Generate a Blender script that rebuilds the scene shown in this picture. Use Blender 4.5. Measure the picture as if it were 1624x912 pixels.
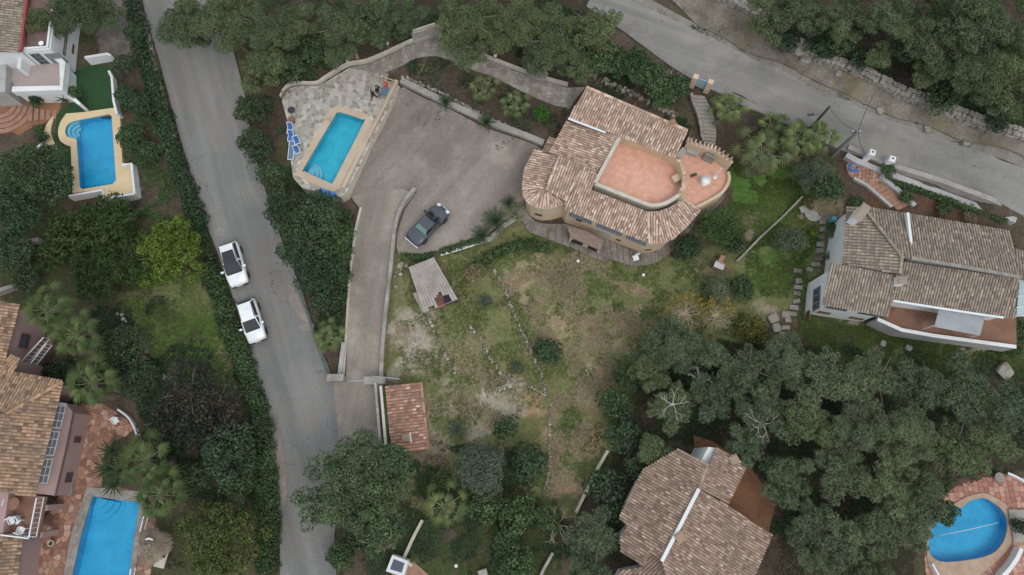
import bpy, bmesh, math, random
import numpy as np
from mathutils import Vector, Matrix

# ------------------------------------------------------------------ camera, sky, sun, exposure
for _o in list(bpy.data.objects):
    bpy.data.objects.remove(_o)
SC = bpy.context.scene
COL = SC.collection
F_PX, TILT, HCAM = 1083.0, math.radians(14.5), 60.0      # drone about 60 m up, tilted 14.5 deg off straight down
_cam = bpy.data.cameras.new('camera')
_cam.sensor_width = 36.0
_cam.lens = F_PX * 36.0 / 1624.0
_cam.clip_end = 3000.0
CAM = bpy.data.objects.new('camera', _cam)
COL.objects.link(CAM)
CAM.location = (0, 0, HCAM)
CAM.rotation_euler = (TILT, 0, 0)
SC.camera = CAM

SUN_EL, SUN_AZ = math.radians(58), math.radians(150)
W = bpy.data.worlds.new('World')
SC.world = W
W.use_nodes = True
_nt = W.node_tree
_nt.nodes.clear()
_sky = _nt.nodes.new('ShaderNodeTexSky')
_sky.sky_type = 'NISHITA'
_sky.sun_disc = False
_sky.sun_elevation = SUN_EL
_sky.sun_rotation = SUN_AZ
_sky.air_density = 1.0
_sky.dust_density = 4.0
_mixw = _nt.nodes.new('ShaderNodeMix')                   # cloud cover: most of the blue is veiled by grey white cloud
_mixw.data_type = 'RGBA'
_mixw.inputs[0].default_value = 0.8
_mixw.inputs[7].default_value = (7.7, 8.25, 8.7, 1)
_bg = _nt.nodes.new('ShaderNodeBackground')
_bg.inputs[1].default_value = 0.11
_out = _nt.nodes.new('ShaderNodeOutputWorld')
_nt.links.new(_sky.outputs[0], _mixw.inputs[6])
_nt.links.new(_mixw.outputs[2], _bg.inputs[0])
_nt.links.new(_bg.outputs[0], _out.inputs[0])

_sun = bpy.data.lights.new('sun', 'SUN')
_sun.energy = 0.9
_sun.angle = math.radians(30)
_sun.color = (1.0, 0.95, 0.88)
SUN = bpy.data.objects.new('sun', _sun)
COL.objects.link(SUN)
_sd = Vector((math.sin(SUN_AZ) * math.cos(SUN_EL), math.cos(SUN_AZ) * math.cos(SUN_EL), math.sin(SUN_EL)))
SUN.rotation_euler = _sd.to_track_quat('Z', 'Y').to_euler()
SUN.location = (0, 0, 90)

SC.view_settings.view_transform = 'Standard'
SC.view_settings.look = 'None'
SC.view_settings.exposure = 0.15
SC.view_settings.gamma = 1.0
SC.view_settings.use_curve_mapping = False
SC.render.engine = 'CYCLES'
SC.cycles.max_bounces = 6
SC.cycles.transparent_max_bounces = 8

RNG = random.Random(7)
NR = np.random.default_rng(7)

# ------------------------------------------------------------------ photo pixel -> point on a height
CT, ST = math.cos(TILT), math.sin(TILT)
def ray(px, py):
    u = (px - 812.0) / F_PX
    v = -(py - 456.0) / F_PX
    return Vector((u, v * CT + ST, v * ST - CT))
def P(px, py, z=0.0):
    r = ray(px, py)
    t = (HCAM - z) / (-r.z)
    return Vector((r.x * t, r.y * t, z))
def to_px(x, y, z):
    dz = z - HCAM
    yc = y * CT + dz * ST
    zc = -y * ST + dz * CT
    return 812.0 + F_PX * x / (-zc), 456.0 - F_PX * yc / (-zc)

# terrain: spot heights at places in the photograph
SPOTS = [(480,880,0),(490,700,0),(430,500,.3),(340,250,.8),(280,60,1.2),(380,380,.5),
 (100,300,.3),(150,220,.6),(250,520,-.1),(60,650,-.5),(130,700,-.5),(350,850,-.2),(200,400,.1),(170,880,-.5),(40,540,-.3),(60,180,.6),(60,40,.8),(180,60,1.0),
 (650,650,.2),(750,600,.5),(900,600,.5),(900,450,.9),(720,480,.9),(820,750,.1),(700,850,-.2),(950,700,.2),(560,760,0),(560,650,.1),
 (575,600,.15),(590,500,.7),(605,420,1.3),(600,330,1.9),
 (700,250,2),(680,350,2),(800,300,2),(640,200,2.1),(610,300,2.0),
 (480,380,1.0),(410,220,1.3),(520,480,.7),
 (540,220,2.6),(470,230,2.4),(500,150,3.0),
 (500,60,3.6),(650,40,4.3),(900,60,5.6),(600,108,3.2),(690,68,4.1),(780,100,4.3),(880,150,4.5),
 (740,140,3.3),(850,185,3.3),(960,250,2.0),(870,400,.9),(845,364,.9),(880,372,.9),(930,388,.9),(1000,416,.9),(1050,404,1.0),(1085,376,1.3),(1000,440,.9),(1100,400,1.4),(1150,330,2.4),(1230,300,3.0),
 (1050,60,6.1),(1125,135,6.1),(1250,175,6.3),(1400,230,6.5),(1600,310,6.8),(960,10,6.0),(1180,90,6.2),(1500,245,6.7),
 (1040,170,5.0),(1130,210,4.4),(1200,240,4.0),(1330,280,5.0),(1400,310,4.6),(1500,340,5.0),
 (1250,90,7.2),(1500,160,8.2),(1600,230,8.0),(1400,40,9.5),(1600,40,11),(1200,10,8),(1380,130,7.8),
 (1300,400,2.2),(1280,490,1.4),(1400,550,1.8),(1600,560,2.0),(1450,430,3.0),(1580,420,3.4),(1200,440,1.9),
 (1200,550,1.2),(1500,650,1.2),(1100,800,.3),(1550,830,.4),(1300,800,.4),(1050,600,.8),(1620,880,.4),(1180,890,.2)]
_sp = np.array([tuple(P(a, b, c)) for a, b, c in SPOTS])
def terr(x, y):
    x = np.asarray(x, float); y = np.asarray(y, float)
    num = np.zeros_like(x); den = np.zeros_like(x)
    for sx, sy, sz in _sp:
        w = ((x - sx) ** 2 + (y - sy) ** 2 + 4.0) ** -2.0
        num += w * sz; den += w
    return num / den
def th(x, y):
    return float(terr(np.array([x]), np.array([y]))[0])
def G(px, py, dz=0.0):
    z = 1.0
    for _ in range(9):
        p = P(px, py, z)
        z = th(p.x, p.y) + dz
    return P(px, py, z)

def vnoise(x, y, s, seed=0):
    cr_, sr_ = math.cos(seed*1.7+.6), math.sin(seed*1.7+.6)
    x, y = (np.asarray(x)*cr_-np.asarray(y)*sr_) / s + seed * 17.13, (np.asarray(x)*sr_+np.asarray(y)*cr_) / s - seed * 9.7
    xi = np.floor(x).astype(np.int64); yi = np.floor(y).astype(np.int64)
    fx = x - xi; fy = y - yi
    fx = fx * fx * (3 - 2 * fx); fy = fy * fy * (3 - 2 * fy)
    def hsh(a, b):
        n = (a * 374761393 + b * 668265263 + seed * 144665) & 0x7fffffff
        n = ((n ^ (n >> 13)) * 1274126177) & 0x7fffffff
        return (n & 0xffff) / 65535.0
    return (hsh(xi, yi) * (1 - fx) + hsh(xi + 1, yi) * fx) * (1 - fy) + (hsh(xi, yi + 1) * (1 - fx) + hsh(xi + 1, yi + 1) * fx) * fy
def fbm(x, y, s, seed=0, n=4):
    t = 0; a = .5
    for i in range(n):
        t = t + a * vnoise(x, y, s, seed + i); s *= .5; a *= .5
    return t / (1 - .5 ** n)

def inpoly(x, y, poly):
    x = np.asarray(x); y = np.asarray(y)
    c = np.zeros(x.shape, bool)
    n = len(poly)
    for i in range(n):
        x1, y1 = poly[i][0], poly[i][1]; x2, y2 = poly[(i + 1) % n][0], poly[(i + 1) % n][1]
        if y1 == y2: continue
        k = ((y1 > y) != (y2 > y)) & (x < (x2 - x1) * (y - y1) / (y2 - y1) + x1)
        c ^= k
    return c

# ------------------------------------------------------------------ materials
MATS = {}
def _new(name):
    m = bpy.data.materials.new(name); m.use_nodes = True
    nt = m.node_tree; nt.nodes.clear()
    o = nt.nodes.new('ShaderNodeOutputMaterial'); b = nt.nodes.new('ShaderNodeBsdfPrincipled')
    nt.links.new(b.outputs[0], o.inputs[0])
    MATS[name] = m
    return m, nt, b
def _ramp(nt, stops, interp='LINEAR'):
    r = nt.nodes.new('ShaderNodeValToRGB'); r.color_ramp.interpolation = interp
    e = r.color_ramp.elements
    while len(e) < len(stops): e.new(.5)
    for i, (p, c) in enumerate(stops):
        e[i].position = p; e[i].color = (*c, 1)
    return r
def _noise(nt, scale, detail=4, vec=None, rough=.6):
    n = nt.nodes.new('ShaderNodeTexNoise'); n.inputs['Scale'].default_value = scale
    n.inputs['Detail'].default_value = detail; n.inputs['Roughness'].default_value = rough
    if vec is not None: nt.links.new(vec, n.inputs['Vector'])
    return n
def _mixc(nt, mode, fac, a, b):
    m = nt.nodes.new('ShaderNodeMix'); m.data_type = 'RGBA'; m.blend_type = mode
    for i, v in ((0, fac), (6, a), (7, b)):
        if isinstance(v, (int, float)): m.inputs[i].default_value = v
        elif isinstance(v, tuple): m.inputs[i].default_value = (*v, 1)
        else: nt.links.new(v, m.inputs[i])
    return m.outputs[2]
def surf(name, c1, c2, scale=1.0, rough=.85, fine=9.0, fine_amt=.25, bump=.15, spec=.3, stain=None, stain_scale=.25, coords='pos', metal=0.0, streak=None, crack=0.0):
    """two-tone weathered surface: broad patches, fine grain, optional stains"""
    m, nt, b = _new(name)
    if coords == 'pos':
        vec = nt.nodes.new('ShaderNodeNewGeometry').outputs['Position']
    else:
        vec = nt.nodes.new('ShaderNodeTexCoord').outputs['Object']
    n1 = _noise(nt, scale, 5, vec)
    r = _ramp(nt, [(.32, c1), (.68, c2)])
    nt.links.new(n1.outputs[0], r.inputs[0])
    n2 = _noise(nt, fine, 3, vec, .7)
    r2 = _ramp(nt, [(.25, (1 - fine_amt,) * 3), (.75, (1 + fine_amt,) * 3)])
    nt.links.new(n2.outputs[0], r2.inputs[0])
    c = _mixc(nt, 'MULTIPLY', 1.0, r.outputs[0], r2.outputs[0])
    if stain:
        n3 = _noise(nt, stain_scale, 6, vec, .65)
        r3 = _ramp(nt, [(.52, (0, 0, 0)), (.7, (1, 1, 1))])
        nt.links.new(n3.outputs[0], r3.inputs[0])
        c = _mixc(nt, 'MIX', r3.outputs[0], c, stain)
    if streak is not None:
        mp = nt.nodes.new('ShaderNodeMapping'); mp.vector_type = 'POINT'
        mp.inputs['Rotation'].default_value = (0, 0, -streak); nt.links.new(vec, mp.inputs[0])
        m2 = nt.nodes.new('ShaderNodeMapping'); m2.inputs['Scale'].default_value = (.03, .75, 1); nt.links.new(mp.outputs[0], m2.inputs[0])
        n4 = _noise(nt, 1.0, 4, m2.outputs[0], .55)
        r4 = _ramp(nt, [(.35, (.84,.84,.84)), (.65, (1.14,1.135,1.12))]); nt.links.new(n4.outputs[0], r4.inputs[0])
        c = _mixc(nt, 'MULTIPLY', 1.0, c, r4.outputs[0])
    if crack:
        vo = nt.nodes.new('ShaderNodeTexVoronoi'); vo.feature = 'DISTANCE_TO_EDGE'; vo.inputs['Scale'].default_value = .3
        wv = _noise(nt, 1.4, 4, vec); ad = nt.nodes.new('ShaderNodeVectorMath'); ad.operation = 'MULTIPLY_ADD'
        nt.links.new(wv.outputs[1], ad.inputs[0]); ad.inputs[1].default_value = (1.2,1.2,0); nt.links.new(vec, ad.inputs[2]); nt.links.new(ad.outputs[0], vo.inputs['Vector'])
        r5 = _ramp(nt, [(0, (1,1,1)), (.014, (0,0,0))]); nt.links.new(vo.outputs['Distance'], r5.inputs[0])
        n5 = _noise(nt, .14, 2, vec); r6 = _ramp(nt, [(.5, (0,0,0)), (.62, (crack,)*3)]); nt.links.new(n5.outputs[0], r6.inputs[0])
        cm = _mixc(nt, 'MULTIPLY', 1.0, r5.outputs[0], r6.outputs[0])
        c = _mixc(nt, 'MIX', cm, c, (.07,.065,.06))
    nt.links.new(c, b.inputs['Base Color'])
    b.inputs['Roughness'].default_value = rough
    b.inputs['Metallic'].default_value = metal
    b.inputs['Specular IOR Level'].default_value = spec
    if bump:
        bp = nt.nodes.new('ShaderNodeBump'); bp.inputs['Strength'].default_value = bump; bp.inputs['Distance'].default_value = .05
        nt.links.new(n2.outputs[0], bp.inputs['Height']); nt.links.new(bp.outputs[0], b.inputs['Normal'])
    return m
def island(name, stops, rough=.85, patch=None, patch_scale=.5, patch_amt=.6, fine=6.0, spec=.2, patch_lo=.5):
    """every tile / stone / leaf takes its own colour; weathering patches drift over the whole field"""
    m, nt, b = _new(name)
    g = nt.nodes.new('ShaderNodeNewGeometry')
    r = _ramp(nt, stops)
    nt.links.new(g.outputs['Random Per Island'], r.inputs[0])
    c = r.outputs[0]
    if patch:
        n = _noise(nt, patch_scale, 5, g.outputs['Position'], .65)
        r3 = _ramp(nt, [(patch_lo, (0, 0, 0)), (patch_lo + .16, (patch_amt,) * 3)])
        nt.links.new(n.outputs[0], r3.inputs[0])
        c = _mixc(nt, 'MIX', r3.outputs[0], c, patch)
    n2 = _noise(nt, fine, 3, g.outputs['Position'], .7)
    r2 = _ramp(nt, [(.25, (.8,) * 3), (.75, (1.2,) * 3)])
    nt.links.new(n2.outputs[0], r2.inputs[0])
    c = _mixc(nt, 'MULTIPLY', 1.0, c, r2.outputs[0])
    nt.links.new(c, b.inputs['Base Color'])
    b.inputs['Roughness'].default_value = rough
    b.inputs['Specular IOR Level'].default_value = spec
    return m
def foliage(name, stops, clump=(.75, 1.3), clump_scale=.45, trans=.25):
    m, nt, b = _new(name)
    g = nt.nodes.new('ShaderNodeNewGeometry')
    r = _ramp(nt, stops)
    nt.links.new(g.outputs['Random Per Island'], r.inputs[0])
    n = _noise(nt, clump_scale, 3, g.outputs['Position'], .6)
    r2 = _ramp(nt, [(.3, (clump[0],) * 3), (.7, (clump[1],) * 3)])
    nt.links.new(n.outputs[0], r2.inputs[0])
    c = _mixc(nt, 'MULTIPLY', 1.0, r.outputs[0], r2.outputs[0])
    oi = nt.nodes.new('ShaderNodeObjectInfo')
    r3 = _ramp(nt, [(0, (.76, .85, .84)), (.5, (1, 1, 1)), (1, (1.14, 1.12, 1.0))])
    nt.links.new(oi.outputs['Random'], r3.inputs[0])
    c = _mixc(nt, 'MULTIPLY', 1.0, c, r3.outputs[0])
    nt.links.new(c, b.inputs['Base Color'])
    b.inputs['Roughness'].default_value = .7
    b.inputs['Specular IOR Level'].default_value = .2
    tr = nt.nodes.new('ShaderNodeBsdfTranslucent'); nt.links.new(c, tr.inputs[0])
    mx = nt.nodes.new('ShaderNodeMixShader'); mx.inputs[0].default_value = trans
    nt.links.new(b.outputs[0], mx.inputs[1]); nt.links.new(tr.outputs[0], mx.inputs[2])
    out = [x for x in nt.nodes if x.type == 'OUTPUT_MATERIAL'][0]
    nt.links.new(mx.outputs[0], out.inputs[0])
    return m
def plain(name, c, rough=.5, metal=0, spec=.5, coat=0):
    m, nt, b = _new(name)
    tc = nt.nodes.new('ShaderNodeTexCoord')
    n = _noise(nt, 3.0, 4, tc.outputs['Object'])
    r = _ramp(nt, [(.3, tuple(x * .92 for x in c)), (.7, tuple(min(1, x * 1.06) for x in c))])
    nt.links.new(n.outputs[0], r.inputs[0]); nt.links.new(r.outputs[0], b.inputs['Base Color'])
    b.inputs['Roughness'].default_value = rough; b.inputs['Metallic'].default_value = metal
    b.inputs['Specular IOR Level'].default_value = spec; b.inputs['Coat Weight'].default_value = coat
    return m
def water(name, tint):
    m, nt, b = _new(name)
    nt.nodes.remove(b)
    out = [x for x in nt.nodes if x.type == 'OUTPUT_MATERIAL'][0]
    t = nt.nodes.new('ShaderNodeBsdfTransparent'); t.inputs[0].default_value = (*tint, 1)
    gl = nt.nodes.new('ShaderNodeBsdfGlossy'); gl.inputs['Roughness'].default_value = .05
    fr = nt.nodes.new('ShaderNodeFresnel'); fr.inputs[0].default_value = 1.33
    g = nt.nodes.new('ShaderNodeNewGeometry')
    n = _noise(nt, 2.2, 3, g.outputs['Position'])
    bp = nt.nodes.new('ShaderNodeBump'); bp.inputs['Strength'].default_value = .25; bp.inputs['Distance'].default_value = .06
    nt.links.new(n.outputs[0], bp.inputs['Height'])
    nt.links.new(bp.outputs[0], gl.inputs['Normal']); nt.links.new(bp.outputs[0], fr.inputs['Normal'])
    mx = nt.nodes.new('ShaderNodeMixShader')
    nt.links.new(fr.outputs[0], mx.inputs[0]); nt.links.new(t.outputs[0], mx.inputs[1]); nt.links.new(gl.outputs[0], mx.inputs[2])
    nt.links.new(mx.outputs[0], out.inputs[0])
    return m

M = MATS
surf('asphalt', (.165,.163,.16), (.225,.222,.216), .1, .9, 7, .2, .2, stain=(.205,.188,.168), stain_scale=.2, streak=-1.24, crack=.35)
surf('asphalt_upper', (.195,.19,.183), (.245,.238,.228), .15, .9, 7, .18, .2, stain=(.285,.262,.235), stain_scale=.25, streak=-.4, crack=.3)
surf('court', (.2,.168,.148), (.265,.228,.203), .14, .95, 5, .2, .2, stain=(.315,.278,.245), stain_scale=.36, streak=.9, crack=.2)
surf('drive', (.225,.196,.17), (.295,.258,.226), .25, .95, 5, .16, .2, stain=(.345,.31,.27), stain_scale=.3, streak=1.45, crack=.25)
surf('concrete', (.27,.255,.235), (.37,.35,.32), .7, .9, 6, .22, .2, stain=(.17,.155,.135), stain_scale=.5)
surf('verge', (.12,.105,.08), (.235,.21,.175), .6, .95, 5, .35, .4, stain=(.19,.15,.085), stain_scale=.4)
surf('cream_wall', (.51,.4,.275), (.58,.455,.32), .5, .85, 8, .06, .05)
surf('cream_coping', (.6,.47,.29), (.68,.54,.34), .8, .8, 9, .08, .05)
surf('porch_tile', (.22,.16,.13), (.3,.22,.185), 1.5, .95, 6, .2, .2)
surf('beige_coping', (.44,.345,.26), (.52,.415,.32), .8, .85, 9, .1, .05)
surf('pink_tile', (.36,.295,.28), (.42,.35,.33), .9, .8, 10, .1, .05)
surf('pale_coping', (.46,.42,.36), (.58,.53,.46), 1.2, .85, 7, .15, .1)
surf('white_wall', (.66,.68,.69), (.74,.75,.75), .4, .8, 8, .06, .05, stain=(.55,.55,.54), stain_scale=.35)
surf('grey_wall', (.33,.33,.33), (.44,.43,.42), .6, .9, 6, .12, .1)
surf('pink_wall', (.34,.235,.225), (.40,.28,.265), .4, .9, 8, .06, .05)
surf('stone_grey', (.2,.185,.165), (.33,.305,.275), 1.4, .95, 7, .3, .4)
surf('apron_stone', (.16,.14,.125), (.27,.235,.205), 1.2, .95, 6, .25, .3, stain=(.11,.095,.08), stain_scale=.8)
surf('brick_step', (.27,.15,.105), (.38,.225,.165), 1.5, .95, 6, .2, .2)
surf('deck_brown', (.13,.085,.075), (.2,.13,.11), .6, .9, 8, .15, .1, stain=(.1,.075,.07), stain_scale=.5)
surf('terra_floor', (.2,.11,.075), (.28,.155,.11), .7, .9, 9, .2, .1, stain=(.12,.08,.06), stain_scale=.6)
surf('earth_orange', (.21,.105,.06), (.29,.15,.085), .6, .95, 6, .2, .2)
surf('peach_floor', (.56,.3,.215), (.7,.4,.295), 2.4, .85, 9, .14, .05, stain=(.6,.36,.275), stain_scale=.9)
surf('dirt_and_shade', (.05,.04,.033), (.1,.082,.068), .8, 1, 5, .3, .4)  # dark soil; also paints the shade on and below the upper road's wall
surf('turf', (.022,.06,.024), (.036,.085,.036), .5, .95, 6, .3, .2)
surf('bark', (.1,.085,.075), (.19,.165,.145), 2.5, .95, 12, .3, .3, coords='obj')
surf('bark_pale', (.4,.375,.35), (.58,.55,.52), 2.5, .9, 12, .2, .2, coords='obj')
surf('bark_straw', (.36,.29,.2), (.5,.42,.31), 2.5, .9, 12, .2, .2, coords='obj')
surf('wood_old', (.27,.24,.22), (.4,.365,.335), 1.0, .9, 10, .18, .2, coords='obj')
surf('wood_red', (.2,.1,.08), (.28,.15,.12), 1.0, .9, 10, .18, .2, coords='obj')
surf('pool_tile', (.02,.42,.56), (.05,.55,.7), .9, .35, 7, .14, 0, coords='pos')
surf('pool_tile_deep', (.025,.36,.62), (.04,.46,.74), .9, .35, 7, .14, 0, coords='pos')
surf('pool_step', (.16,.48,.62), (.2,.54,.68), 3.0, .4, 20, .05, 0)
surf('thatch', (.17,.135,.1), (.27,.22,.17), 2, .95, 18, .35, .5)
surf('corrugated', (.36,.385,.41), (.46,.48,.5), .8, .6, 9, .12, .05)
water('water', (.87, .97, .99))
plain('white_metal', (.72,.75,.78), .4)
plain('white_plastic', (.75,.77,.79), .45)
plain('dark_metal', (.03,.03,.035), .5)
plain('steel', (.4,.42,.44), .4, .6)
plain('window_glass', (.05,.07,.09), .12, 0, .6)
plain('shutter', (.2,.22,.25), .5)
plain('frame_brown', (.12,.07,.05), .6)
plain('blue_fabric', (.05,.15,.42), .8)
plain('blue_plastic', (.03,.2,.62), .4)
plain('steel_blue_mat', (.1,.17,.27), .8)
plain('turquoise', (.08,.3,.36), .5)
plain('red_cloth', (.5,.1,.08), .8)
plain('black_cloth', (.012,.012,.016), .9)
plain('grey_cloth', (.1,.11,.11), .9)
plain('navy_cloth', (.03,.035,.06), .9)
plain('skin', (.42,.25,.18), .6)
plain('hair', (.05,.04,.035), .7)
plain('hair_grey', (.2,.19,.19), .7)
plain('tyre', (.015,.015,.016), .8)
plain('rim', (.35,.36,.38), .3, .8)
plain('car_white', (.78,.81,.84), .25, 0, .5, .6)
plain('car_blue', (.065,.075,.095), .3, .2, .5, .4)
plain('car_glass', (.012,.016,.02), .06, 0, .7)
plain('car_glass_pale', (.2,.3,.27), .1, 0, .6)
plain('trim_black', (.02,.02,.022), .5)
plain('lamp_red', (.35,.02,.02), .25)
plain('lamp_clear', (.6,.62,.65), .15)
plain('plastic_grey', (.22,.24,.26), .6)
plain('solar', (.06,.075,.11), .15, 0, .7)
plain('post_wood', (.06,.06,.062), .9)
plain('post_concrete', (.18,.19,.19), .9)
plain('terracotta_pot', (.35,.15,.09), .8)
plain('gate_blue', (.27,.38,.46), .6)
plain('red_trim', (.28,.05,.05), .7)
island('tile_main', [(0,(0.281,0.195,0.152)),(.25,(0.404,0.277,0.215)),(.5,(0.494,0.336,0.261)),(.75,(0.572,0.418,0.330)),(.95,(0.640,0.488,0.392)),(1,(0.707,0.585,0.481))], patch=(0.303,0.228,0.183), patch_scale=.6, patch_amt=.65, patch_lo=.5)
island('tile_grey', [(0,(0.194,0.158,0.128)),(.3,(0.260,0.212,0.169)),(.6,(0.316,0.258,0.207)),(.94,(0.367,0.295,0.237)),(1,(0.469,0.384,0.294))], patch=(0.219,0.187,0.157), patch_scale=.5, patch_amt=.7)
island('tile_tan', [(0,(0.173,0.120,0.091)),(.25,(0.260,0.182,0.138)),(.6,(0.337,0.241,0.183)),(.95,(0.408,0.305,0.237)),(1,(0.551,0.443,0.370))], patch=(0.214,0.163,0.138), patch_scale=.45, patch_amt=.7)
island('tile_warm', [(0,(.14,.09,.06)),(.25,(.27,.175,.115)),(.6,(.38,.24,.15)),(1,(.48,.32,.21))], patch=(.18,.145,.115), patch_scale=.5, patch_amt=.6)
island('tile_red', [(0,(0.220,0.122,0.087)),(.3,(0.319,0.170,0.119)),(.6,(0.396,0.212,0.147)),(.94,(0.473,0.286,0.204)),(1,(0.660,0.509,0.389))], patch=(0.220,0.148,0.114), patch_scale=.7, patch_amt=.8)
island('paving_pale', [(0,(.24,.225,.195)),(.5,(.36,.34,.3)),(1,(.48,.455,.41))], patch=(.2,.195,.15), patch_scale=.3, patch_amt=.55)
island('paving_path', [(0,(.21,.19,.16)),(.5,(.28,.26,.225)),(1,(.36,.335,.295))], patch=(.2,.175,.14), patch_scale=.4, patch_amt=.5)
island('paving_terra', [(0,(.2,.11,.08)),(.4,(.31,.165,.115)),(.8,(.41,.24,.17)),(1,(.48,.33,.26))], patch=(.22,.16,.125), patch_scale=.5, patch_amt=.5)
island('paving_rose', [(0,(.3,.13,.1)),(.5,(.4,.2,.155)),(1,(.5,.32,.26))])
island('stone_dry', [(0,(.17,.152,.13)),(.5,(.275,.252,.222)),(1,(.4,.375,.335))], patch=(.13,.125,.1), patch_scale=1.0, patch_amt=.8)
island('stone_low', [(0,(.15,.13,.1)),(.5,(.26,.235,.195)),(1,(.4,.37,.32))], patch=(.13,.13,.085), patch_scale=1.2, patch_amt=.8)
island('brick_paver', [(0,(.26,.145,.105)),(.5,(.34,.2,.15)),(1,(.42,.28,.22))])
surf('tile_under', (.22,.162,.132), (.29,.215,.175), 1.5, .95, 8, .2, 0)
surf('tile_under_grey', (.165,.14,.118), (.21,.18,.152), 1.5, .95, 8, .2, 0)
foliage('leaf_pine', [(0,(0.070,0.094,0.049)),(.5,(0.121,0.154,0.079)),(1,(0.183,0.226,0.120))])
foliage('leaf_pine_grey', [(0,(0.087,0.116,0.067)),(.5,(0.140,0.177,0.098)),(1,(0.205,0.247,0.147))])
foliage('leaf_dark', [(0,(0.032,0.056,0.030)),(.5,(0.060,0.098,0.050)),(1,(0.102,0.153,0.078))])
foliage('leaf_mid', [(0,(0.040,0.071,0.030)),(.5,(0.073,0.123,0.054)),(1,(0.126,0.185,0.090))])
foliage('leaf_ivy', [(0,(0.036,0.071,0.029)),(.5,(0.071,0.119,0.048)),(1,(0.127,0.178,0.089))])
foliage('leaf_lime', [(0,(0.070,0.119,0.019)),(.5,(0.125,0.196,0.030)),(1,(0.200,0.279,0.056))])
foliage('leaf_juniper', [(0,(0.027,0.050,0.017)),(.5,(0.047,0.082,0.026)),(1,(0.079,0.119,0.043))])
foliage('leaf_olive', [(0,(0.076,0.101,0.073)),(.5,(0.121,0.154,0.108)),(1,(0.182,0.220,0.160))])
foliage('leaf_carob', [(0,(0.052,0.080,0.041)),(.5,(0.096,0.145,0.070)),(1,(0.173,0.234,0.128))])
foliage('leaf_maroon', [(0,(0.027,0.027,0.023)),(.5,(0.055,0.054,0.044)),(1,(0.086,0.084,0.062))])
foliage('leaf_gold', [(0,(0.072,0.079,0.023)),(.5,(0.130,0.138,0.041)),(1,(0.202,0.212,0.073))])
foliage('leaf_feather', [(0,(0.050,0.090,0.030)),(.5,(0.090,0.150,0.050)),(1,(0.140,0.210,0.080))])
foliage('leaf_bright', [(0,(0.040,0.120,0.020)),(.5,(0.070,0.190,0.030)),(1,(0.110,0.260,0.050))])
foliage('leaf_yellow', [(0,(0.220,0.170,0.030)),(.5,(0.320,0.250,0.050)),(1,(0.420,0.340,0.080))])
foliage('leaf_dry', [(0,(0.200,0.150,0.100)),(.5,(0.280,0.220,0.150)),(1,(0.360,0.300,0.210))])
foliage('frond_green', [(0,(0.164,0.214,0.092)),(.5,(0.229,0.280,0.120)),(1,(0.295,0.329,0.154))], (.8, 1.2), 1.5)
foliage('frond_blue', [(0,(0.169,0.207,0.101)),(.5,(0.227,0.261,0.128)),(1,(0.283,0.314,0.157))], (.8, 1.2), 1.5)
foliage('frond_dark', [(0,(0.096,0.144,0.062)),(.5,(0.158,0.211,0.082)),(1,(0.217,0.277,0.114))], (.8, 1.2), 1.5)
foliage('frond_brown', [(0,(0.200,0.155,0.115)),(.5,(0.270,0.220,0.165)),(1,(0.330,0.280,0.220))], (.8, 1.2), 1.5)
foliage('frond_cycad', [(0,(0.035,0.062,0.031)),(.5,(0.062,0.098,0.047)),(1,(0.098,0.137,0.069))], (.8, 1.2), 1.5)
foliage('grass_green', [(0,(0.078,0.128,0.036)),(.5,(0.130,0.188,0.058)),(1,(0.208,0.241,0.098))], (.6, 1.3), .3, .35)
foliage('grass_straw', [(0,(0.270,0.216,0.135)),(.5,(0.392,0.317,0.209)),(1,(0.513,0.419,0.284))], (.75, 1.2), .3, .3)
foliage('leaf_litter', [(0,(0.065,0.047,0.036)),(.5,(0.111,0.081,0.060)),(1,(0.169,0.124,0.091))], (.6, 1.3), .5, .1)

# ------------------------------------------------------------------ objects
LABELS = {}
def link(o):
    COL.objects.link(o); return o
def tag(o, label, cat, group=None):
    o['label'] = label; o['category'] = cat
    if group: o['group'] = group
    LABELS.setdefault(label, []).append(o)
    return o
def thing(name, loc, label, cat, group=None):
    o = bpy.data.objects.new(name, None); o.empty_display_size = .2
    o.location = loc
    tag(o, label, cat, group)
    return link(o)
def rootloc(o):
    while o.parent: o = o.parent
    return Vector(o.location)
def mesh_obj(name, V, Fc, mat, parent=None, smooth=False, mats=None, mids=None, rebase=True):
    V = np.asarray(V, dtype=np.float64).reshape(-1, 3)
    if parent is not None:
        off = np.array(rootloc(parent)); loc = None
    elif rebase and len(V):
        off = np.array([(V[:,0].min()+V[:,0].max())/2, (V[:,1].min()+V[:,1].max())/2, V[:,2].min()]); loc = off
    else:
        off = np.zeros(3); loc = None
    me = bpy.data.meshes.new(name)
    me.from_pydata((V - off).tolist(), [], Fc)
    for mm in (mats or [mat]):
        me.materials.append(M[mm])
    if mids is not None: me.polygons.foreach_set('material_index', mids)
    if smooth: me.polygons.foreach_set('use_smooth', [True] * len(me.polygons))
    me.update()
    o = bpy.data.objects.new(name, me)
    if parent is not None: o.parent = parent
    elif loc is not None: o.location = loc
    return link(o)
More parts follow.
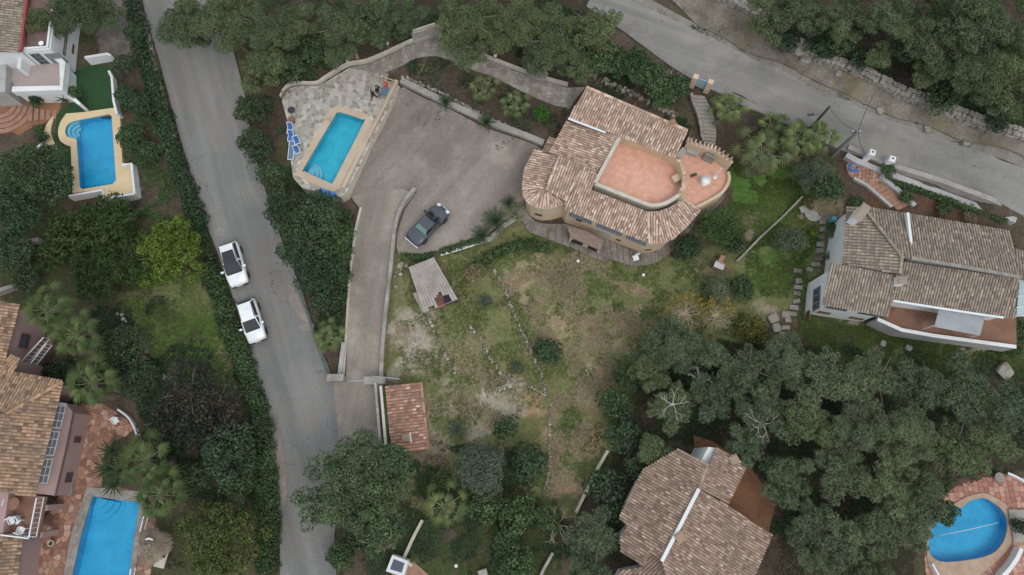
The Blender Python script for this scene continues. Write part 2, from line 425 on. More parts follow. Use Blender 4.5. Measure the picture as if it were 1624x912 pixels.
class MB:
    """collects shapes in world coordinates for one mesh"""
    def __init__(s): s.v = []; s.f = []
    def add(s, V, Fc):
        n = len(s.v); s.v += [tuple(p) for p in V]; s.f += [tuple(i + n for i in f) for f in Fc]; return s
    def prism(s, pts, z0, z1):
        """pts xy (or xyz); z0/z1 number or list"""
        n = len(pts)
        ar = sum(pts[i][0]*pts[(i+1)%n][1]-pts[(i+1)%n][0]*pts[i][1] for i in range(n))
        Z0 = z0 if isinstance(z0, (list, tuple)) else [z0]*n
        Z1 = z1 if isinstance(z1, (list, tuple)) else [z1]*n
        if ar < 0:
            pts = list(pts)[::-1]; Z0 = list(Z0)[::-1]; Z1 = list(Z1)[::-1]
        V = [(p[0], p[1], z) for p, z in zip(pts, Z0)] + [(p[0], p[1], z) for p, z in zip(pts, Z1)]
        Fc = [tuple(range(n-1, -1, -1)), tuple(range(n, 2*n))] + [(i, (i+1) % n, n+(i+1) % n, n+i) for i in range(n)]
        return s.add(V, Fc)
    def box(s, c, size, rz=0.0, taper=1.0):
        hx, hy, hz = size[0]/2, size[1]/2, size[2]/2
        ca, sa = math.cos(rz), math.sin(rz)
        V = []
        for zz, k in ((-hz, 1), (hz, taper)):
            for x, y in ((-hx, -hy), (hx, -hy), (hx, hy), (-hx, hy)):
                V.append((c[0]+(x*ca-y*sa)*k, c[1]+(x*sa+y*ca)*k, c[2]+zz))
        return s.add(V, [(3,2,1,0),(4,5,6,7),(0,1,5,4),(1,2,6,5),(2,3,7,6),(3,0,4,7)])
    def beam(s, a, b, w, h):
        a = Vector(a); b = Vector(b); d = (b-a).normalized()
        up = Vector((0,0,1)) if abs(d.z) < .95 else Vector((1,0,0))
        x = d.cross(up).normalized()*w/2; y = x.cross(d).normalized()*h/2
        V = [a-x-y, a+x-y, a+x+y, a-x+y, b-x-y, b+x-y, b+x+y, b-x+y]
        return s.add(V, [(0,1,2,3),(7,6,5,4),(0,4,5,1),(1,5,6,2),(2,6,7,3),(3,7,4,0)])
    def tube(s, path, radii, n=7, cap=True):
        path = [Vector(p) for p in path]; base = len(s.v); V = []; Fc = []
        if not isinstance(radii, (list, tuple)): radii = [radii]*len(path)
        for i, p in enumerate(path):
            d = (path[min(i+1, len(path)-1)] - path[max(i-1, 0)]).normalized()
            up = Vector((0,0,1)) if abs(d.z) < .9 else Vector((1,0,0))
            x = d.cross(up).normalized(); y = x.cross(d).normalized()
            for k in range(n):
                a = 2*math.pi*k/n
                V.append(p + (x*math.cos(a)+y*math.sin(a))*radii[i])
        for i in range(len(path)-1):
            for k in range(n):
                Fc.append((i*n+k, (i+1)*n+k, (i+1)*n+(k+1) % n, i*n+(k+1) % n))
        if cap:
            Fc.append(tuple(range(n))); Fc.append(tuple(len(V)-1-k for k in range(n)))
        return s.add(V, Fc)
    def lathe(s, c, prof, n=14):
        V = []; Fc = []
        for r, z in prof:
            for k in range(n):
                a = 2*math.pi*k/n; V.append((c[0]+r*math.cos(a), c[1]+r*math.sin(a), c[2]+z))
        for i in range(len(prof)-1):
            for k in range(n):
                Fc.append((i*n+k, i*n+(k+1) % n, (i+1)*n+(k+1) % n, (i+1)*n+k))
        Fc.append(tuple(range(n-1, -1, -1))); Fc.append(tuple((len(prof)-1)*n+k for k in range(n)))
        return s.add(V, Fc)
    def build(s, name, mat, parent=None, smooth=False):
        return mesh_obj(name, s.v, s.f, mat, parent, smooth)
def struct(o):
    o['kind'] = 'structure'; return o
def stuff(o):
    o['kind'] = 'stuff'; return o

def resample(pts, step):
    out = []
    for a, b in zip(pts[:-1], pts[1:]):
        a = Vector(a); b = Vector(b); n = max(1, int((b-a).length/step))
        for i in range(n): out.append(a.lerp(b, i/n))
    out.append(Vector(pts[-1])); return out
def smooth_px(pts, k=6, closed=False):
    """Catmull-Rom through outline points"""
    n = len(pts); out = []
    rng = range(n) if closed else range(n-1)
    for i in rng:
        p = [pts[(i+j) % n] if closed else pts[min(max(i+j, 0), n-1)] for j in (-1, 0, 1, 2)]
        for t in range(k):
            u = t/k
            out.append(tuple(.5*((2*p[1][c])+(-p[0][c]+p[2][c])*u+(2*p[0][c]-5*p[1][c]+4*p[2][c]-p[3][c])*u*u+(-p[0][c]+3*p[1][c]-3*p[2][c]+p[3][c])*u**3) for c in range(2)))
    if not closed: out.append(tuple(pts[-1]))
    return out
from mathutils.geometry import delaunay_2d_cdt
def sheet(name, px, dz, mat, grid=.7, skirt=.25, rough=0.0):
    """a surface laid over the terrain: outline in the photograph, real ground points"""
    W3 = [G(a, b, dz) for a, b in px]
    W3 = resample(W3+[W3[0]], grid)[:-1]
    out = [(p.x, p.y) for p in W3]
    xs = np.arange(min(p[0] for p in out), max(p[0] for p in out), grid)
    ys = np.arange(min(p[1] for p in out), max(p[1] for p in out), grid)
    X, Y = np.meshgrid(xs, ys); X = X.ravel(); Y = Y.ravel()
    k = inpoly(X, Y, out)
    pts = [Vector(p) for p in out]+[Vector((a, b)) for a, b in zip(X[k], Y[k])]
    n = len(out)
    r = delaunay_2d_cdt(pts, [(i, (i+1) % n) for i in range(n)], [], 1, 1e-4)
    vv = np.array([(p.x, p.y) for p in r[0]])
    zz = terr(vv[:,0], vv[:,1])+dz
    if rough: zz = zz+(fbm(vv[:,0], vv[:,1], 1.5, 5)-.5)*rough
    V = [(a, b, c) for (a, b), c in zip(vv, zz)]
    Fc = [tuple(f) for f in r[2]]
    cnt = {}
    for f in Fc:
        for i in range(len(f)):
            e = (f[i], f[(i+1) % len(f)]); cnt[e] = 1
    bnd = [e for e in cnt if (e[1], e[0]) not in cnt]
    low = {}
    for a, b in bnd:
        for q in (a, b):
            if q not in low:
                low[q] = len(V); V.append((V[q][0], V[q][1], V[q][2]-skirt))
        Fc.append((b, a, low[a], low[b]))
    return mesh_obj(name, V, Fc, mat, smooth=False)
def clip_half(poly, mx, my, nx, ny):
    out = []
    n = len(poly)
    for i in range(n):
        a = poly[i]; b = poly[(i+1) % n]
        da = (a[0]-mx)*nx+(a[1]-my)*ny; db = (b[0]-mx)*nx+(b[1]-my)*ny
        if da <= 0: out.append(a)
        if (da < 0 < db) or (db < 0 < da):
            t = da/(da-db); out.append((a[0]+(b[0]-a[0])*t, a[1]+(b[1]-a[1])*t))
    return out
def near_edge(p, poly):
    best = None
    n = len(poly)
    for i in range(n):
        ax, ay = poly[i][0], poly[i][1]; bx, by = poly[(i+1) % n][0], poly[(i+1) % n][1]
        dx, dy = bx-ax, by-ay; L = dx*dx+dy*dy
        t = 0 if L == 0 else max(0, min(1, ((p[0]-ax)*dx+(p[1]-ay)*dy)/L))
        q = (ax+dx*t, ay+dy*t); d = (q[0]-p[0])**2+(q[1]-p[1])**2
        if best is None or d < best[0]: best = (d, q)
    return best[1]
def pip(p, poly):
    return bool(inpoly(np.array([p[0]]), np.array([p[1]]), poly)[0])
def paving(poly, cell, zf, gap=.03, thick=.03, holes=(), seed=1, jit=.42, z_jit=.006):
    """irregular flagstones as separate pieces: poly in world xy, zf(x,y) gives the bed level"""
    r = random.Random(seed)
    x0 = min(p[0] for p in poly); x1 = max(p[0] for p in poly); y0 = min(p[1] for p in poly); y1 = max(p[1] for p in poly)
    nx = int((x1-x0)/cell)+3; ny = int((y1-y0)/cell)+3
    S = {(i, j): (x0+(i-1+.5+r.uniform(-jit, jit))*cell, y0+(j-1+.5+r.uniform(-jit, jit))*cell) for i in range(nx) for j in range(ny)}
    mb = MB()
    for (i, j), c in S.items():
        if not pip(c, poly) or any(pip(c, h) for h in holes): continue
        cp = [(c[0]-cell*1.5, c[1]-cell*1.5), (c[0]+cell*1.5, c[1]-cell*1.5), (c[0]+cell*1.5, c[1]+cell*1.5), (c[0]-cell*1.5, c[1]+cell*1.5)]
        for a in range(-2, 3):
            for b in range(-2, 3):
                if (a or b) and (i+a, j+b) in S:
                    q = S[(i+a, j+b)]; d = math.hypot(q[0]-c[0], q[1]-c[1])
                    if d < 1e-6: continue
                    nxx, nyy = (q[0]-c[0])/d, (q[1]-c[1])/d
                    cp = clip_half(cp, c[0]+nxx*(d/2-gap/2), c[1]+nyy*(d/2-gap/2), nxx, nyy)
                    if len(cp) < 3: break
            if len(cp) < 3: break
        if len(cp) < 3: continue
        cp = [q if pip(q, poly) else near_edge(q, poly) for q in cp]
        for h in holes: cp = [near_edge(q, h) if pip(q, h) else q for q in cp]
        dz = r.uniform(-z_jit, z_jit)
        V = [(q[0], q[1], zf(q[0], q[1])+thick+dz) for q in cp]; n = len(V)
        V += [(q[0], q[1], zf(q[0], q[1])-.02) for q in cp]
        ar = sum(V[k][0]*V[(k+1) % n][1]-V[(k+1) % n][0]*V[k][1] for k in range(n))
        top = tuple(range(n)) if ar > 0 else tuple(range(n-1, -1, -1))
        mb.add(V, [top]+[(k, n+k, n+(k+1) % n, (k+1) % n) if ar > 0 else (k, (k+1) % n, n+(k+1) % n, n+k) for k in range(n)])
    return mb

# ------------------------------------------------------------------ tiled roofs
def plane3(a):
    p = [P(*q) for q in a]
    n = (p[1]-p[0]).cross(p[2]-p[0]).normalized()
    if n.z < 0: n = -n
    return p[0], n
def on_plane(px, py, pl):
    r = ray(px, py); o = Vector((0, 0, HCAM))
    t = (pl[0]-o).dot(pl[1])/r.dot(pl[1])
    return o+r*t
def plane_z(x, y, pl):
    p, n = pl
    return p.z-((x-p.x)*n.x+(y-p.y)*n.y)/n.z
def roof(parent, poly, pl3, tiles, under='tile_under', pitch=.25, row=.4, name='roof_slope', seed=0, lab=None, thick=.14, flow=None):
    r = random.Random(seed*31+len(poly))
    pl = plane3(pl3); n = pl[1]
    pts = [on_plane(a, b, pl) for a, b in poly]
    d = (Vector((0,0,-1))-n*Vector((0,0,-1)).dot(n)).normalized()
    a = n.cross(d).normalized()
    o = pts[0]
    uv = [((p-o).dot(a), (p-o).dot(d)) for p in pts]
    # slab under the tiles
    m = len(pts)
    ar = sum(uv[i][0]*uv[(i+1) % m][1]-uv[(i+1) % m][0]*uv[i][1] for i in range(m))
    q = pts if (a.cross(d)).dot(n)*ar > 0 else pts[::-1]
    V = [p-n*.01 for p in q]+[p-n*thick for p in q]
    Fc = [tuple(range(m)), tuple(range(2*m-1, m-1, -1))]+[(i, m+i, m+(i+1) % m, (i+1) % m) for i in range(m)]
    slab = mesh_obj(name, V, Fc, under, parent)
    if lab: slab['label'] = lab
    mb = MB()
    u0 = min(x for x, _ in uv); u1 = max(x for x, _ in uv)
    nc = max(1, round((u1-u0)/(pitch*.9))); pt = (u1-u0)/nc
    seg = 4
    row *= .84
    for c in range(nc):
        ac = u0+(c+.5)*pt
        hit = []
        for i in range(m):
            (x1, y1), (x2, y2) = uv[i], uv[(i+1) % m]
            if (x1 > ac) != (x2 > ac): hit.append(y1+(y2-y1)*(ac-x1)/(x2-x1))
        hit.sort()
        off = r.uniform(-.05, .05)
        for lo, hi in zip(hit[::2], hit[1::2]):
            e = hi+.04+off*.3
            first = True
            while e > lo+.05:
                s = max(lo-.02, e-row-.06)
                jit = r.uniform(-.012, .012); lift = r.uniform(0, .012)
                V = []
                for dd, w, hh, base in ((e, pt*.41, .068, .022+lift), (s, pt*.34, .052, -.002)):
                    for k in range(seg+1):
                        t = math.pi*k/seg
                        V.append(o+a*(ac+jit+math.cos(t)*w)+d*dd+n*(base+math.sin(t)*hh))
                Fc = [(k, k+1, seg+1+k+1, seg+1+k) for k in range(seg)]
                if first: Fc.append(tuple(range(seg, -1, -1))); first = False
                mb.add(V, Fc)
                e -= row+r.uniform(-.015, .015)
    t = mb.build('roof_tiles', tiles, slab); stuff(t)
    return pl, pts
def ridge(parent, p0, p1, tiles, r=.14, name='ridge_tiles', step=.42, lift=.04):
    p0 = Vector(p0)+Vector((0,0,lift)); p1 = Vector(p1)+Vector((0,0,lift))
    d = (p1-p0); L = d.length; d.normalize()
    x = d.cross(Vector((0,0,1))).normalized(); y = x.cross(d).normalized()
    mb = MB(); n = max(1, int(L/step)); seg = 5
    for i in range(n):
        V = []
        for t, rr in ((i*L/n, r), ((i+1)*L/n+.04, r*.86)):
            for k in range(seg+1):
                aa = math.pi*k/seg
                V.append(p0+d*t+x*math.cos(aa)*rr+y*(math.sin(aa)*rr-.02))
        mb.add(V, [(k, seg+1+k, seg+2+k, k+1) for k in range(seg)])
    return stuff(mb.build(name, tiles, parent))
def inset(pts, dist):
    """shrink a polygon (xy) inwards by dist"""
    n = len(pts)
    ar = sum(pts[i][0]*pts[(i+1) % n][1]-pts[(i+1) % n][0]*pts[i][1] for i in range(n))
    sgn = 1 if ar > 0 else -1
    out = []
    for i in range(n):
        p0 = Vector(pts[i-1][:2]); p1 = Vector(pts[i][:2]); p2 = Vector(pts[(i+1) % n][:2])
        e1 = (p1-p0).normalized(); e2 = (p2-p1).normalized()
        n1 = Vector((-e1.y, e1.x))*sgn; n2 = Vector((-e2.y, e2.x))*sgn
        b = n1+n2
        if b.length < 1e-4: b = n1
        b.normalize(); k = dist/max(.35, b.dot(n1))
        out.append((p1.x+b.x*k, p1.y+b.y*k))
    return out
def body(parent, pts, pl, zbase, mat, ins=.35, name='wall', drop=.16):
    """walls standing under a roof slope, cut to its underside"""
    q = inset([(p[0], p[1]) for p in pts], ins)
    zt = [plane_z(x, y, pl)-drop for x, y in q]
    mb = MB().prism(q, zbase, zt)
    return mb.build(name, mat, parent), q
def window(parent, A, B, t0, t1, z0, z1, frame='white_metal', glass='window_glass', bars=1, rails=1, name='window', fw=.06, proud=.05):
    """frame and panes on the wall from A to B (seen from outside, A is on the left), t in metres from A"""
    A = Vector((A[0], A[1], 0)); B = Vector((B[0], B[1], 0))
    d = (B-A).normalized(); nrm = Vector((d.y, -d.x, 0))
    def pt(t, z, o): return A+d*t+nrm*o+Vector((0,0,z))
    mb = MB()
    def bar(ta, tb, za, zb, o):
        V = [pt(ta,za,-.03), pt(tb,za,-.03), pt(tb,zb,-.03), pt(ta,zb,-.03), pt(ta,za,o), pt(tb,za,o), pt(tb,zb,o), pt(ta,zb,o)]
        mb.add(V, [(4,5,6,7),(0,1,5,4),(1,2,6,5),(2,3,7,6),(3,0,4,7)])
    bar(t0, t0+fw, z0, z1, proud); bar(t1-fw, t1, z0, z1, proud)
    bar(t0+fw, t1-fw, z0, z0+fw, proud-.004); bar(t0+fw, t1-fw, z1-fw, z1, proud-.004)
    for i in range(1, bars+1):
        c = t0+(t1-t0)*i/(bars+1); bar(c-fw*.4, c+fw*.4, z0+fw, z1-fw, proud-.008)
    for i in range(1, rails+1):
        c = z0+(z1-z0)*i/(rails+1); bar(t0+fw, t1-fw, c-fw*.35, c+fw*.35, proud-.012)
    w = mb.build(name, frame, parent)
    g = MB().add([pt(t0+fw*.5,z0+fw*.5,.015), pt(t1-fw*.5,z0+fw*.5,.015), pt(t1-fw*.5,z1-fw*.5,.015), pt(t0+fw*.5,z1-fw*.5,.015)], [(0,1,2,3)])
    g.build('pane', glass, w)
    return w
def coping(parent, pts3, w, h, mat, name='coping'):
    """band along a polyline of 3d points"""
    mb = MB()
    n = len(pts3); L = []; R_ = []
    for i in range(n):
        a = Vector(pts3[max(0, i-1)]); b = Vector(pts3[min(n-1, i+1)])
        d = (b-a); d.z = 0; d.normalize(); s = Vector((-d.y, d.x, 0))*w/2
        L.append(Vector(pts3[i])+s); R_.append(Vector(pts3[i])-s)
    V = []
    for a, b in zip(L, R_):
        V += [a, b, a+Vector((0,0,h)), b+Vector((0,0,h))]
    Fc = []
    for i in range(n-1):
        k = i*4; m = k+4
        Fc += [(k+2, k+3, m+3, m+2), (k, k+2, m+2, m), (k+3, k+1, m+1, m+3), (k+1, k, m, m+1)]
    Fc += [(0,1,3,2), (4*n-4, 4*n-2, 4*n-1, 4*n-3)]
    mb.add(V, Fc)
    return mb.build(name, mat, parent)
# ================================================================== the setting: ground, roads, courts
SINK = []          # (world polygon, level): the ground is cut down to this level inside
def wpoly(px, z): return [(P(a, b, z).x, P(a, b, z).y) for a, b in px]

LEFT_ROAD = [(222,-30),(232,30),(250,85),(275,180),(300,268),(322,345),(345,400),(383,515),(414,620),(437,740),(443,840),(444,950),
             (540,950),(532,900),(530,850),(537,780),(538,690),(527,602),(505,545),(480,465),(450,390),(422,305),(402,235),(388,150),(365,60),(345,-30)]
UPPER_ROAD = [(950,-30),(1003,0),(1110,52),(1218,103),(1368,173),(1451,203),(1540,236),(1680,290),(1680,365),(1624,342),(1551,306),(1415,264),(1318,231),(1240,194),(1125,140),(1060,102),(990,50),(930,10)]
COURT = [(612,152),(640,138),(707,170),(770,203),(850,230),(870,245),(850,280),(845,330),(828,350),(800,350),(770,373),(745,388),(697,402),(660,409),(634,408),(629,392),(630,368),(642,332),(661,304),(640,300),(600,302),(556,312)]
DRIVE = [(556,312),(600,302),(640,300),(658,306),(639,332),(627,366),(620,430),(612,500),(607,560),(605,603),(548,603),(551,530),(556,440),(566,360),(572,332)]
APRON = [(528,603),(607,603),(612,650),(617,700),(600,730),(538,730),(537,690)]

surf('road_dirt', (.17,.155,.135), (.27,.25,.225), .6, .95, 5, .22, .2, stain=(.17,.15,.125), stain_scale=.4)
r_left = struct(sheet('road', smooth_px(LEFT_ROAD[:12], 3)+smooth_px(LEFT_ROAD[12:], 3), .07, 'asphalt', .8))
r_left['label'] = 'grey asphalt lane running down the left with two white cars'
r_up = struct(sheet('road', smooth_px(UPPER_ROAD[:8], 3)+smooth_px(UPPER_ROAD[8:], 3), .07, 'asphalt_upper', .8, .6))
r_up['label'] = 'pale asphalt road crossing the upper right corner'
struct(sheet('parking_court', COURT, .06, 'court', .7))
struct(sheet('driveway', DRIVE, .064, 'drive', .6))
struct(sheet('driveway_apron', APRON, .085, 'drive', .5))
struct(sheet('road_edge', [(1000,4),(1110,58),(1218,110),(1368,180),(1451,210),(1540,243),(1680,297),(1680,276),(1540,224),(1451,191),(1368,161),(1218,90),(1110,40),(1020,-8)], .045, 'road_dirt', .6))
struct(sheet('verge', [(1040,-25),(1110,42),(1218,93),(1290,126),(1368,163),(1451,193),(1540,226),(1680,278),(1680,232),(1540,180),(1451,150),(1380,110),(1300,90),(1240,55),(1150,-5),(1100,-30)], .2, 'verge', .5, .2, .35))
# dirt on the road edges (thin patches that lie on the asphalt)
for nm, pl in (('dirt_patch', [(458,452),(466,448),(475,478),(486,500),(490,512),(480,508),(470,495),(460,478)]),
               ('dirt_patch', [(474,518),(494,512),(498,520),(484,526)]),
               ('dirt_patch', [(440,640),(446,700),(455,770),(452,800),(446,800),(438,720)])):
    o = struct(sheet(nm, smooth_px(pl, 4, True), .078, 'court', .4, .006))
    o['label'] = 'brown dirt washed onto the asphalt edge'
o = struct(sheet('wall_shade', [(1130,152),(1180,176),(1255,212),(1295,231),(1290,238),(1240,222),(1180,194),(1142,170)], .05, 'dirt_and_shade', .5)); o['label'] = 'painted dark strip of wall shade under the lower edge of the upper road'  # painted strip for the shade of the retaining wall
ROADS = [inset([tuple(G(a, b, .07))[:2] for a, b in px], -.1) for px in (LEFT_ROAD, UPPER_ROAD, COURT, DRIVE, APRON)]
# lawns that are one even material
o = struct(sheet('lawn', smooth_px([(118,112),(178,108),(186,180),(130,186),(105,195),(100,215),(102,240),(118,250),(112,300),(104,312),(82,290),(78,250),(86,220),(92,180),(115,160)], 3, True), .05, 'turf', .5))
o['label'] = 'smooth dark green lawn around the pool of the white house'

# ------------------------------------------------------------------ paint map of the ground (soil, grass, straw, chalk; shade under the woods painted in)
FLOOR, GRASS, LAWN, STRAW, CHALK, PINK, DULL, DARKG = (.085,.066,.053), (.145,.155,.072), (.08,.15,.036), (.3,.238,.165), (.33,.295,.25), (.33,.21,.155), (.18,.165,.1), (.065,.085,.036)
PAINT = [
 # polygon, colour, edge wobble px, noise scale m, threshold lo, hi
 ([(600,380),(830,350),(1010,415),(1130,400),(1330,280),(1345,330),(1270,480),(1190,545),(1040,560),(985,700),(905,830),(640,900),(600,700)], GRASS, 18, 3, 0, .01),
 ([(1000,560),(1100,545),(1250,545),(1640,600),(1640,745),(1520,760),(1465,800),(1440,930),(1225,930),(1240,800),(1190,730),(1040,690),(985,830),(950,820),(990,640)], (.036,.037,.024), 8, 3, 0, .01),  # right-hand wood: canopy shade painted into the floor colour
 ([(380,-20),(940,-20),(930,100),(860,90),(720,40),(640,50),(560,70),(460,40),(400,130)], (.045,.04,.03), 10, 3, .2, .5),  # pines above the path: floor darkened to paint in their shade
 ([(1200,-30),(1660,-30),(1660,210),(1560,180),(1430,125),(1300,70)], (.045,.042,.03), 10, 3, .2, .5),  # wooded slope: shade between the crowns painted into the soil
 ([(0,230),(100,330),(330,340),(335,440),(190,470),(180,540),(300,600),(430,700),(430,930),(240,930),(225,650),(150,560),(0,480)], (.06,.07,.035), 12, 2.5, .3, .5),
 ([(1250,490),(1624,540),(1640,600),(1300,580)], DARKG, 10, 3, 0, .01),
 ([(1300,495),(1440,525),(1560,548),(1624,556),(1600,566),(1450,545)], CHALK, 12, 2, .42, .6),
 ([(195,470),(345,440),(400,600),(350,640),(250,590)], LAWN, 8, 3, 0, .01),
 ([(195,470),(330,450),(345,500),(300,500),(240,490)], DULL, 20, 3, .35, .65),
 ([(325,470),(350,480),(385,600),(360,600),(330,520)], STRAW, 12, 2, .4, .7),
 ([(640,830),(700,790),(850,790),(900,850),(880,930),(640,930)], DARKG, 12, 3, 0, .01),
 ([(690,800),(850,800),(860,912),(720,930)], (.085,.085,.035), 18, 4, .4, .65),
 ([(790,420),(900,400),(1000,440),(1060,500),(1000,560),(960,640),(900,640),(870,560),(830,520)], STRAW, 22, 2.6, .42, .6),
 ([(810,405),(930,415),(920,480),(860,520),(815,470)], STRAW, 18, 2.2, .4, .6),
 ([(880,500),(1040,500),(990,600),(900,640)], STRAW, 20, 2.2, .45, .62),
 ([(960,560),(1010,560),(990,680),(950,700)], LAWN, 14, 2, .42, .62),
 ([(630,420),(700,420),(860,600),(860,640),(700,560),(620,520)], DULL, 15, 2.5, .35, .65),
 ([(610,500),(690,490),(700,560),(760,600),(830,620),(830,660),(760,700),(690,720),(640,690),(615,600)], CHALK, 16, 1.6, .42, .62),
 ([(615,510),(680,505),(700,570),(640,580)], CHALK, 14, 1.3, .3, .6),
 ([(760,590),(830,600),(820,660),(760,650)], CHALK, 8, 1.2, .3, .55),
 ([(822,625),(868,625),(872,690),(850,740),(835,690)], PINK, 16, 1.5, .38, .6),
 ([(880,640),(960,640),(955,720),(920,790),(880,780),(868,700)], PINK, 14, 1.6, .46, .66),
 ([(870,690),(940,690),(900,800),(868,790)], DULL, 14, 2, .45, .65),
 ([(1160,250),(1335,270),(1290,310),(1210,390),(1165,330)], LAWN, 8, 3, 0, .01),
 ([(1180,395),(1260,330),(1300,380),(1280,470),(1190,470)], LAWN, 8, 2, .3, .5),
 ([(1255,315),(1340,320),(1335,350),(1270,350)], (.25,.19,.135), 5, 3, 0, .01),
 ([(1175,330),(1230,330),(1220,400),(1180,400)], (.2,.165,.13), 10, 2, .35, .55),
 ([(1195,480),(1260,450),(1262,540),(1230,545)], (.27,.23,.18), 14, 1.2, .45, .65),
 ([(1090,405),(1180,395),(1150,450),(1110,440)], (.15,.115,.088), 10, 2, .35, .55),
 ([(1370,280),(1480,320),(1600,372),(1600,390),(1450,330),(1380,330)], (.12,.065,.045), 8, 3, 0, .01),
 ([(640,95),(700,92),(830,150),(905,175),(870,235),(770,190),(650,125)], (.085,.066,.053), 6, 3, 0, .01),
 ([(680,120),(770,130),(760,170),(700,150)], DULL, 16, 2, .5, .7),
 ([(920,110),(1060,160),(1110,230),(1080,205),(930,140)], (.14,.115,.095), 8, 2, .3, .5),
 ([(460,50),(560,40),(720,30),(690,60),(560,105),(500,130),(460,130)], (.085,.06,.05), 12, 2, .3, .6),
 ([(150,0),(215,0),(210,100),(160,90)], (.17,.155,.15), 6, 3, 0, .01),
 ([(180,210),(300,320),(250,350),(200,330)], (.12,.1,.09), 12, 2, .3, .6),
 ([(1290,30),(1420,30),(1490,110),(1440,140),(1330,90)], (.13,.105,.085), 14, 2.5, .4, .6),
 ([(1180,60),(1624,230),(1624,200),(1240,70)], DARKG, 12, 1.6, .45, .65),
 ([(590,600),(700,700),(720,740),(650,740)], (.17,.14,.115), 14, 1.6, .4, .6),
 ([(540,800),(650,790),(640,912),(540,912)], (.09,.072,.058), 12, 2, .2, .5),
 ([(600,860),(640,850),(660,912),(620,930)], PINK, 6, 2, .3, .5),
]
def paint(X, Y, Z):
    px, py = to_px(X, Y, Z)
    n = X.size
    col = np.tile(np.array(FLOOR), (n, 1))
    col *= (.65+.9*fbm(X, Y, 2.5, 40))[:, None]
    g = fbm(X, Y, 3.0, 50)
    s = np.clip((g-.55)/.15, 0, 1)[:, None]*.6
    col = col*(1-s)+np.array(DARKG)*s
    wx = (fbm(X, Y, 2.2, 60)-.5)*2; wy = (fbm(X, Y, 2.2, 70)-.5)*2
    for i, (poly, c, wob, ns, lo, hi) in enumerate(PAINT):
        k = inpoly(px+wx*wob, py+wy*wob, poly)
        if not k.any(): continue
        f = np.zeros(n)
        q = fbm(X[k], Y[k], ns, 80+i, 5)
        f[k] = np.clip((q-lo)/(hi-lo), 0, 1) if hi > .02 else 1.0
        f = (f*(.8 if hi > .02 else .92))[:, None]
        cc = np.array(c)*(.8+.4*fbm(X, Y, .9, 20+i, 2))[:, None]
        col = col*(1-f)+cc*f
    return np.clip(col, .01, .8)

def build_ground():
    fx = np.arange(-58, 58.01, .3); fy = np.arange(-13, 54.01, .3)
    cx = np.array([-900, -500, -260, -150, -100, -75, -64]); cy0 = np.array([-900, -500, -220, -110, -60, -32, -19]); cy1 = np.array([60, 72, 90, 130, 220, 450, 900])
    xs = np.concatenate([cx, fx, -cx[::-1]]); ys = np.concatenate([cy0, fy, cy1])
    X, Y = np.meshgrid(xs, ys); X = X.ravel(); Y = Y.ravel()
    Z = terr(X, Y)
    Z = Z+(fbm(X, Y, 2.0, 3)-.5)*.12*((np.abs(X) < 70))
    for px in (LEFT_ROAD, UPPER_ROAD, COURT, DRIVE, APRON):
        w = inset([tuple(G(a, b, .07))[:2] for a, b in px], -.2)
        k = inpoly(X, Y, w); Z[k] = terr(X[k], Y[k])-.12
    for poly, lv in SINK:
        k = inpoly(X, Y, poly); Z[k] = np.minimum(Z[k], lv)
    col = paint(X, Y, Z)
    nx, ny = len(xs), len(ys)
    i, j = np.meshgrid(np.arange(nx-1), np.arange(ny-1)); a = (j*nx+i).ravel()
    quads = np.stack([a, a+1, a+nx+1, a+nx], 1)
    me = bpy.data.meshes.new('ground')
    me.vertices.add(X.size); me.vertices.foreach_set('co', np.stack([X, Y, Z], 1).ravel())
    me.loops.add(quads.size); me.loops.foreach_set('vertex_index', quads.ravel().astype(np.int32))
    me.polygons.add(len(quads)); me.polygons.foreach_set('loop_start', np.arange(0, quads.size, 4, dtype=np.int32))
    me.update(calc_edges=True)
    at = me.color_attributes.new('soil', 'FLOAT_COLOR', 'POINT')  # all ground colours, with the shade under the woods painted in
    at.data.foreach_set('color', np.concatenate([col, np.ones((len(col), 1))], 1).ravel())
    m, nt, b = _new('ground')
    ca = nt.nodes.new('ShaderNodeVertexColor'); ca.layer_name = 'soil'
    g = nt.nodes.new('ShaderNodeNewGeometry')
    n = _noise(nt, 3.5, 6, g.outputs['Position'], .75)
    r = _ramp(nt, [(.28, (.55,.56,.55)), (.72, (1.5,1.48,1.45))]); nt.links.new(n.outputs[0], r.inputs[0])
    c = _mixc(nt, 'MULTIPLY', 1.0, ca.outputs[0], r.outputs[0])
    n2 = _noise(nt, .8, 5, g.outputs['Position'], .7)
    r2 = _ramp(nt, [(.35, (.86,.94,.8)), (.65, (1.15,1.06,1.1))]); nt.links.new(n2.outputs[0], r2.inputs[0])
    c = _mixc(nt, 'MULTIPLY', 1.0, c, r2.outputs[0])
    nt.links.new(c, b.inputs['Base Color']); b.inputs['Roughness'].default_value = 1; b.inputs['Specular IOR Level'].default_value = .1
    bp = nt.nodes.new('ShaderNodeBump'); bp.inputs['Strength'].default_value = .6; bp.inputs['Distance'].default_value = .12
    nt.links.new(n.outputs[0], bp.inputs['Height']); nt.links.new(bp.outputs[0], b.inputs['Normal'])
    me.materials.append(m)
    o = bpy.data.objects.new('ground', me); link(o); struct(o)
    return X, Y, Z, col

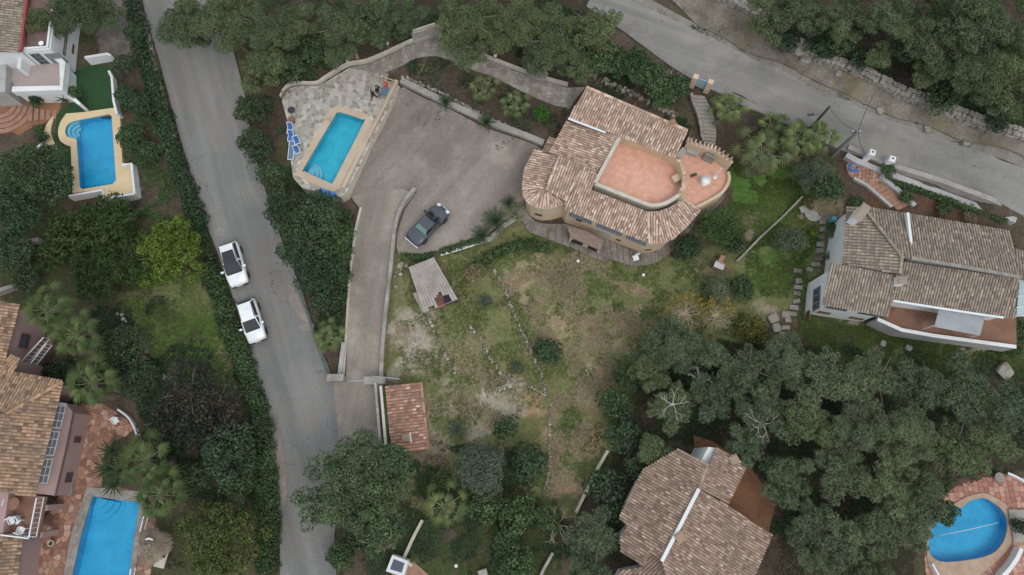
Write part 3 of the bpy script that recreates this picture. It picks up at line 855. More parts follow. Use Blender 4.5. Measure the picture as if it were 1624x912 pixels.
def tufts(name, label, cat, polys, n, mat, size=(.1, .3), spread=.8, test=None, seed=0, blades=4, sharp=.16, dz=.02):
    """low plants nobody could count: many small blades spread over outlines in the photograph"""
    rg = np.random.default_rng(seed+100)
    V = []; Fq = []
    pts = []
    for poly, share in polys:
        W_ = [tuple(G(a, b))[:2] for a, b in poly]
        x0, x1 = min(p[0] for p in W_), max(p[0] for p in W_); y0, y1 = min(p[1] for p in W_), max(p[1] for p in W_)
        q = np.stack([rg.uniform(x0, x1, n*3), rg.uniform(y0, y1, n*3)], 1)
        q = q[inpoly(q[:,0]+(fbm(q[:,0], q[:,1], 2.5, seed+31)-.5)*8, q[:,1]+(fbm(q[:,0], q[:,1], 2.5, seed+37)-.5)*8, W_)]
        for ex, _ in SINK: q = q[~inpoly(q[:,0], q[:,1], ex)]
        if dz < .05:
            for ex in ROADS: q = q[~inpoly(q[:,0], q[:,1], ex)]
        nn = fbm(q[:,0], q[:,1], 1.6, seed+9)
        q = q[nn > (test if test is not None else 0)]
        pts.append(q[:int(n*share)])
    q = np.concatenate(pts); k = len(q)
    z = terr(q[:,0], q[:,1])+dz
    s = rg.uniform(size[0], size[1], k)
    allv = []
    for b in range(blades):
        a = rg.uniform(0, 2*np.pi, k); lean = rg.uniform(.3, 1.0, k)*spread
        dx, dy = np.cos(a), np.sin(a); w = s*sharp*rg.uniform(.7, 1.4, k)
        bx = q[:,0]+rg.normal(0, .04, k); by = q[:,1]+rg.normal(0, .04, k)
        p0 = np.stack([bx-dy*w, by+dx*w, z], 1); p1 = np.stack([bx+dy*w, by-dx*w, z], 1)
        p2 = np.stack([bx+dx*s*lean, by+dy*s*lean, z+s*(.95-lean*.75)*.8], 1)
        allv.append(np.stack([p0, p1, p2], 1))
    A = np.concatenate(allv).reshape(-1, 3)
    off = np.array([A[:,0].mean(), A[:,1].mean(), A[:,2].min()])
    me = bpy.data.meshes.new(name)
    nt_ = len(A)//3
    me.vertices.add(len(A)); me.vertices.foreach_set('co', (A-off).ravel())
    me.loops.add(len(A)); me.loops.foreach_set('vertex_index', np.arange(len(A), dtype=np.int32))
    me.polygons.add(nt_); me.polygons.foreach_set('loop_start', np.arange(0, len(A), 3, dtype=np.int32))
    me.update(calc_edges=True); me.materials.append(M[mat])
    o = bpy.data.objects.new(name, me); o.location = off; link(o); stuff(o); tag(o, label, cat)
    return o

# ------------------------------------------------------------------ stones
def stone_mesh(seed, sx=1, sy=.8, sz=.6):
    r = random.Random(seed); bm = bmesh.new()
    bmesh.ops.create_cube(bm, size=1.0)
    bmesh.ops.bevel(bm, geom=bm.edges[:], offset=.16, segments=1, affect='EDGES')
    for v in bm.verts:
        v.co = Vector((v.co.x*sx*r.uniform(.85, 1.15), v.co.y*sy*r.uniform(.85, 1.15), v.co.z*sz*r.uniform(.85, 1.15)))
    me = bpy.data.meshes.new('stone'); bm.to_mesh(me); bm.free(); return me
STONES = [stone_mesh(i) for i in range(6)]
for _m in STONES: _m.materials.append(M['stone_dry'])
def stone_wall(name, px, label, width=.5, height=.8, size=.5, dz=0, courses=None, cat='wall', jit=.1, mat='stone_grey', seed=1, gap_p=0):
    """wall of laid stones, each stone a piece of its own, over a rubble core"""
    r = random.Random(seed)
    pts = resample([G(a, b, dz) for a, b in px], .5)
    root = thing(name, pts[len(pts)//2]-Vector((0,0,.1)), label, cat)
    coping(root, [p-Vector((0,0,.35)) for p in pts], width*.7, height*.8+.25, mat, 'core')
    L = sum((b-a).length for a, b in zip(pts[:-1], pts[1:]))
    rows = max(1, round(width/size)); crs = courses or max(1, round(height/(size*.62)))
    n = max(1, int(L/size)); k = 0
    fine = resample(pts, .1)
    for i in range(n):
        p = fine[min(len(fine)-1, int((i+.5)/n*len(fine)))]; p2 = fine[min(len(fine)-1, int((i+.5)/n*len(fine))+2)]; p0 = fine[max(0, int((i+.5)/n*len(fine))-2)]
        d = (p2-p0); d.z = 0
        if d.length < 1e-6: continue
        d.normalize(); s = Vector((-d.y, d.x, 0))
        for c in range(crs):
            for w in range(rows):
                if 0 < c < crs-1 and 0 < w < rows-1: continue
                if r.random() < gap_p: continue
                o = bpy.data.objects.new('stone', STONES[r.randrange(6)])
                q = p+s*((w+.5)/rows-.5)*width+d*r.uniform(-jit, jit)*size*2+Vector((0,0,(c+.5)*height/crs-.06+r.uniform(-.04,.04)))
                o.location = q-Vector(root.location); o.rotation_euler = (r.uniform(-.15,.15), r.uniform(-.15,.15), math.atan2(d.y, d.x)+r.uniform(-.3,.3))
                f = size*r.uniform(.8, 1.25); o.scale = (f, max(width/rows, .1)*r.uniform(1.0, 1.3), height/crs*1.6*r.uniform(.85, 1.15))
                o.parent = root; link(o); k += 1
    return root
def rubble_wall(name, px, label, width=.32, height=.35, size=.26, seed=1, cat='wall', mat='stone_low'):
    """low dry wall of stones too small to pick apart: one joined mesh of separate stones"""
    r = random.Random(seed); mb = MB()
    pts = resample([G(a, b) for a, b in px], size*.8)
    for i, p in enumerate(pts):
        for w in range(2):
            for c in range(max(1, int(height/.2))):
                if r.random() < .35: continue
                s = size*r.uniform(.6, 1.4)
                mb.box((p.x+r.uniform(-1,1)*width*.5, p.y+r.uniform(-1,1)*width*.5, p.z+.05+c*.18+r.uniform(0,.08)), (s, s*r.uniform(.6,1), s*r.uniform(.5,.9)), r.uniform(0, 3.14), r.uniform(.6,.95))
    root = thing(name, pts[len(pts)//2], label, cat)
    stuff(mb.build('stones', mat, root))
    return root
def loose_rock(px, py, s, label, seed=0, group=None, flat=.6):
    p = G(px, py)
    o = bpy.data.objects.new('rock', STONES[seed % 6]); o.location = p+Vector((0,0,s*flat*.2)); o.scale = (s, s*1.1, s*flat*1.6)
    o.rotation_euler = (.1, .15, seed*1.3); link(o); tag(o, label, 'rock', group); return o
# ================================================================== plants
def cards(name, cen, rad, flat, mat, l, w, cover=1.7, jit=.55, seed=0, low=-.3, up=.15, shell=(.82, 1.05)):
    """leaves spread over the lobes of a crown: every leaf its own small face"""
    rg = np.random.default_rng(seed)
    cen = np.asarray(cen, float); rad = np.asarray(rad, float)
    cnt = np.maximum(12, (cover*2*np.pi*rad**2*(1-low)/2/(l*w*.62)).astype(int))
    idx = np.repeat(np.arange(len(cen)), cnt); n = len(idx)
    zc = rg.uniform(low, 1, n); a = rg.uniform(0, 2*np.pi, n); rr = np.sqrt(np.maximum(0, 1-zc**2))
    d = np.stack([rr*np.cos(a), rr*np.sin(a), zc], 1)
    R = rad[idx]*rg.uniform(shell[0], shell[1], n)*(1+.12*np.sin(a*5+idx)+.1*np.sin(a*3+zc*6+idx*2))
    p = cen[idx]+d*R[:,None]*np.array([1, 1, flat])
    nrm = d+np.array([0, 0, up])+rg.normal(0, jit, (n, 3)); nrm /= np.linalg.norm(nrm, axis=1)[:,None]
    t = np.cross(nrm, rg.normal(0, 1, (n, 3))); t /= np.linalg.norm(t, axis=1)[:,None]+1e-9
    b = np.cross(nrm, t)
    s = rg.uniform(.65, 1.35, n)[:,None]
    L = t*l*s*.5; Wd = b*w*s*.5
    V = np.stack([p-L, p+Wd, p+L, p-Wd], 1).reshape(-1, 3)
    me = bpy.data.meshes.new(name)
    me.vertices.add(4*n); me.vertices.foreach_set('co', V.ravel())
    me.loops.add(4*n); me.loops.foreach_set('vertex_index', np.arange(4*n, dtype=np.int32))
    me.polygons.add(n); me.polygons.foreach_set('loop_start', np.arange(0, 4*n, 4, dtype=np.int32))
    me.update(calc_edges=True); me.materials.append(M[mat])
    return me
def lobes(seed, R, hz, n, lo, hi, uneven=.22, low_layer=.35):
    r = random.Random(seed); C = []; Q = []
    ph = [r.uniform(0, 6.28) for _ in range(3)]
    for i in range(n):
        a = i*2.39996+r.uniform(-.3, .3); f = math.sqrt((i+.5)/n)
        Rt = R*(1+uneven*(.5*math.sin(2*a+ph[0])+.3*math.sin(3*a+ph[1])+.3*math.sin(5*a+ph[2])))
        lr = R*r.uniform(lo, hi)
        rad = max(0, Rt-lr)*f*r.uniform(.88, 1.04)
        z = hz*(math.sqrt(max(0, 1-(f*.93)**2))*r.uniform(.38, 1.1))
        C.append((rad*math.cos(a), rad*math.sin(a), z)); Q.append(lr)
        if r.random() < low_layer:
            C.append((rad*math.cos(a+.4)*.9, rad*math.sin(a+.4)*.9, z-hz*r.uniform(.35, .6))); Q.append(lr*1.05)
    return C, Q
def boughs(seed, R, hz, nb):
    """pine: separate boughs at different heights, each a head of smaller tufts, deep gaps between"""
    r = random.Random(seed); C = []; Q = []; ph = r.uniform(0, 6.28)
    for i in range(nb):
        a = i*2.39996+r.uniform(-.35, .35); f = math.sqrt((i+.35)/nb)
        Rt = R*(1+.14*math.sin(2*a+ph)+.1*math.sin(3*a+2*ph)); br = R*r.uniform(.25, .37)*(1.25 if nb < 7 else 1)
        d = max(0, Rt-br*.95)*f; z = hz*math.sqrt(max(0, 1-(f*.85)**2))*r.uniform(.3, 1.1)
        x, y = d*math.cos(a), d*math.sin(a)
        for k in range(8):
            t = k*2.39996+r.uniform(-.3, .3); q = 0 if k == 0 else br*r.uniform(.42, .74)
            C.append((x+q*math.cos(t), y+q*math.sin(t), z-(q/br)**2*br*.45+r.uniform(-.05, .05)*br)); Q.append(br*r.uniform(.32, .52))
        C.append((x*.9, y*.9, z-br*.75)); Q.append(br*.6)
    return C, Q
# kinds of crown: material, leaf length, width, lobes, lobe size, flattening, cover, jitter
KINDS = {
 'pine':   dict(mat='leaf_pine', l=.21, w=.052, n=30, lo=.16, hi=.29, flat=.85, hz=.7, cover=1.75, jit=.45),
 'pineg':  dict(mat='leaf_pine_grey', l=.22, w=.05, n=36, lo=.13, hi=.27, flat=.85, hz=.7, cover=1.7, jit=.5),
 'dark':   dict(mat='leaf_dark', l=.2, w=.12, n=40, lo=.14, hi=.26, flat=.8, hz=.6, cover=1.6, jit=.5),
 'mid':    dict(mat='leaf_mid', l=.19, w=.12, n=40, lo=.14, hi=.26, flat=.8, hz=.6, cover=1.6, jit=.5),
 'ivy':    dict(mat='leaf_ivy', l=.18, w=.14, n=30, lo=.18, hi=.3, flat=.8, hz=.6, cover=1.7, jit=.5),
 'lime':   dict(mat='leaf_lime', l=.3, w=.11, n=56, lo=.12, hi=.2, flat=.9, hz=.55, cover=1.6, jit=.5),
 'juniper':dict(mat='leaf_juniper', l=.42, w=.09, n=50, lo=.12, hi=.24, flat=.8, hz=.45, cover=1.5, jit=.5),
 'olive':  dict(mat='leaf_olive', l=.17, w=.055, n=26, lo=.2, hi=.34, flat=.8, hz=.6, cover=1.5, jit=.9),
 'carob':  dict(mat='leaf_carob', l=.2, w=.1, n=66, lo=.11, hi=.2, flat=.8, hz=.55, cover=1.6, jit=.5),
 'maroon': dict(mat='leaf_maroon', l=.26, w=.15, n=50, lo=.1, hi=.2, flat=.7, hz=.5, cover=.8, jit=.9),
 'gold':   dict(mat='leaf_gold', l=.26, w=.13, n=56, lo=.11, hi=.2, flat=.7, hz=.5, cover=1.5, jit=.7),
 'feather':dict(mat='leaf_feather', l=.4, w=.06, n=26, lo=.2, hi=.34, flat=.8, hz=.6, cover=1.0, jit=1.0),
 'bright': dict(mat='leaf_bright', l=.16, w=.1, n=22, lo=.18, hi=.32, flat=.8, hz=.6, cover=1.3, jit=.7),
 'yellow': dict(mat='leaf_yellow', l=.16, w=.09, n=22, lo=.16, hi=.3, flat=.7, hz=.5, cover=.7, jit=.9),
 'dry':    dict(mat='leaf_dry', l=.3, w=.05, n=20, lo=.2, hi=.34, flat=.7, hz=.5, cover=.7, jit=1.0),
}
_crowns = {}
def crown_mesh(kind, R, var):
    sizes = (.5, .9, 1.5, 2.4, 3.6, 5.0)
    S = min(sizes, key=lambda s: abs(math.log(s/R)))
    key = (kind, S, var % (3 if kind in ('pine', 'pineg') else 2))
    if key not in _crowns:
        k = KINDS[kind]; sd = (list(KINDS).index(kind)*100+int(S*10)*7+key[2]*3)
        n = max(7, int(k['n']*min(1.35, max(.22, (S/3.2)**1.1))))
        grow = (46/max(7, k['n']))**.0*((k['n']/n)**.45)
        C, Q = lobes(sd, S, S*k['hz'], n, k['lo']*grow, k['hi']*grow)
        if kind in ('pine', 'pineg'): C, Q = boughs(sd, S, S*k['hz'], 13 if S > 3 else 10 if S > 2 else 6)
        ls = 1 if S > 1 else (.8 if S > .6 else .62)
        _crowns[key] = cards(kind+'_crown', C, Q, k['flat'], k['mat'], k['l']*ls, k['w']*ls, k['cover'], k['jit'], sd)
    return _crowns[key], S
_seed = [0]
def tree(kind, px, py, rpx, hc, label, name='tree', cat='tree', group=None, sq=1.0, bark='bark', trunk=True, limbs=5, lean=0.0):
    """px,py: middle of the crown in the photograph; rpx its radius there; hc: height of the crown's middle above ground"""
    _seed[0] += 1; r = random.Random(_seed[0]*13+5)
    z = 1.0
    for _ in range(8):
        p = P(px, py, z+hc); z = th(p.x, p.y)
    c = P(px, py, z+hc)
    R = rpx*(HCAM-c.z)/F_PX/(-ray(px, py).z)
    me, S = crown_mesh(kind, R, _seed[0])
    root = thing(name, (c.x, c.y, z), label, cat, group)
    f = R/S
    hz = KINDS[kind]['hz']*R*sq
    co = bpy.data.objects.new('crown', me); co.parent = root
    co.location = (0, 0, hc-hz*.75); co.rotation_euler = (0, 0, r.uniform(0, 6.28)); co.scale = (f, f, f*sq)
    link(co)
    if trunk:
        mb = MB(); tr = max(.04, R*.045)
        ov = Vector((c.x, c.y)).normalized()*min(R*.75, hc*.45); bx, by = ov.x+r.uniform(-1, 1)*R*.1+lean, ov.y+r.uniform(-1, 1)*R*.1
        top = Vector((c.x, c.y, z+hc-hz*.2)); base = Vector((c.x+bx, c.y+by, z-.2))
        mid = base.lerp(top, .5)+Vector((r.uniform(-1,1)*R*.06, r.uniform(-1,1)*R*.06, 0))
        mb.tube([base, mid, top], [tr*1.25, tr, tr*.5], 7)
        for i in range(limbs):
            a = i*6.28/limbs+r.uniform(-.4, .4); s = base.lerp(top, r.uniform(.45, .9))
            e = Vector((c.x+math.cos(a)*R*.68, c.y+math.sin(a)*R*.68, z+hc+hz*r.uniform(-.1, .35)))
            mb.tube([s, s.lerp(e, .5)+Vector((0,0,R*r.uniform(0,.12))), e], [tr*.5, tr*.34, tr*.12], 5)
        mb.build('trunk', bark, root, True)
    return root
def hedge(name, px, width, height, mat, label, cat='hedge', l=.19, w=.14, seed=0, dz=0, cover=1.7, jit=.55, group=None, uneven=.25):
    r = random.Random(seed+77)
    pts = resample([G(a, b, dz) for a, b in px], width*.42)
    root = thing(name, pts[len(pts)//2], label, cat, group)
    C = []; Q = []
    for p in pts:
        for k in range(2):
            lr = width*r.uniform(.28, .42)
            C.append((p.x+r.uniform(-1,1)*width*.24-root.location.x, p.y+r.uniform(-1,1)*width*.24-root.location.y, p.z+height*r.uniform(1-uneven*1.6, 1)-lr*.8-root.location.z)); Q.append(lr)
        C.append((p.x-root.location.x, p.y-root.location.y, p.z+height*.35-root.location.z)); Q.append(width*.48)
    me = cards('foliage', C, Q, .95, mat, l, w, cover, jit, seed)
    o = bpy.data.objects.new('foliage', me); o.parent = root; link(o)
    mb = MB()
    for i, p in enumerate(pts[::3]):
        mb.tube([p-Vector((0,0,.1)), p+Vector((r.uniform(-.1,.1), r.uniform(-.1,.1), height*.6))], [.05, .02], 5)
    mb.build('stems', 'bark', root)
    return root

# ---- fan palms
def fan_frond(seed, mat, pet=.75, fr=.62, seg=13, droop=.35):
    """petiole along +x, pleated fan with split tips at its end; leaves origin at the palm's heart"""
    r = random.Random(seed); V = []; Fc = []
    V += [(0,-.02,0),(0,.02,0),(pet,.013,0),(pet,-.013,0)]; Fc.append((0,1,2,3))
    half = math.radians(105)
    ctr = len(V); V.append((pet, 0, 0))
    prev = None
    for i in range(seg):
        a0 = -half+2*half*i/seg; a1 = -half+2*half*(i+1)/seg; am = (a0+a1)/2
        rr = fr*(1-.28*(abs(am)/half)**2)*r.uniform(.92, 1.06)
        def pt(a, q, z): return (pet+math.cos(a)*q, math.sin(a)*q, z-droop*(q/fr)**2*fr*(.4+.6*math.cos(am)))
        b = len(V)
        V += [pt(a0, rr*.5, -.015), pt(am, rr*.6, .06), pt(a1, rr*.5, -.015), pt(am+r.uniform(-.05,.05), rr*1.18, -.05)]
        Fc += [(ctr, b, b+1), (ctr, b+1, b+2), (b, b+3, b+1), (b+1, b+3, b+2)]
    me = bpy.data.meshes.new('frond'); me.from_pydata(V, [], Fc); me.materials.append(M[mat]); me.update(); return me
FANS = {m: [fan_frond(i, m, pet, fr) for i, (pet, fr) in enumerate(((.55,.44),(.8,.48),(1.0,.46)))] for m in ('frond_green','frond_blue','frond_dark','frond_brown')}
def palm(px, py, rpx, hc, label, mat='frond_green', n=26, brown=4, seed=0, group='fan palms', droop=.0, name='fan_palm'):
    r = random.Random(seed+3); z = 1.0
    for _ in range(8):
        p = P(px, py, z+hc); z = th(p.x, p.y)
    c = P(px, py, z+hc)
    R = 1.14*rpx*(HCAM-c.z)/F_PX/(-ray(px, py).z); f = R/1.42
    root = thing(name, (c.x, c.y, z), label, 'palm tree', group)
    mb = MB(); prof = [(.2*f+.04, -.2)]
    k = max(4, int(hc/.3))
    for i in range(k+1):
        prof.append(((.17+.05*(i % 2))*f*(1-.2*i/k)+.02, hc*i/k))
    prof.append((.05*f, hc+.15*f))
    mb.lathe((c.x, c.y, z), prof, 9); mb.build('trunk', 'bark', root)
    n = int(n*.8)
    for i in range(n+brown):
        o = bpy.data.objects.new('frond', FANS['frond_brown' if i >= n else mat][i % 3])
        if i >= n: el = math.radians(r.uniform(-55, -25))
        else: el = math.radians(72-100*((i+.5)/n)**.9+r.uniform(-10, 10)-droop)
        o.parent = root; o.location = (0, 0, hc+.05*f)
        o.rotation_euler = (Matrix.Rotation(i*2.39996+r.uniform(-.2,.2), 3, 'Z') @ Matrix.Rotation(-el, 3, 'Y') @ Matrix.Rotation(r.uniform(-.35,.35), 3, 'X')).to_euler()
        s = f*r.uniform(.85, 1.12); o.scale = (s, s, s)
        if i >= n: o['label'] = 'dead brown frond hanging down'
        link(o)
    return root
# ---- cycads, yuccas, agaves: rosettes of long leaves
def feather_frond(seed, mat, L=1.0, pairs=14, lw=.2):
    r = random.Random(seed); V = []; Fc = []
    def arc(t): return (L*t, 0, L*(.32*t-.42*t*t))
    for i in range(6):
        a = arc(i/6); b = arc((i+1)/6); k = len(V)
        V += [(a[0],-.012,a[2]),(a[0],.012,a[2]),(b[0],.009,b[2]),(b[0],-.009,b[2])]; Fc.append((k,k+1,k+2,k+3))
    for i in range(pairs):
        t = .12+.86*i/pairs; a = arc(t); w = lw*L*math.sin(math.pi*min(1, t*.85+.15))*r.uniform(.9,1.1)+.02
        for s in (-1, 1):
            k = len(V); V += [(a[0]-.016*L, 0, a[2]), (a[0]+.022*L, 0, a[2]), (a[0]+w*.55, s*w, a[2]+w*.28)]; Fc.append((k,k+1,k+2))
    me = bpy.data.meshes.new('frond'); me.from_pydata(V, [], Fc); me.materials.append(M[mat]); me.update(); return me
def blade_leaf(seed, mat, L=1.0, w=.09, curl=.15):
    V = []; Fc = []
    prof = [(0,.6),(.3,1),(.7,.7),(1,.02)]
    for t, k in prof: V += [(L*t, -w*k, .03*L+curl*L*t*t*-1), (L*t, 0, -curl*L*t*t), (L*t, w*k, .03*L-curl*L*t*t)]
    for i in range(3):
        for j in range(2): a = i*3+j; Fc.append((a, a+3, a+4, a+1))
    me = bpy.data.meshes.new('leaf'); me.from_pydata(V, [], Fc); me.materials.append(M[mat]); me.update(); return me
ROS = {'cycad': [feather_frond(i, 'frond_cycad') for i in range(3)], 'yucca': [blade_leaf(i, 'frond_cycad', 1, .06, .2) for i in range(2)], 'agave': [blade_leaf(i, 'leaf_olive', 1, .09, .05) for i in range(2)]}
def rosette(kind, px, py, rpx, hc, label, n=22, seed=0, group=None, name=None, cat='plant'):
    r = random.Random(seed+9); z = 1.0
    for _ in range(8):
        p = P(px, py, z+hc); z = th(p.x, p.y)
    c = P(px, py, z+hc); R = 1.25*rpx*(HCAM-c.z)/F_PX/(-ray(px, py).z)
    root = thing(name or kind, (c.x, c.y, z), label, cat, group)
    MB().lathe((c.x, c.y, z), [(.16,-.1),(.15,hc*.5),(.13,hc),(.04,hc+.1)], 8).build('trunk', 'bark', root)
    for i in range(n):
        o = bpy.data.objects.new('frond' if kind == 'cycad' else 'leaf', ROS[kind][i % len(ROS[kind])])
        el = math.radians(72-80*(i+.5)/n+r.uniform(-6, 6)); s = R*r.uniform(.85, 1.12)*1.02
        o.parent = root; o.location = (0, 0, hc+.05); o.scale = (s, s, s)
        o.rotation_euler = (Matrix.Rotation(i*2.39996+r.uniform(-.15,.15), 3, 'Z') @ Matrix.Rotation(-el, 3, 'Y')).to_euler(); link(o)
    return root
# ---- bare trees
def bare_tree(px, py, rpx, hc, label, bark='bark_pale', seed=0, depth=5, name='bare_tree', leaves=None, spread=1.0, nb=6):
    r = random.Random(seed+55); z = 1.0
    for _ in range(8):
        p = P(px, py, z+hc*.5); z = th(p.x, p.y)
    c = P(px, py, z+hc*.4); R = rpx*(HCAM-c.z)/F_PX/(-ray(px, py).z)
    base = Vector((c.x, c.y, z))
    root = thing(name, base, label, 'tree')
    mb = MB(); tips = []
    def grow(p, d, L, rad, lv):
        q = p+d*L*.5+Vector((r.uniform(-1,1), r.uniform(-1,1), r.uniform(-.5,.8)))*L*.1
        e = q+(d+Vector((r.uniform(-1,1), r.uniform(-1,1), r.uniform(-.3,.4)))*.25).normalized()*L*.5
        mb.tube([p, q, e], [rad, rad*.75, rad*.5], 6 if lv > 2 else 4, cap=False)
        if lv == 0: tips.append(e); return
        for k in range(2 if lv < depth else 3):
            nd = (d+Vector((r.uniform(-1,1), r.uniform(-1,1), r.uniform(-.25,.35)))*.8).normalized()
            grow(e if k < 2 else q, nd, L*r.uniform(.55,.8), rad*.62, lv-1)
    th_ = hc*.35
    mb.tube([base-Vector((0,0,.15)), base+Vector((0,0,th_*.6)), base+Vector((0,0,th_))], [R*.06, R*.05, R*.045], 7)
    for i in range(nb):
        a = i*6.28/nb+r.uniform(-.3,.3)
        d = Vector((math.cos(a)*spread, math.sin(a)*spread, r.uniform(.35,.8))).normalized()
        grow(base+Vector((0,0,th_)), d, R*.36, R*.022, depth-1)
    mb.build('branches', bark, root, True)
    if leaves:
        b = np.array([t-base for t in tips if t.y > base.y-R*.2])[:150]
        me = cards('foliage', b, np.full(len(b), R*.04), .8, leaves, .11, .06, .5, 1.0, seed)
        o = bpy.data.objects.new('foliage', me); o.parent = root; link(o)
    return root
# ================================================================== houses
def pz(px, z): return [P(a, b, z) for a, b in px]
def slab_part(parent, name, px, z0, z1, mat):
    return MB().prism([tuple(p)[:2] for p in pz(px, z1)], z0, z1).build(name, mat, parent)
def band(parent, name, px, z, w, h, mat):
    return coping(parent, pz(px, z), w, h, mat, name)
def tile_band(parent, px, z0, z, mat, w=.36, step=.24, name='coping_tiles'):
    """short cover tiles laid across the top of a wall"""
    pts = [Vector((p.x, p.y, z)) for p in resample(pz(px, z0), step)]; mb = MB(); seg = 4
    for i in range(len(pts)-1):
        p = pts[i]; d = pts[i+1]-pts[i]; d.z = 0
        if d.length < 1e-5: continue
        d.normalize(); s = Vector((-d.y, d.x, 0)); V = []
        j = RNG.uniform(-.04, .04)
        for t, rr in ((-w/2+j, .12), (w/2+j, .1)):
            for k in range(seg+1):
                a = math.pi*k/seg; V.append(p+s*t+d*math.cos(a)*rr+Vector((0,0,math.sin(a)*.09)))
        mb.add(V, [(k, k+1, seg+2+k, seg+1+k) for k in range(seg)])
    return stuff(mb.build(name, mat, parent))
def chimney(parent, px, py, z, size, h, wall, cap, rz=0, capname='tile_cap'):
    p = P(px, py, z)
    c = MB().box((p.x, p.y, z+h/2-.4), (size[0], size[1], h+.8), rz).build('chimney', wall, parent)
    MB().box((p.x, p.y, z+h+.05), (size[0]*1.25, size[1]*1.25, .1), rz, .6).build('cap', cap, c)
    return c
def arch_panel(parent, A, B, t0, t1, z0, z1, mat, name='opening', o=.02):
    A = Vector((A[0], A[1], 0)); B = Vector((B[0], B[1], 0)); d = (B-A).normalized(); n = Vector((d.y, -d.x, 0))
    pts = [(t0, z0), (t1, z0)]; r = (t1-t0)/2; c = (t0+t1)/2; hh = min(r, (z1-z0)*.8)
    for k in range(9):
        a = math.pi*k/8; pts.append((c+math.cos(a)*r, z1-hh+math.sin(a)*hh))
    V = [A+d*t+n*o+Vector((0,0,z)) for t, z in pts]+[A+d*t-n*.05+Vector((0,0,z)) for t, z in pts]
    m = len(pts)
    return MB().add(V, [tuple(range(m))]+[(i, m+i, m+(i+1) % m, (i+1) % m) for i in range(m)]).build(name, mat, parent)

def wall_top(parent, name, px, z, w, h, mat):
    """outline read along the top edge of a wall"""
    return coping(parent, [p-Vector((0,0,h)) for p in pz(px, z)], w, h, mat, name)
# ------------------------------------------------------------------ main villa
V0 = P(980, 300, 1.0)
HM = thing('villa', (V0.x, V0.y, 1.0), 'cream villa with rounded corners, pink tiled roofs and a sunken peach roof terrace', 'house')
FOOT = [(829,292),(830,312),(838,322),(850,328),(863,331),(877,330),(893,326),(897,333),(1030,386),(1048,385),(1066,379),(1086,361),(1108,335),(1090,300),(1066,252),(985,217),(902,187),(871,243),(848,238)]
fw = inset([tuple(P(a, b, 4.8))[:2] for a, b in FOOT], .32)
MB().prism(fw, .3, 4.66).build('wall', 'cream_wall', HM)
plA, ptA = roof(HM, [(930,138),(1090,207),(1071,251),(985,217),(902,186)], [(930,138,7.0),(1090,207,7.0),(902,186,6.15)], 'tile_main', seed=1)
body(HM, ptA, plA, 3.2, 'cream_wall', .25)
ridge(HM, ptA[0], ptA[1], 'tile_main')
plB, ptB = roof(HM, [(899,192),(981,216),(945,277),(925,262),(887,249),(871,243)], [(899,191,5.1),(871,243,5.1),(981,216,6.0)], 'tile_main', seed=2)
body(HM, ptB, plB, 4.0, 'cream_wall', .2)
roof(HM, [(848,237),(887,250),(866,301),(829,292),(832,268)], [(848,237,4.9),(829,292,4.9),(887,250,5.5)], 'tile_main', seed=3)
AP = (866, 301, 5.46)
outer = [(829,292),(829,303),(831,313),(838,322),(850,328.5),(863,331),(877,330),(888,327),(896,319)]
for i in range(len(outer)-1):
    a, b = outer[i], outer[i+1]
    roof(HM, [AP[:2], a, b], [AP, (*a, 4.82), (*b, 4.82)], 'tile_main', seed=4+i, thick=.12)
plE, ptE = roof(HM, [(887,248),(926,261),(896,318),(866,301)], [(887,248,6.15),(926,261,6.15),(866,301,5.75)], 'tile_main', seed=14, thick=.3)
ridge(HM, ptE[0], ptE[3], 'tile_main', .12); ridge(HM, ptE[1], ptE[2], 'tile_main', .12)
plF, ptF = roof(HM, [(926,262),(946,277),(938,301),(1027,336),(1030,386),(896,332),(896,318)], [(938,301,5.85),(1027,336,5.85),(896,332,4.8)], 'tile_main', seed=15)
IN = [(1027,336),(1045,335),(1062,329),(1076,321),(1084,316)]; OU = [(1030,386),(1048,385.5),(1067,379),(1087,361),(1110,334)]
for i in range(4):
    roof(HM, [IN[i], IN[i+1], OU[i+1], OU[i]], [(*IN[i], 5.85), (*OU[i], 4.8), (*OU[i+1], 4.8)], 'tile_main', seed=20+i)
ridge(HM, P(1027,336,5.88), P(1030,386,4.84), 'tile_main', .11)
ridge(HM, P(1083,316,5.88), P(1110,334,4.84), 'tile_main', .11)
pl2, pt2 = roof(HM, [(872,217),(886,222),(873,244),(861,239)], [(872,217,3.5),(886,222,3.8),(861,239,3.5)], 'tile_main', seed=30)
body(HM, pt2, pl2, 1.8, 'cream_wall', .12)
slab_part(HM, 'terrace_floor', [(979,222),(1000,229),(1050,247),(1068,259),(1077,272),(1081,288),(1080,303),(1071,317),(1052,329),(1030,333),(1012,327),(940,299)], 4.3, 4.8, 'peach_floor')
band(HM, 'parapet', smooth_px([(981,225),(1000,231.5),(1030,242),(1050,250),(1067,262),(1075,273),(1079,287)], 3), 4.8, .24, 1.32, 'cream_wall')
tile_band(HM, smooth_px([(981,225),(1000,231.5),(1030,242),(1050,250),(1067,262),(1075,273),(1079,287)], 3), 4.8, 6.13, 'tile_main', .3)
band(HM, 'parapet', smooth_px([(1080,287),(1081,296),(1079,305),(1073,316)], 3), 4.8, .24, 1.05, 'cream_wall')
tile_band(HM, smooth_px([(1080,288),(1081,296),(1079,305),(1073,315)], 3), 4.8, 5.86, 'tile_main')
band(HM, 'parapet', smooth_px([(941,299),(980,314.5),(1012,327),(1030,333),(1052,329),(1072,317)], 3), 4.8, .3, 1.12, 'pale_coping')
band(HM, 'parapet', [(982,223),(962,260),(941,299)], 4.8, .3, 1.35, 'pale_coping')
MB().box(tuple(P(1072,284,5.1)), (.7,.6,.6), .5).build('terrace_step', 'cream_wall', HM)
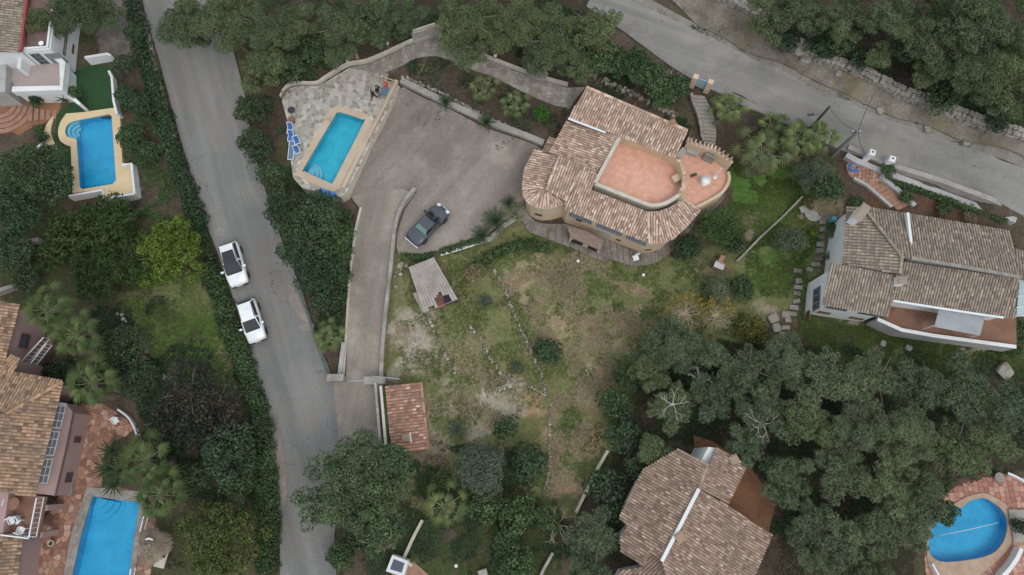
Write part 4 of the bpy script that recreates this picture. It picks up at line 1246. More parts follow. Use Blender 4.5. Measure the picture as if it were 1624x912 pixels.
# lower round terrace
slab_part(HM, 'terrace_floor', [(1070,254),(1083,237),(1108,245),(1130,253),(1152,270),(1156,280),(1153,293),(1143,307),(1122,319),(1104,328),(1085,318)], 1.6, 4.4, 'peach_floor')
arc = smooth_px([(1155,272),(1157,281),(1154,293),(1143,307),(1122,319.5),(1104,328.5)], 4)
wall_top(HM, 'parapet', arc, 4.75, .26, 3.2, 'cream_wall')
NW = smooth_px([(1083,237),(1108,245),(1130,253),(1153,270)], 4)
band(HM, 'terrace_wall', NW, 4.3, .3, 1.55, 'cream_wall')
NW = [(a+1.2, b-2) for a, b in NW]
tile_band(HM, NW, 4.3, 5.86, 'tile_main', .55)
tile_band(HM, NW, 4.3, 5.93, 'tile_main', .3)
coping(HM, pz([(1073,253),(1084,239.5)], 4.4), .5, .5, 'grey_wall', 'bench'); coping(HM, pz([(1087,240.5),(1105,247.5)], 4.4), .45, .5, 'grey_wall', 'bench')
MB().box(tuple(P(1124,251,4.95)), (.9,.25,1.1), -.45).build('stone_panel', 'stone_grey', HM)
# gutter, windows
coping(HM, pz([(901,188.5),(930,199.5),(960,211)], 6.1), .16, .12, 'white_metal', 'gutter')
A_, B_ = fw[7], fw[8]
LW = (Vector(B_)-Vector(A_)).length
for t0, t1 in ((.25, 2.35), (2.8, 5.15), (5.6, LW-.1)):
    window(HM, A_, B_, t0, t1, 3.0, 4.25, 'shutter', 'shutter', 2, 0, name='window', fw=.05)
for t0, t1, z0, z1 in ((.9, 1.45, 2.65, 3.05), (LW-2.6, LW-2.2, 1.75, 2.1)):
    window(HM, A_, B_, t0, t1, z0, z1, 'frame_brown', 'window_glass', 1, 0)
arch_panel(HM, A_, B_, 2.5, 4.3, 1.9, 2.75, 'grey_wall', 'arched_window')
for k, (t0, t1, z0, z1) in {3: (.1,.62,3.0,3.55), 2: (.1,.5,2.2,2.55)}.items():
    pass
window(HM, fw[3], fw[4], -.1, .55, 2.0, 2.45, 'frame_brown', 'window_glass', 1, 0)
window(HM, fw[5], fw[6], .1, .75, 3.9, 4.3, 'frame_brown', 'shutter', 1, 0)
window(HM, fw[8], fw[9], .1, .7, 1.8, 2.1, 'frame_brown', 'window_glass', 1, 0)
# porch on the garden side
slab_part(HM, 'porch_roof', [(899,358),(930,366),(958,382),(952,397),(930,387),(905,376)], 2.45, 2.6, 'porch_tile')
pw = pz([(903,380),(930,389),(951,399)], 1.2)
coping(HM, [p+Vector((0,0,-.7)) for p in pw], .28, 1.95, 'cream_wall', 'porch_wall')
arch_panel(HM, pw[0], pw[1], .2, 1.3, 1.1, 2.2, 'trim_black', 'arch', .16); arch_panel(HM, pw[1], pw[2], .2, 1.1, 1.1, 2.2, 'trim_black', 'arch', .16)
# paved walk round the foot of the villa: each slab is a piece
WO = [(816,322),(823,344),(839,368),(858,375),(903,391),(958,416),(966,410),(1000,421),(1022,421),(1042,416),(1065,400),(1083,382),(1108,345),(1128,337),(1146,319),(1154,306)]
WI = [(832,318),(836,338),(848,351),(866,355),(900,355),(950,374),(960,378),(1000,396),(1020,400),(1042,395),(1062,382),(1076,368),(1098,342),(1116,329),(1132,318),(1143,308)]
wk = thing('garden_walk', G(900, 380), 'grey slab walk curving round the foot of the cream villa', 'walkway')
def at_t(pts, t):
    k = min(len(pts)-2, int(t)); f = t-k
    return (pts[k][0]*(1-f)+pts[k+1][0]*f, pts[k][1]*(1-f)+pts[k+1][1]*f)
nS = 56
for i in range(nS):
    t0 = (len(WO)-1)*(i+.03)/nS; t1 = (len(WO)-1)*(i+.97)/nS
    q = [G(*at_t(WO, t0), .14), G(*at_t(WO, t1), .14), G(*at_t(WI, t1), .14), G(*at_t(WI, t0), .14)]
    MB().prism(q, [p.z-.5 for p in q], [p.z+RNG.uniform(-.03,.03) for p in q]).build('slab', 'apron_stone', wk)
# things on the terraces and round the house
p = P(1116, 291, 4.42)
t = thing('round_table', (p.x, p.y, 4.4), 'white round table on the small peach terrace', 'table')
MB().lathe((p.x, p.y, 4.4), [(.26,0),(.24,.03),(.04,.06),(.035,.68),(.42,.7),(.43,.74)], 18).build('table_top', 'white_plastic', t, True)
p = P(1134, 281, 4.42)
t = thing('garden_shower', (p.x, p.y, 4.4), 'white upright shower pole standing on the small peach terrace', 'shower')
MB().tube([(p.x,p.y,4.4),(p.x,p.y,6.4),(p.x-.1,p.y-.1,6.5)], .05, 8).build('pole', 'white_metal', t); MB().lathe((p.x,p.y,4.4), [(.2,0),(.2,.08),(.06,.1)], 10).build('base', 'white_metal', t)
for i, (a, b) in enumerate(((1097,280),(1102,278))):
    p = P(a, b, 4.4)
    t = thing('flower_pot', (p.x, p.y, 4.4), ('left' if i == 0 else 'right')+'most of two small dark pots on the small peach terrace', 'pot', 'pots on the peach terrace')
    MB().lathe((p.x,p.y,4.4), [(.08,0),(.13,.2),(.14,.22),(.12,.22)], 10).build('pot', 'frame_brown', t); rs = cards('plant', [(0,0,.26)], [.12], .8, 'leaf_dark', .1, .05, 1.5, .8, i)
    o = bpy.data.objects.new('plant', rs); o.parent = t; link(o)
p = P(1064, 196, 7.0); chimney(HM, 1065, 198, 6.9, (.45,.45), .5, 'cream_wall', 'brick_step', .4)
p = G(1007, 411, .2)
t = thing('folding_chair', p, 'white chair standing on the slab walk below the cream villa', 'chair')
MB().box((p.x,p.y,p.z+.42), (.5,.5,.05), .3).build('seat', 'white_plastic', t); MB().box((p.x+.1,p.y+.22,p.z+.68), (.5,.05,.5), .3).build('backrest', 'white_plastic', t)
for sx in (-.2,.2):
    for sy in (-.2,.2): MB().box((p.x+sx,p.y+sy,p.z+.2), (.04,.04,.42)).build('leg', 'white_plastic', t)

plain('canopy_glass', (.4,.5,.5), .2)
# ------------------------------------------------------------------ right-hand house (grey brown roofs)
HRb = P(1450, 430, 2.2)
HR = thing('white_house', (HRb.x, HRb.y, 2.0), 'white house with weathered grey brown tiled roofs at the right edge', 'house')
def rblock(poly, pl3, seed, zb, tiles='tile_grey', under='tile_under_grey', wall='white_wall', parent=None, ins=.3, th_=.14, pitch=.25):
    pl, pts = roof(parent, poly, pl3, tiles, under, seed=seed, thick=th_, pitch=pitch)
    body(parent, pts, pl, zb, wall, ins)
    return pl, pts
rblock([(1343,327),(1372,331),(1430,407),(1427,434),(1336,419)], [(1343,327,6.3),(1336,419,6.3),(1430,407,7.7)], 40, 1.6, parent=HR, pitch=.3)
rblock([(1374,329),(1436,339),(1444,410),(1431,408)], [(1374,329,6.35),(1436,339,6.35),(1431,408,7.75)], 41, 1.8, parent=HR)
plR3, ptR3 = rblock([(1438,339),(1520,353),(1601,367),(1615,440),(1528,424),(1445,411)], [(1438,339,6.3),(1601,367,6.3),(1445,411,7.75)], 42, 2.0, parent=HR)
plR4, ptR4 = rblock([(1432,415),(1528,429),(1616,443),(1608,505),(1415,477),(1419,437)], [(1432,415,7.2),(1616,443,7.2),(1608,505,5.9)], 43, 1.6, parent=HR)
plR5, ptR5 = rblock([(1318,417),(1419,436),(1415,477),(1408,502),(1305,484)], [(1318,417,6.9),(1419,436,6.9),(1305,484,5.7)], 44, 1.0, parent=HR)
rblock([(1605,395),(1640,402),(1645,450),(1616,441)], [(1605,395,5.9),(1640,402,5.9),(1616,441,6.3)], 45, 2.0, parent=HR)
ridge(HR, P(1373,333,7.0), P(1430,407,7.75), 'tile_grey', .14); ridge(HR, P(1430,407,7.75), P(1427,434,7.7), 'tile_grey', .15)
coping(HR, pz([(1437,339),(1444.5,410)], 7.0), .2, .3, 'white_wall', 'roof_parapet')
coping(HR, pz([(1444,410),(1528,424),(1616,440)], 7.6), .26, .18, 'stone_grey', 'flashing')
coping(HR, pz([(1415,477.5),(1485,488.5),(1560,500),(1590,504)], 5.9), .16, .13, 'white_metal', 'gutter')
chimney(HR, 1358, 343, 6.9, (1.3,.6), 1.0, 'white_wall', 'tile_grey', .9); chimney(HR, 1424, 447, 6.7, (.7,.6), .6, 'white_wall', 'tile_grey', 0)
# terrace on the south side
slab_part(HR, 'terrace_floor', [(1400,470),(1612,500),(1612,548),(1430,527),(1398,514)], 3.2, 3.4, 'terra_floor')
slab_part(HR, 'terrace_base', [(1400,470),(1611,500),(1611,547),(1430,526),(1398,513)], .6, 3.2, 'grey_wall')
wall_top(HR, 'parapet', [(1392,506),(1430,523),(1480,532),(1560,543),(1612,550)], 3.88, .24, 2.6, 'grey_wall')
wall_top(HR, 'parapet_cap', [(1392,506),(1430,523),(1480,532),(1560,543),(1612,550)], 3.96, .3, .08, 'white_wall')
aw = pz([(1485,491),(1558,501),(1556,532),(1483,518)], 5.2)
awn = thing('awning', (aw[3]+aw[2])/2-Vector((0,0,1.8)), 'pale corrugated awning roof over the terrace of the white house', 'awning')
mb = MB(); n = 56; V = []
for i in range(n+1):
    f = i/n
    for k, (a, b) in enumerate(((aw[0], aw[1]), (aw[3], aw[2]))):
        q = a.lerp(b, f); V.append((q.x, q.y, 5.6-.5*k+.03*math.sin(i*math.pi)+(.035 if i % 2 else -.035)))
mb.add(V, [(2*i, 2*i+2, 2*i+3, 2*i+1) for i in range(n)]); mb.build('sheet', 'corrugated', awn)
for q in (aw[3], aw[2]): MB().tube([(q.x,q.y+.1,3.4),(q.x,q.y+.1,5.02)], .04, 6).build('post', 'white_metal', awn)
coping(awn, [Vector((aw[3].x,aw[3].y+.1,5.0)), Vector((aw[2].x,aw[2].y+.1,5.0))], .07, .06, 'white_metal', 'beam')
# west wall windows
q5 = inset([(p[0], p[1]) for p in ptR5], .3)
A_, B_ = q5[0], q5[4]
window(HR, A_, B_, .9, 2.9, 3.0, 4.5, 'plastic_grey', 'window_glass', 2, 0, fw=.1); window(HR, A_, B_, 2.6, 3.5, 1.8, 2.5, 'frame_brown', 'frame_brown', 1, 0)
A_, B_ = q5[4], q5[3]
for t0, t1 in ((.5, 2.2), (3.2, 5.0)):
    window(HR, A_, B_, t0, t1, 4.2, 5.2, 'shutter', 'window_glass', 2, 0)
    window(HR, A_, B_, t0+.1, t1-.6, 2.4, 3.0, 'frame_brown', 'brick_step', 1, 0)
MB().box(tuple(P(1336,385,4.2)), (.3,1.6,.9), .08).build('window_grille', 'dark_metal', HR)
g = P(1620, 475, 5.0)
t = thing('glass_canopy', (g.x, g.y, 3.0), 'pale greenish glass canopy on white poles at the right edge', 'canopy')
MB().prism([tuple(p)[:2] for p in pz([(1617,448),(1650,452),(1640,505),(1612,500)], 5.0)], 4.95, 5.0).build('pane', 'canopy_glass', t)
for a, b in ((1613,470),(1611,488),(1609,502)): coping(t, pz([(a,b),(a+35,b-4)], 5.02), .06, .06, 'white_metal', 'pole')
for a, b in ((1618,452),(1613,498)): q = P(a, b, 4.95); MB().tube([(q.x,q.y,2),(q.x,q.y,4.95)], .05, 6).build('post', 'white_metal', t)

# ------------------------------------------------------------------ bottom house
HB = thing('brown_roofed_house', P(1100, 800, .2), 'house with broad brown tan tiled roofs and a white ridge at the bottom', 'house')
def bb(*a, **k): return rblock(*a, tiles='tile_tan', under='tile_under', parent=HB, **k)
plW, ptW = bb([(1076,712),(1122,735),(1116,751),(1108,775),(1049,890),(1031,876),(1021,898),(985,876),(985,848),(996,836),(982,821),(1021,744)], [(1108,775,5.6),(1049,890,5.6),(1021,744,3.8)], 50, 0, ins=.4)
bb([(1136,710),(1185,736),(1154,799),(1109,775)], [(1136,710,5.2),(1109,775,5.2),(1185,736,4.3)], 51, 0)
bb([(1110,776),(1185,821),(1145,912),(1130,940),(1060,925),(1050,891)], [(1110,776,5.6),(1050,891,5.6),(1185,821,4.2)], 52, 0)
bb([(1185,823),(1224,848),(1194,918),(1175,950),(1130,942)], [(1185,823,3.95),(1145,913,3.95),(1224,848,3.3)], 53, 0)
bb([(1032,878),(1049,891),(1062,912),(1040,950),(960,950),(985,905),(1021,899)], [(1032,878,4.0),(1062,912,4.0),(985,905,3.4)], 54, 0)
coping(HB, [P(1108,775,5.6), P(1049,890,5.6)], .26, .16, 'white_wall', 'ridge_band')
ridge(HB, P(1122,735,5.3), P(1109,774,5.55), 'tile_tan', .14)
wb = pz([(1122,709),(1136,711),(1124,737),(1112,730)], 4.6)
MB().prism(wb, 0, [4.9,4.9,4.6,4.6]).build('white_roof_block', 'white_wall', HB)
chimney(HB, 1076, 851, 5.3, (.6,.6), .55, 'brick_step', 'tile_tan', .5); chimney(HB, 1162, 728, 4.8, (.5,.5), .5, 'white_wall', 'tile_tan', .5)
v = P(1069, 900, 5.2); MB().tube([(v.x,v.y,4.8),(v.x,v.y,6.2)], .05, 6).build('vent_pipe', 'white_metal', HB); MB().lathe((v.x,v.y,4.9), [(.3,0),(.28,.12),(.08,.2)], 8).build('vent_base', 'plastic_grey', HB)
o = struct(sheet('terrace', [(1100,690),(1130,700),(1190,740),(1230,800),(1218,848),(1150,800),(1105,740)], .12, 'earth_orange', .6)); o['label'] = 'orange earth terrace behind the brown roofed house'

# ------------------------------------------------------------------ pink house at the left edge
HL = thing('pink_house', P(60, 650, -.5), 'pink walled house with warm tan tiled roofs at the left edge', 'house')
def lb(*a, **k): return rblock(*a, tiles='tile_warm', under='tile_under', wall='pink_wall', parent=HL, pitch=.29, **k)
lb([(-40,468),(0,477),(31,484),(4,588),(-40,580)], [(0,477,4.6),(31,484,4.1),(4,588,4.1)], 60, -.8, ins=.35)
lb([(21,590),(60,597),(100,604),(12,655),(-30,648),(-20,600)], [(21,590,4.15),(100,604,4.15),(12,655,5.2)], 61, -.8, ins=.35)
plL3, ptL3 = lb([(100,606),(92,640),(82,680),(70,727),(56,788),(-40,774),(-40,655),(12,656)], [(100,606,4.15),(56,788,4.15),(12,656,5.2)], 62, -.8, ins=.75)
lb([(16,562),(32,569),(21,590),(0,610),(-10,600)], [(16,562,3.9),(32,569,3.9),(0,610,4.5)], 63, -.8)
lb([(-30,843),(0,846),(37,851),(27,915),(20,960),(-30,960)], [(0,846,3.0),(37,851,2.4),(27,915,2.4)], 64, -.8, ins=.3)
ridge(HL, P(100,605,4.2), P(12,655.5,5.2), 'tile_warm', .16)
# lower storey wall standing proud, with a ledge
low = [(115,655),(128,661),(103,786),(60,780),(70,690)]
slab_part(HL, 'lower_wall', [(105,640),(116,655),(104,715),(87,786),(30,780),(40,650)], -.8, 1.9, 'pink_wall')
coping(HL, [p+Vector((0,0,.0)) for p in pz([(117,655),(105,715),(88,787)], 1.9)], .12, .08, 'frame_brown', 'ledge')
lowp = [P(116,655,1.9), P(104,715,1.9), P(87,786,1.9)]
coping(HL, [P(128,664,-.4), P(122,700,-.4), P(108,785,-.4)], .9, .35, 'stone_grey', 'plinth')
for (a, b), (t0, t1) in (((lowp[1], lowp[0]), (.7, 1.2)), ((lowp[2], lowp[1]), (1.0, 1.8))):
    window(HL, a, b, t0, t1, .2, 1.1, 'frame_brown', 'window_glass', 2, 2, fw=.05)
qL = inset([(p[0], p[1]) for p in ptL3], .75)
for i, (t0, t1) in ((0, (.2, 1.5)), (1, (.1, 1.9)), (2, (.2, 2.3)), (3, (.3, 2.6))):
    A_, B_ = qL[i+1], qL[i]; L_ = (Vector(A_)-Vector(B_)).length
    w_ = window(HL, A_, B_, max(.05, L_/2-1.0), min(L_-.05, L_/2+1.0), 1.95, 3.8, 'white_metal', 'shutter', 2, 2, fw=.1)
A_, B_ = qL[0], qL[1]
# upper gable wall window
w1 = pz([(31,484),(4,588)], 4.1)
window(HL, (w1[1].x-.25,w1[1].y), (w1[0].x-.25,w1[0].y), 2.2, 3.4, 1.6, 2.7, 'frame_brown', 'window_glass', 1, 1)
# balcony with white rails
slab_part(HL, 'balcony_floor', [(-20,776),(72,788),(60,853),(-20,846)], 1.7, 2.0, 'terra_floor')
slab_part(HL, 'balcony_wall', [(-20,775),(14,780),(4,846),(-20,846)], 1.7, 2.9, 'pink_wall')
def railing(parent, px, z, h, mat='white_metal', step=.35, name='railing'):
    mb = MB(); pts = pz(px, z)
    for a, b in zip(pts[:-1], pts[1:]):
        mb.beam(a+Vector((0,0,h)), b+Vector((0,0,h)), .09, .07); mb.beam(a+Vector((0,0,.12)), b+Vector((0,0,.12)), .06, .05)
        n = max(1, int((b-a).length/step))
        for i in range(n+1):
            q = a.lerp(b, i/n); mb.beam(q, q+Vector((0,0,h)), .04, .04)
    return mb.build(name, mat, parent)
railing(HL, [(71,789),(59,852),(4,845)], 2.0, 1.0)
for a, b in ((103,803),(95,844)):
    q = P(a, b, -.5); MB().box((q.x-.25,q.y,.6), (.5,.45,2.3)).build('column', 'pink_wall', HL)
q = P(45,905,-.5); MB().box((q.x,q.y,.5), (.5,.45,2.0)).build('column', 'pink_wall', HL)
# side stair with white balustrade
slab_part(HL, 'stair_landing', [(41,575),(78,532),(84,545),(55,585),(54,592),(42,590)], -.8, .9, 'deck_brown')
railing(HL, [(44,577),(80,538)], .9, .9); railing(HL, [(46,592),(56,592),(57,582),(84,548)], .9, .9, step=.3)
def chair(px, py, z, label, mat='white_plastic', rz=0, s=1.0, group=None, table=False):
    p = P(px, py, z); t = thing('patio_chair', (p.x,p.y,z), label, 'chair', group); ca, sa = math.cos(rz), math.sin(rz)
    def loc(x, y, zz): return (p.x+(x*ca-y*sa)*s, p.y+(x*sa+y*ca)*s, z+zz*s)
    MB().box(loc(0,0,.43), (.5*s,.48*s,.05), rz).build('seat', mat, t); MB().box(loc(0,.24,.7), (.5*s,.05,.5*s), rz).build('backrest', mat, t)
    for x in (-.22,.22):
        for y in (-.2,.2): MB().box(loc(x,y,.2), (.05,.05,.41*s), rz).build('leg', mat, t)
        MB().box(loc(x*1.1,0,.62), (.05,.42*s,.04), rz).build('armrest', mat, t)
    return t
chair(22, 797, 2.0, 'pale chair nearest the house wall on the pink balcony', rz=1.4); chair(26, 825, 2.0, 'white chair in the middle of the pink balcony, left of a pair', rz=.6); chair(34, 824, 2.0, 'white chair in the middle of the pink balcony, right of a pair', rz=-.8); chair(40, 840, 2.0, 'white chair in the outer corner of the pink balcony', rz=2.8)
p = P(31,798,2.0); t = thing('glass_table', (p.x,p.y,2.0), 'round glass table on the pink balcony', 'table'); MB().lathe((p.x,p.y,2.0), [(.3,0),(.05,.05),(.05,.68),(.5,.7),(.5,.73)], 16).build('table_top', 'terra_floor', t)

# ------------------------------------------------------------------ white house, top left corner
HT = thing('white_house', P(70, 90, .6), 'white house with a flat brown roof and balcony in the top left corner', 'house')
rblock([(-60,-40),(45,-30),(42,10),(33,82),(-60,80)], [(45,-30,5.0),(33,82,5.0),(-20,20,5.9)], 70, .2, parent=HT, pitch=.3)
coping(HT, pz([(46,-25),(43,10),(34.5,82)], 5.0), .22, .22, 'red_trim', 'roof_edge')
slab_part(HT, 'flat_block', [(46,-30),(95,-20),(87,24),(80,78),(36,82)], .2, 4.6, 'white_wall')
slab_part(HT, 'flat_roof', [(47,-25),(92,-18),(85,25),(78,76.5),(38,79.5)], 4.5, 4.63, 'deck_brown')
band(HT, 'parapet', [(95,-20),(86.5,24),(79.5,78),(36,81.5)], 4.4, .2, .45, 'white_wall')
slab_part(HT, 'balcony_floor', [(10,108),(50,92),(92,90),(106,106),(104,148),(28,150)], 2.4, 2.5, 'pink_tile')
slab_part(HT, 'balcony_base', [(10,108),(50,92),(92,90),(105,106),(103,147),(28,149)], .2, 2.4, 'white_wall')
band(HT, 'parapet', [(96,97),(107,106),(105,146),(28,148)], 2.4, .55, .75, 'white_wall')
slab_part(HT, 'side_wing', [(-30,84),(10,86),(8,146),(-30,146)], .2, 3.3, 'grey_wall')
slab_part(HT, 'end_wall', [(104,140),(128,164),(124,166),(101,148)], .2, 2.0, 'white_wall')
p1 = P(33,146,.6); MB().box((p1.x,p1.y,1.6), (.6,.3,2.2), .4).build('pillar', 'white_wall', HT)
p1 = P(45,112,2.5); MB().box((p1.x,p1.y,3.1), (.35,1.1,1.3), .1).build('pillar', 'white_wall', HT)
fA = pz([(87,24),(80,78)], 4.6); window(HT, fA[1], fA[0], .6, 3.2, 2.6, 2.95, 'frame_brown', 'concrete', 0, 0); window(HT, fA[1], fA[0], 1.5, 2.5, 1.5, 1.75, 'frame_brown', 'window_glass', 0, 0)
fS = pz([(36,82),(80,78)], 4.6); window(HT, fS[0], fS[1], .3, 1.2, 2.5, 4.2, 'plastic_grey', 'window_glass', 1, 2); window(HT, fS[0], fS[1], 1.5, 2.8, 2.5, 4.0, 'plastic_grey', 'shutter', 3, 3)
v = P(69,72,4.63); MB().lathe((v.x,v.y,4.63), [(.02,0),(.03,.25),(.22,.3),(.24,.36)], 12).build('satellite_dish', 'white_metal', HT)

# ------------------------------------------------------------------ tiled shed by the gate, lean-to, pump houses
HS = thing('tiled_shed', G(648, 660), 'small shed with a red tiled roof beside the driveway gate', 'shed')
plS, ptS = roof(HS, [(611,612),(668,607),(679,712),(625,717),(618,690)], [(611,612,2.6),(618,690,2.6),(668,607,2.2)], 'tile_red', seed=80, pitch=.3)
body(HS, ptS, plS, -.4, 'pale_coping', .15)
ridge(HS, ptS[1], ptS[2], 'tile_red', .13)
coping(HS, [P(604,612,2.6), P(612,705,2.6)], .22, .12, 'pale_coping', 'wall_coping'); coping(HS, [P(604,612,.0), P(612,705,.0)], .2, 2.58, 'concrete', 'side_wall')
slab_part(HS, 'gutter', [(606,613),(611,612),(618,704),(613,705)], 2.3, 2.42, 'leaf_dark')
MB().prism(pz([(637,689),(650,688),(651,700),(638,701)], 2.75), 2.3, 2.85).build('roof_hatch', 'tile_under', HS)
coping(HS, pz([(651,686),(653,702)], 2.6), .12, .3, 'pale_coping', 'hatch_edge')
# ================================================================== pools, terraces, paths, walls
def pool(name, label, water_px, z, depth, tile, root_label=None, wz=-.07):
    """sunken basin with floor and sides, water sheet on top"""
    w = [tuple(P(a, b, z))[:2] for a, b in water_px]
    root = thing(name, (sum(p[0] for p in w)/len(w), sum(p[1] for p in w)/len(w), z-depth), label, 'swimming pool')
    n = len(w)
    ar = sum(w[i][0]*w[(i+1) % n][1]-w[(i+1) % n][0]*w[i][1] for i in range(n))
    if ar < 0: w = w[::-1]
    V = [(x, y, z+.02) for x, y in w]+[(x, y, z-depth) for x, y in w]
    mesh_obj('basin', V, [tuple(range(n, 2*n))]+[(i, n+i, n+(i+1) % n, (i+1) % n) for i in range(n)], tile, root)
    mesh_obj('water', [(x, y, z+wz) for x, y in w], [tuple(range(n))], 'water', root)
    return root, w
def ring(name, outer_px, inner_px, z, th_, mat, parent=None, thin=.14):
    """coping: a band between an outer and an inner outline at one level, cut into slabs in one loop"""
    o = [tuple(P(a, b, z))[:2] for a, b in outer_px]; q = [tuple(P(a, b, z))[:2] for a, b in inner_px]
    n = len(o)+len(q)
    pts = [Vector(p) for p in o+q]
    E = [(i, (i+1) % len(o)) for i in range(len(o))]+[(len(o)+i, len(o)+(i+1) % len(q)) for i in range(len(q))]
    r = delaunay_2d_cdt(pts, E, [], 0, 1e-4)
    V = [(p.x, p.y, z) for p in r[0]]; Fc = []
    for f in r[2]:
        c = (sum(V[i][0] for i in f)/3, sum(V[i][1] for i in f)/3)
        if pip(c, o) and not pip(c, q): Fc.append(tuple(f))
    m = len(V); cnt = {}
    for f in Fc:
        for i in range(3): cnt[(f[i], f[(i+1) % 3])] = 1
    io = {i for i, v in enumerate(V) if min((v[0]-a)**2+(v[1]-b)**2 for a, b in q) < 1e-6}
    V += [(x, y, zz-(thin if i in io else th_)) for i, (x, y, zz) in enumerate(V)]
    Fc += [(b, a, a+m, b+m) for a, b in list(cnt) if (b, a) not in cnt]
    return mesh_obj(name, V, Fc, mat, parent)

# ---- villa pool terrace: retained platform
ZT = 3.25
TER = smooth_px([(447,160),(455,144),(472,137),(503,137)], 4)+[(520,128),(553,108),(585,102),(610,112),(606,127),(634,137),(594,215),(549,306),(540,312),(505,305),(480,298),(465,282),(459,240),(458,200)]
COP_O = smooth_px([(540,169),(577,179),(588,189),(588,203),(545,285),(537,299),(521,303),(476,281),(471,268),(518,184),(526,172)], 3, True)
COP_I = smooth_px([(541,178),(574,189),(576,196),(534,278),(527,290),(521,289),(484,272),(482,266),(529,186),(534,179)], 3, True)
tw = [tuple(P(a, b, ZT))[:2] for a, b in TER]
ci = [tuple(P(a, b, ZT))[:2] for a, b in COP_I]; co_ = [tuple(P(a, b, ZT))[:2] for a, b in COP_O]
SINK.append((inset(tw, .25), ZT-.4)); SINK.append((inset(ci, -.35), ZT-2.2))
terr_o = ring('pool_terrace', TER, COP_I, ZT-.03, 2.4, 'pale_coping'); struct(terr_o)
terr_o['label'] = 'pale flagstone terrace round the villa pool'
pv = paving(tw, .4, lambda x, y: ZT-.03, .05, .03, holes=(co_,), seed=3)
o = pv.build('paving_stones', 'paving_pale'); o.parent = terr_o; o.location = Vector(o.location)-Vector(terr_o.location); stuff(o)
pl1, _ = pool('swimming_pool', 'rectangular blue pool on the flagstone terrace of the cream villa', COP_I, ZT, 1.0, 'pool_tile')
ring('coping', COP_O, COP_I, ZT+.05, .12, 'beige_coping', pl1)
for i, rr in enumerate((1.25, .95, .62)):
    c = P(486, 272, ZT); pts = []
    a0 = math.radians(-28)
    for k in range(13):
        a = a0+math.pi*.5*k/12+.0
        pts.append((c.x+math.cos(a)*rr, c.y+math.sin(a)*rr+.02))
    MB().prism([(c.x, c.y)]+pts, ZT-.95, ZT-.75+.2*i).build('step', 'pool_step', pl1)
lad = P(528, 192, ZT); mb = MB()
for s in (-.2, .2): mb.tube([(lad.x+s*.9,lad.y+s*.4,ZT-.6),(lad.x+s*.9,lad.y+s*.4,ZT+.5),(lad.x+s*.9-.35,lad.y+s*.4+.2,ZT+.5),(lad.x+s*.9-.35,lad.y+s*.4+.2,ZT+.05)], .03, 6)
mb.build('ladder', 'steel', pl1)
# retaining wall with rail on the court side
RW = [(633,139),(594,217),(549,307)]
wl = thing('retaining_wall', P(594, 220, 2.0), 'cream retaining wall with a rail between pool terrace and parking court', 'wall')
coping(wl, pz(RW, 2.0), .3, 1.3, 'pale_coping', 'wall'); coping(wl, [Vector((p.x,p.y,3.302)) for p in pz(RW, 2.0)], .36, .07, 'beige_coping', 'wall_top')
mb = MB(); R0 = resample(pz([(632,138),(594,214),(588,226)], ZT+.1), 1.2)
for p in R0: mb.beam(p, p+Vector((0,0,.85)), .08, .08)
for a, b in zip(R0[:-1], R0[1:]):
    mb.beam(a+Vector((0,0,.88)), b+Vector((0,0,.88)), .12, .07); mb.beam(a+Vector((0,0,.45)), b+Vector((0,0,.45)), .05, .05)
mb.build('rail', 'beige_coping', wl)
fn = thing('fence', P(615, 132, ZT), 'short cream rail fence at the top of the terrace steps', 'fence')
mb = MB(); R0 = pz([(606,129),(607,148)], ZT)+[]; R1 = resample(pz([(607,129),(632,137)], ZT), .5)
for p in R1:
    MB().beam(p, p+Vector((0,0,.9)), .06, .06).build('picket', 'cream_coping', fn)
for zz in (.3, .85): MB().beam(R1[0]+Vector((0,0,zz)), R1[-1]+Vector((0,0,zz)), .05, .06).build('rail', 'cream_coping', fn)
# steps up to the path
st = thing('stone_steps', P(622, 122, 2.4), 'grey stone steps between parking court and pool terrace', 'steps')
for i in range(7):
    a = P(610+i*4.2, 115+i*1.7, ZT-.12*i); b = P(607+i*4.6, 129+i*1.9, ZT-.12*i)
    d = Vector((b-a)); s = Vector((.36,-.12,0))
    MB().prism([tuple(a), tuple(a+s), tuple(b+s), tuple(b)], 1.8, ZT-.13*i).build('step', 'stone_grey', st)
# ---- stone path from the terrace along the slope to the villa
PATH_U = [(553,107),(583,102),(620,86),(655,70),(690,61),(706,64),(760,90),(815,112),(870,131),(900,139),(928,138)]
PATH_L = [(606,117),(630,107),(660,92),(690,88),(720,97),(770,117),(830,146),(880,167),(903,172),(915,155)]
PATHP = PATH_U+PATH_L[::-1]
path_o = struct(sheet('path', PATHP, .12, 'stone_grey', .5, .5)); path_o['label'] = 'stone paved path along the slope above the parking court'
pw_ = [tuple(G(a, b, .12))[:2] for a, b in PATHP]
pv = paving(pw_, .42, lambda x, y: th(x, y)+.12, .04, .03, seed=5)
o = pv.build('paving_stones', 'paving_path'); o.parent = path_o; o.location = Vector(o.location)-Vector(path_o.location); stuff(o)
w_ = thing('low_wall', G(700, 62), 'low plastered wall along the upper edge of the stone path', 'wall')
coping(w_, [G(a, b, -.2) for a, b in smooth_px([(448,158),(456,143),(472,136),(503,136),(520,126),(553,106),(583,101),(620,85),(655,69),(690,60),(706,63),(760,89),(815,111),(870,130),(900,138)], 3)], .26, .62, 'pale_coping', 'wall')
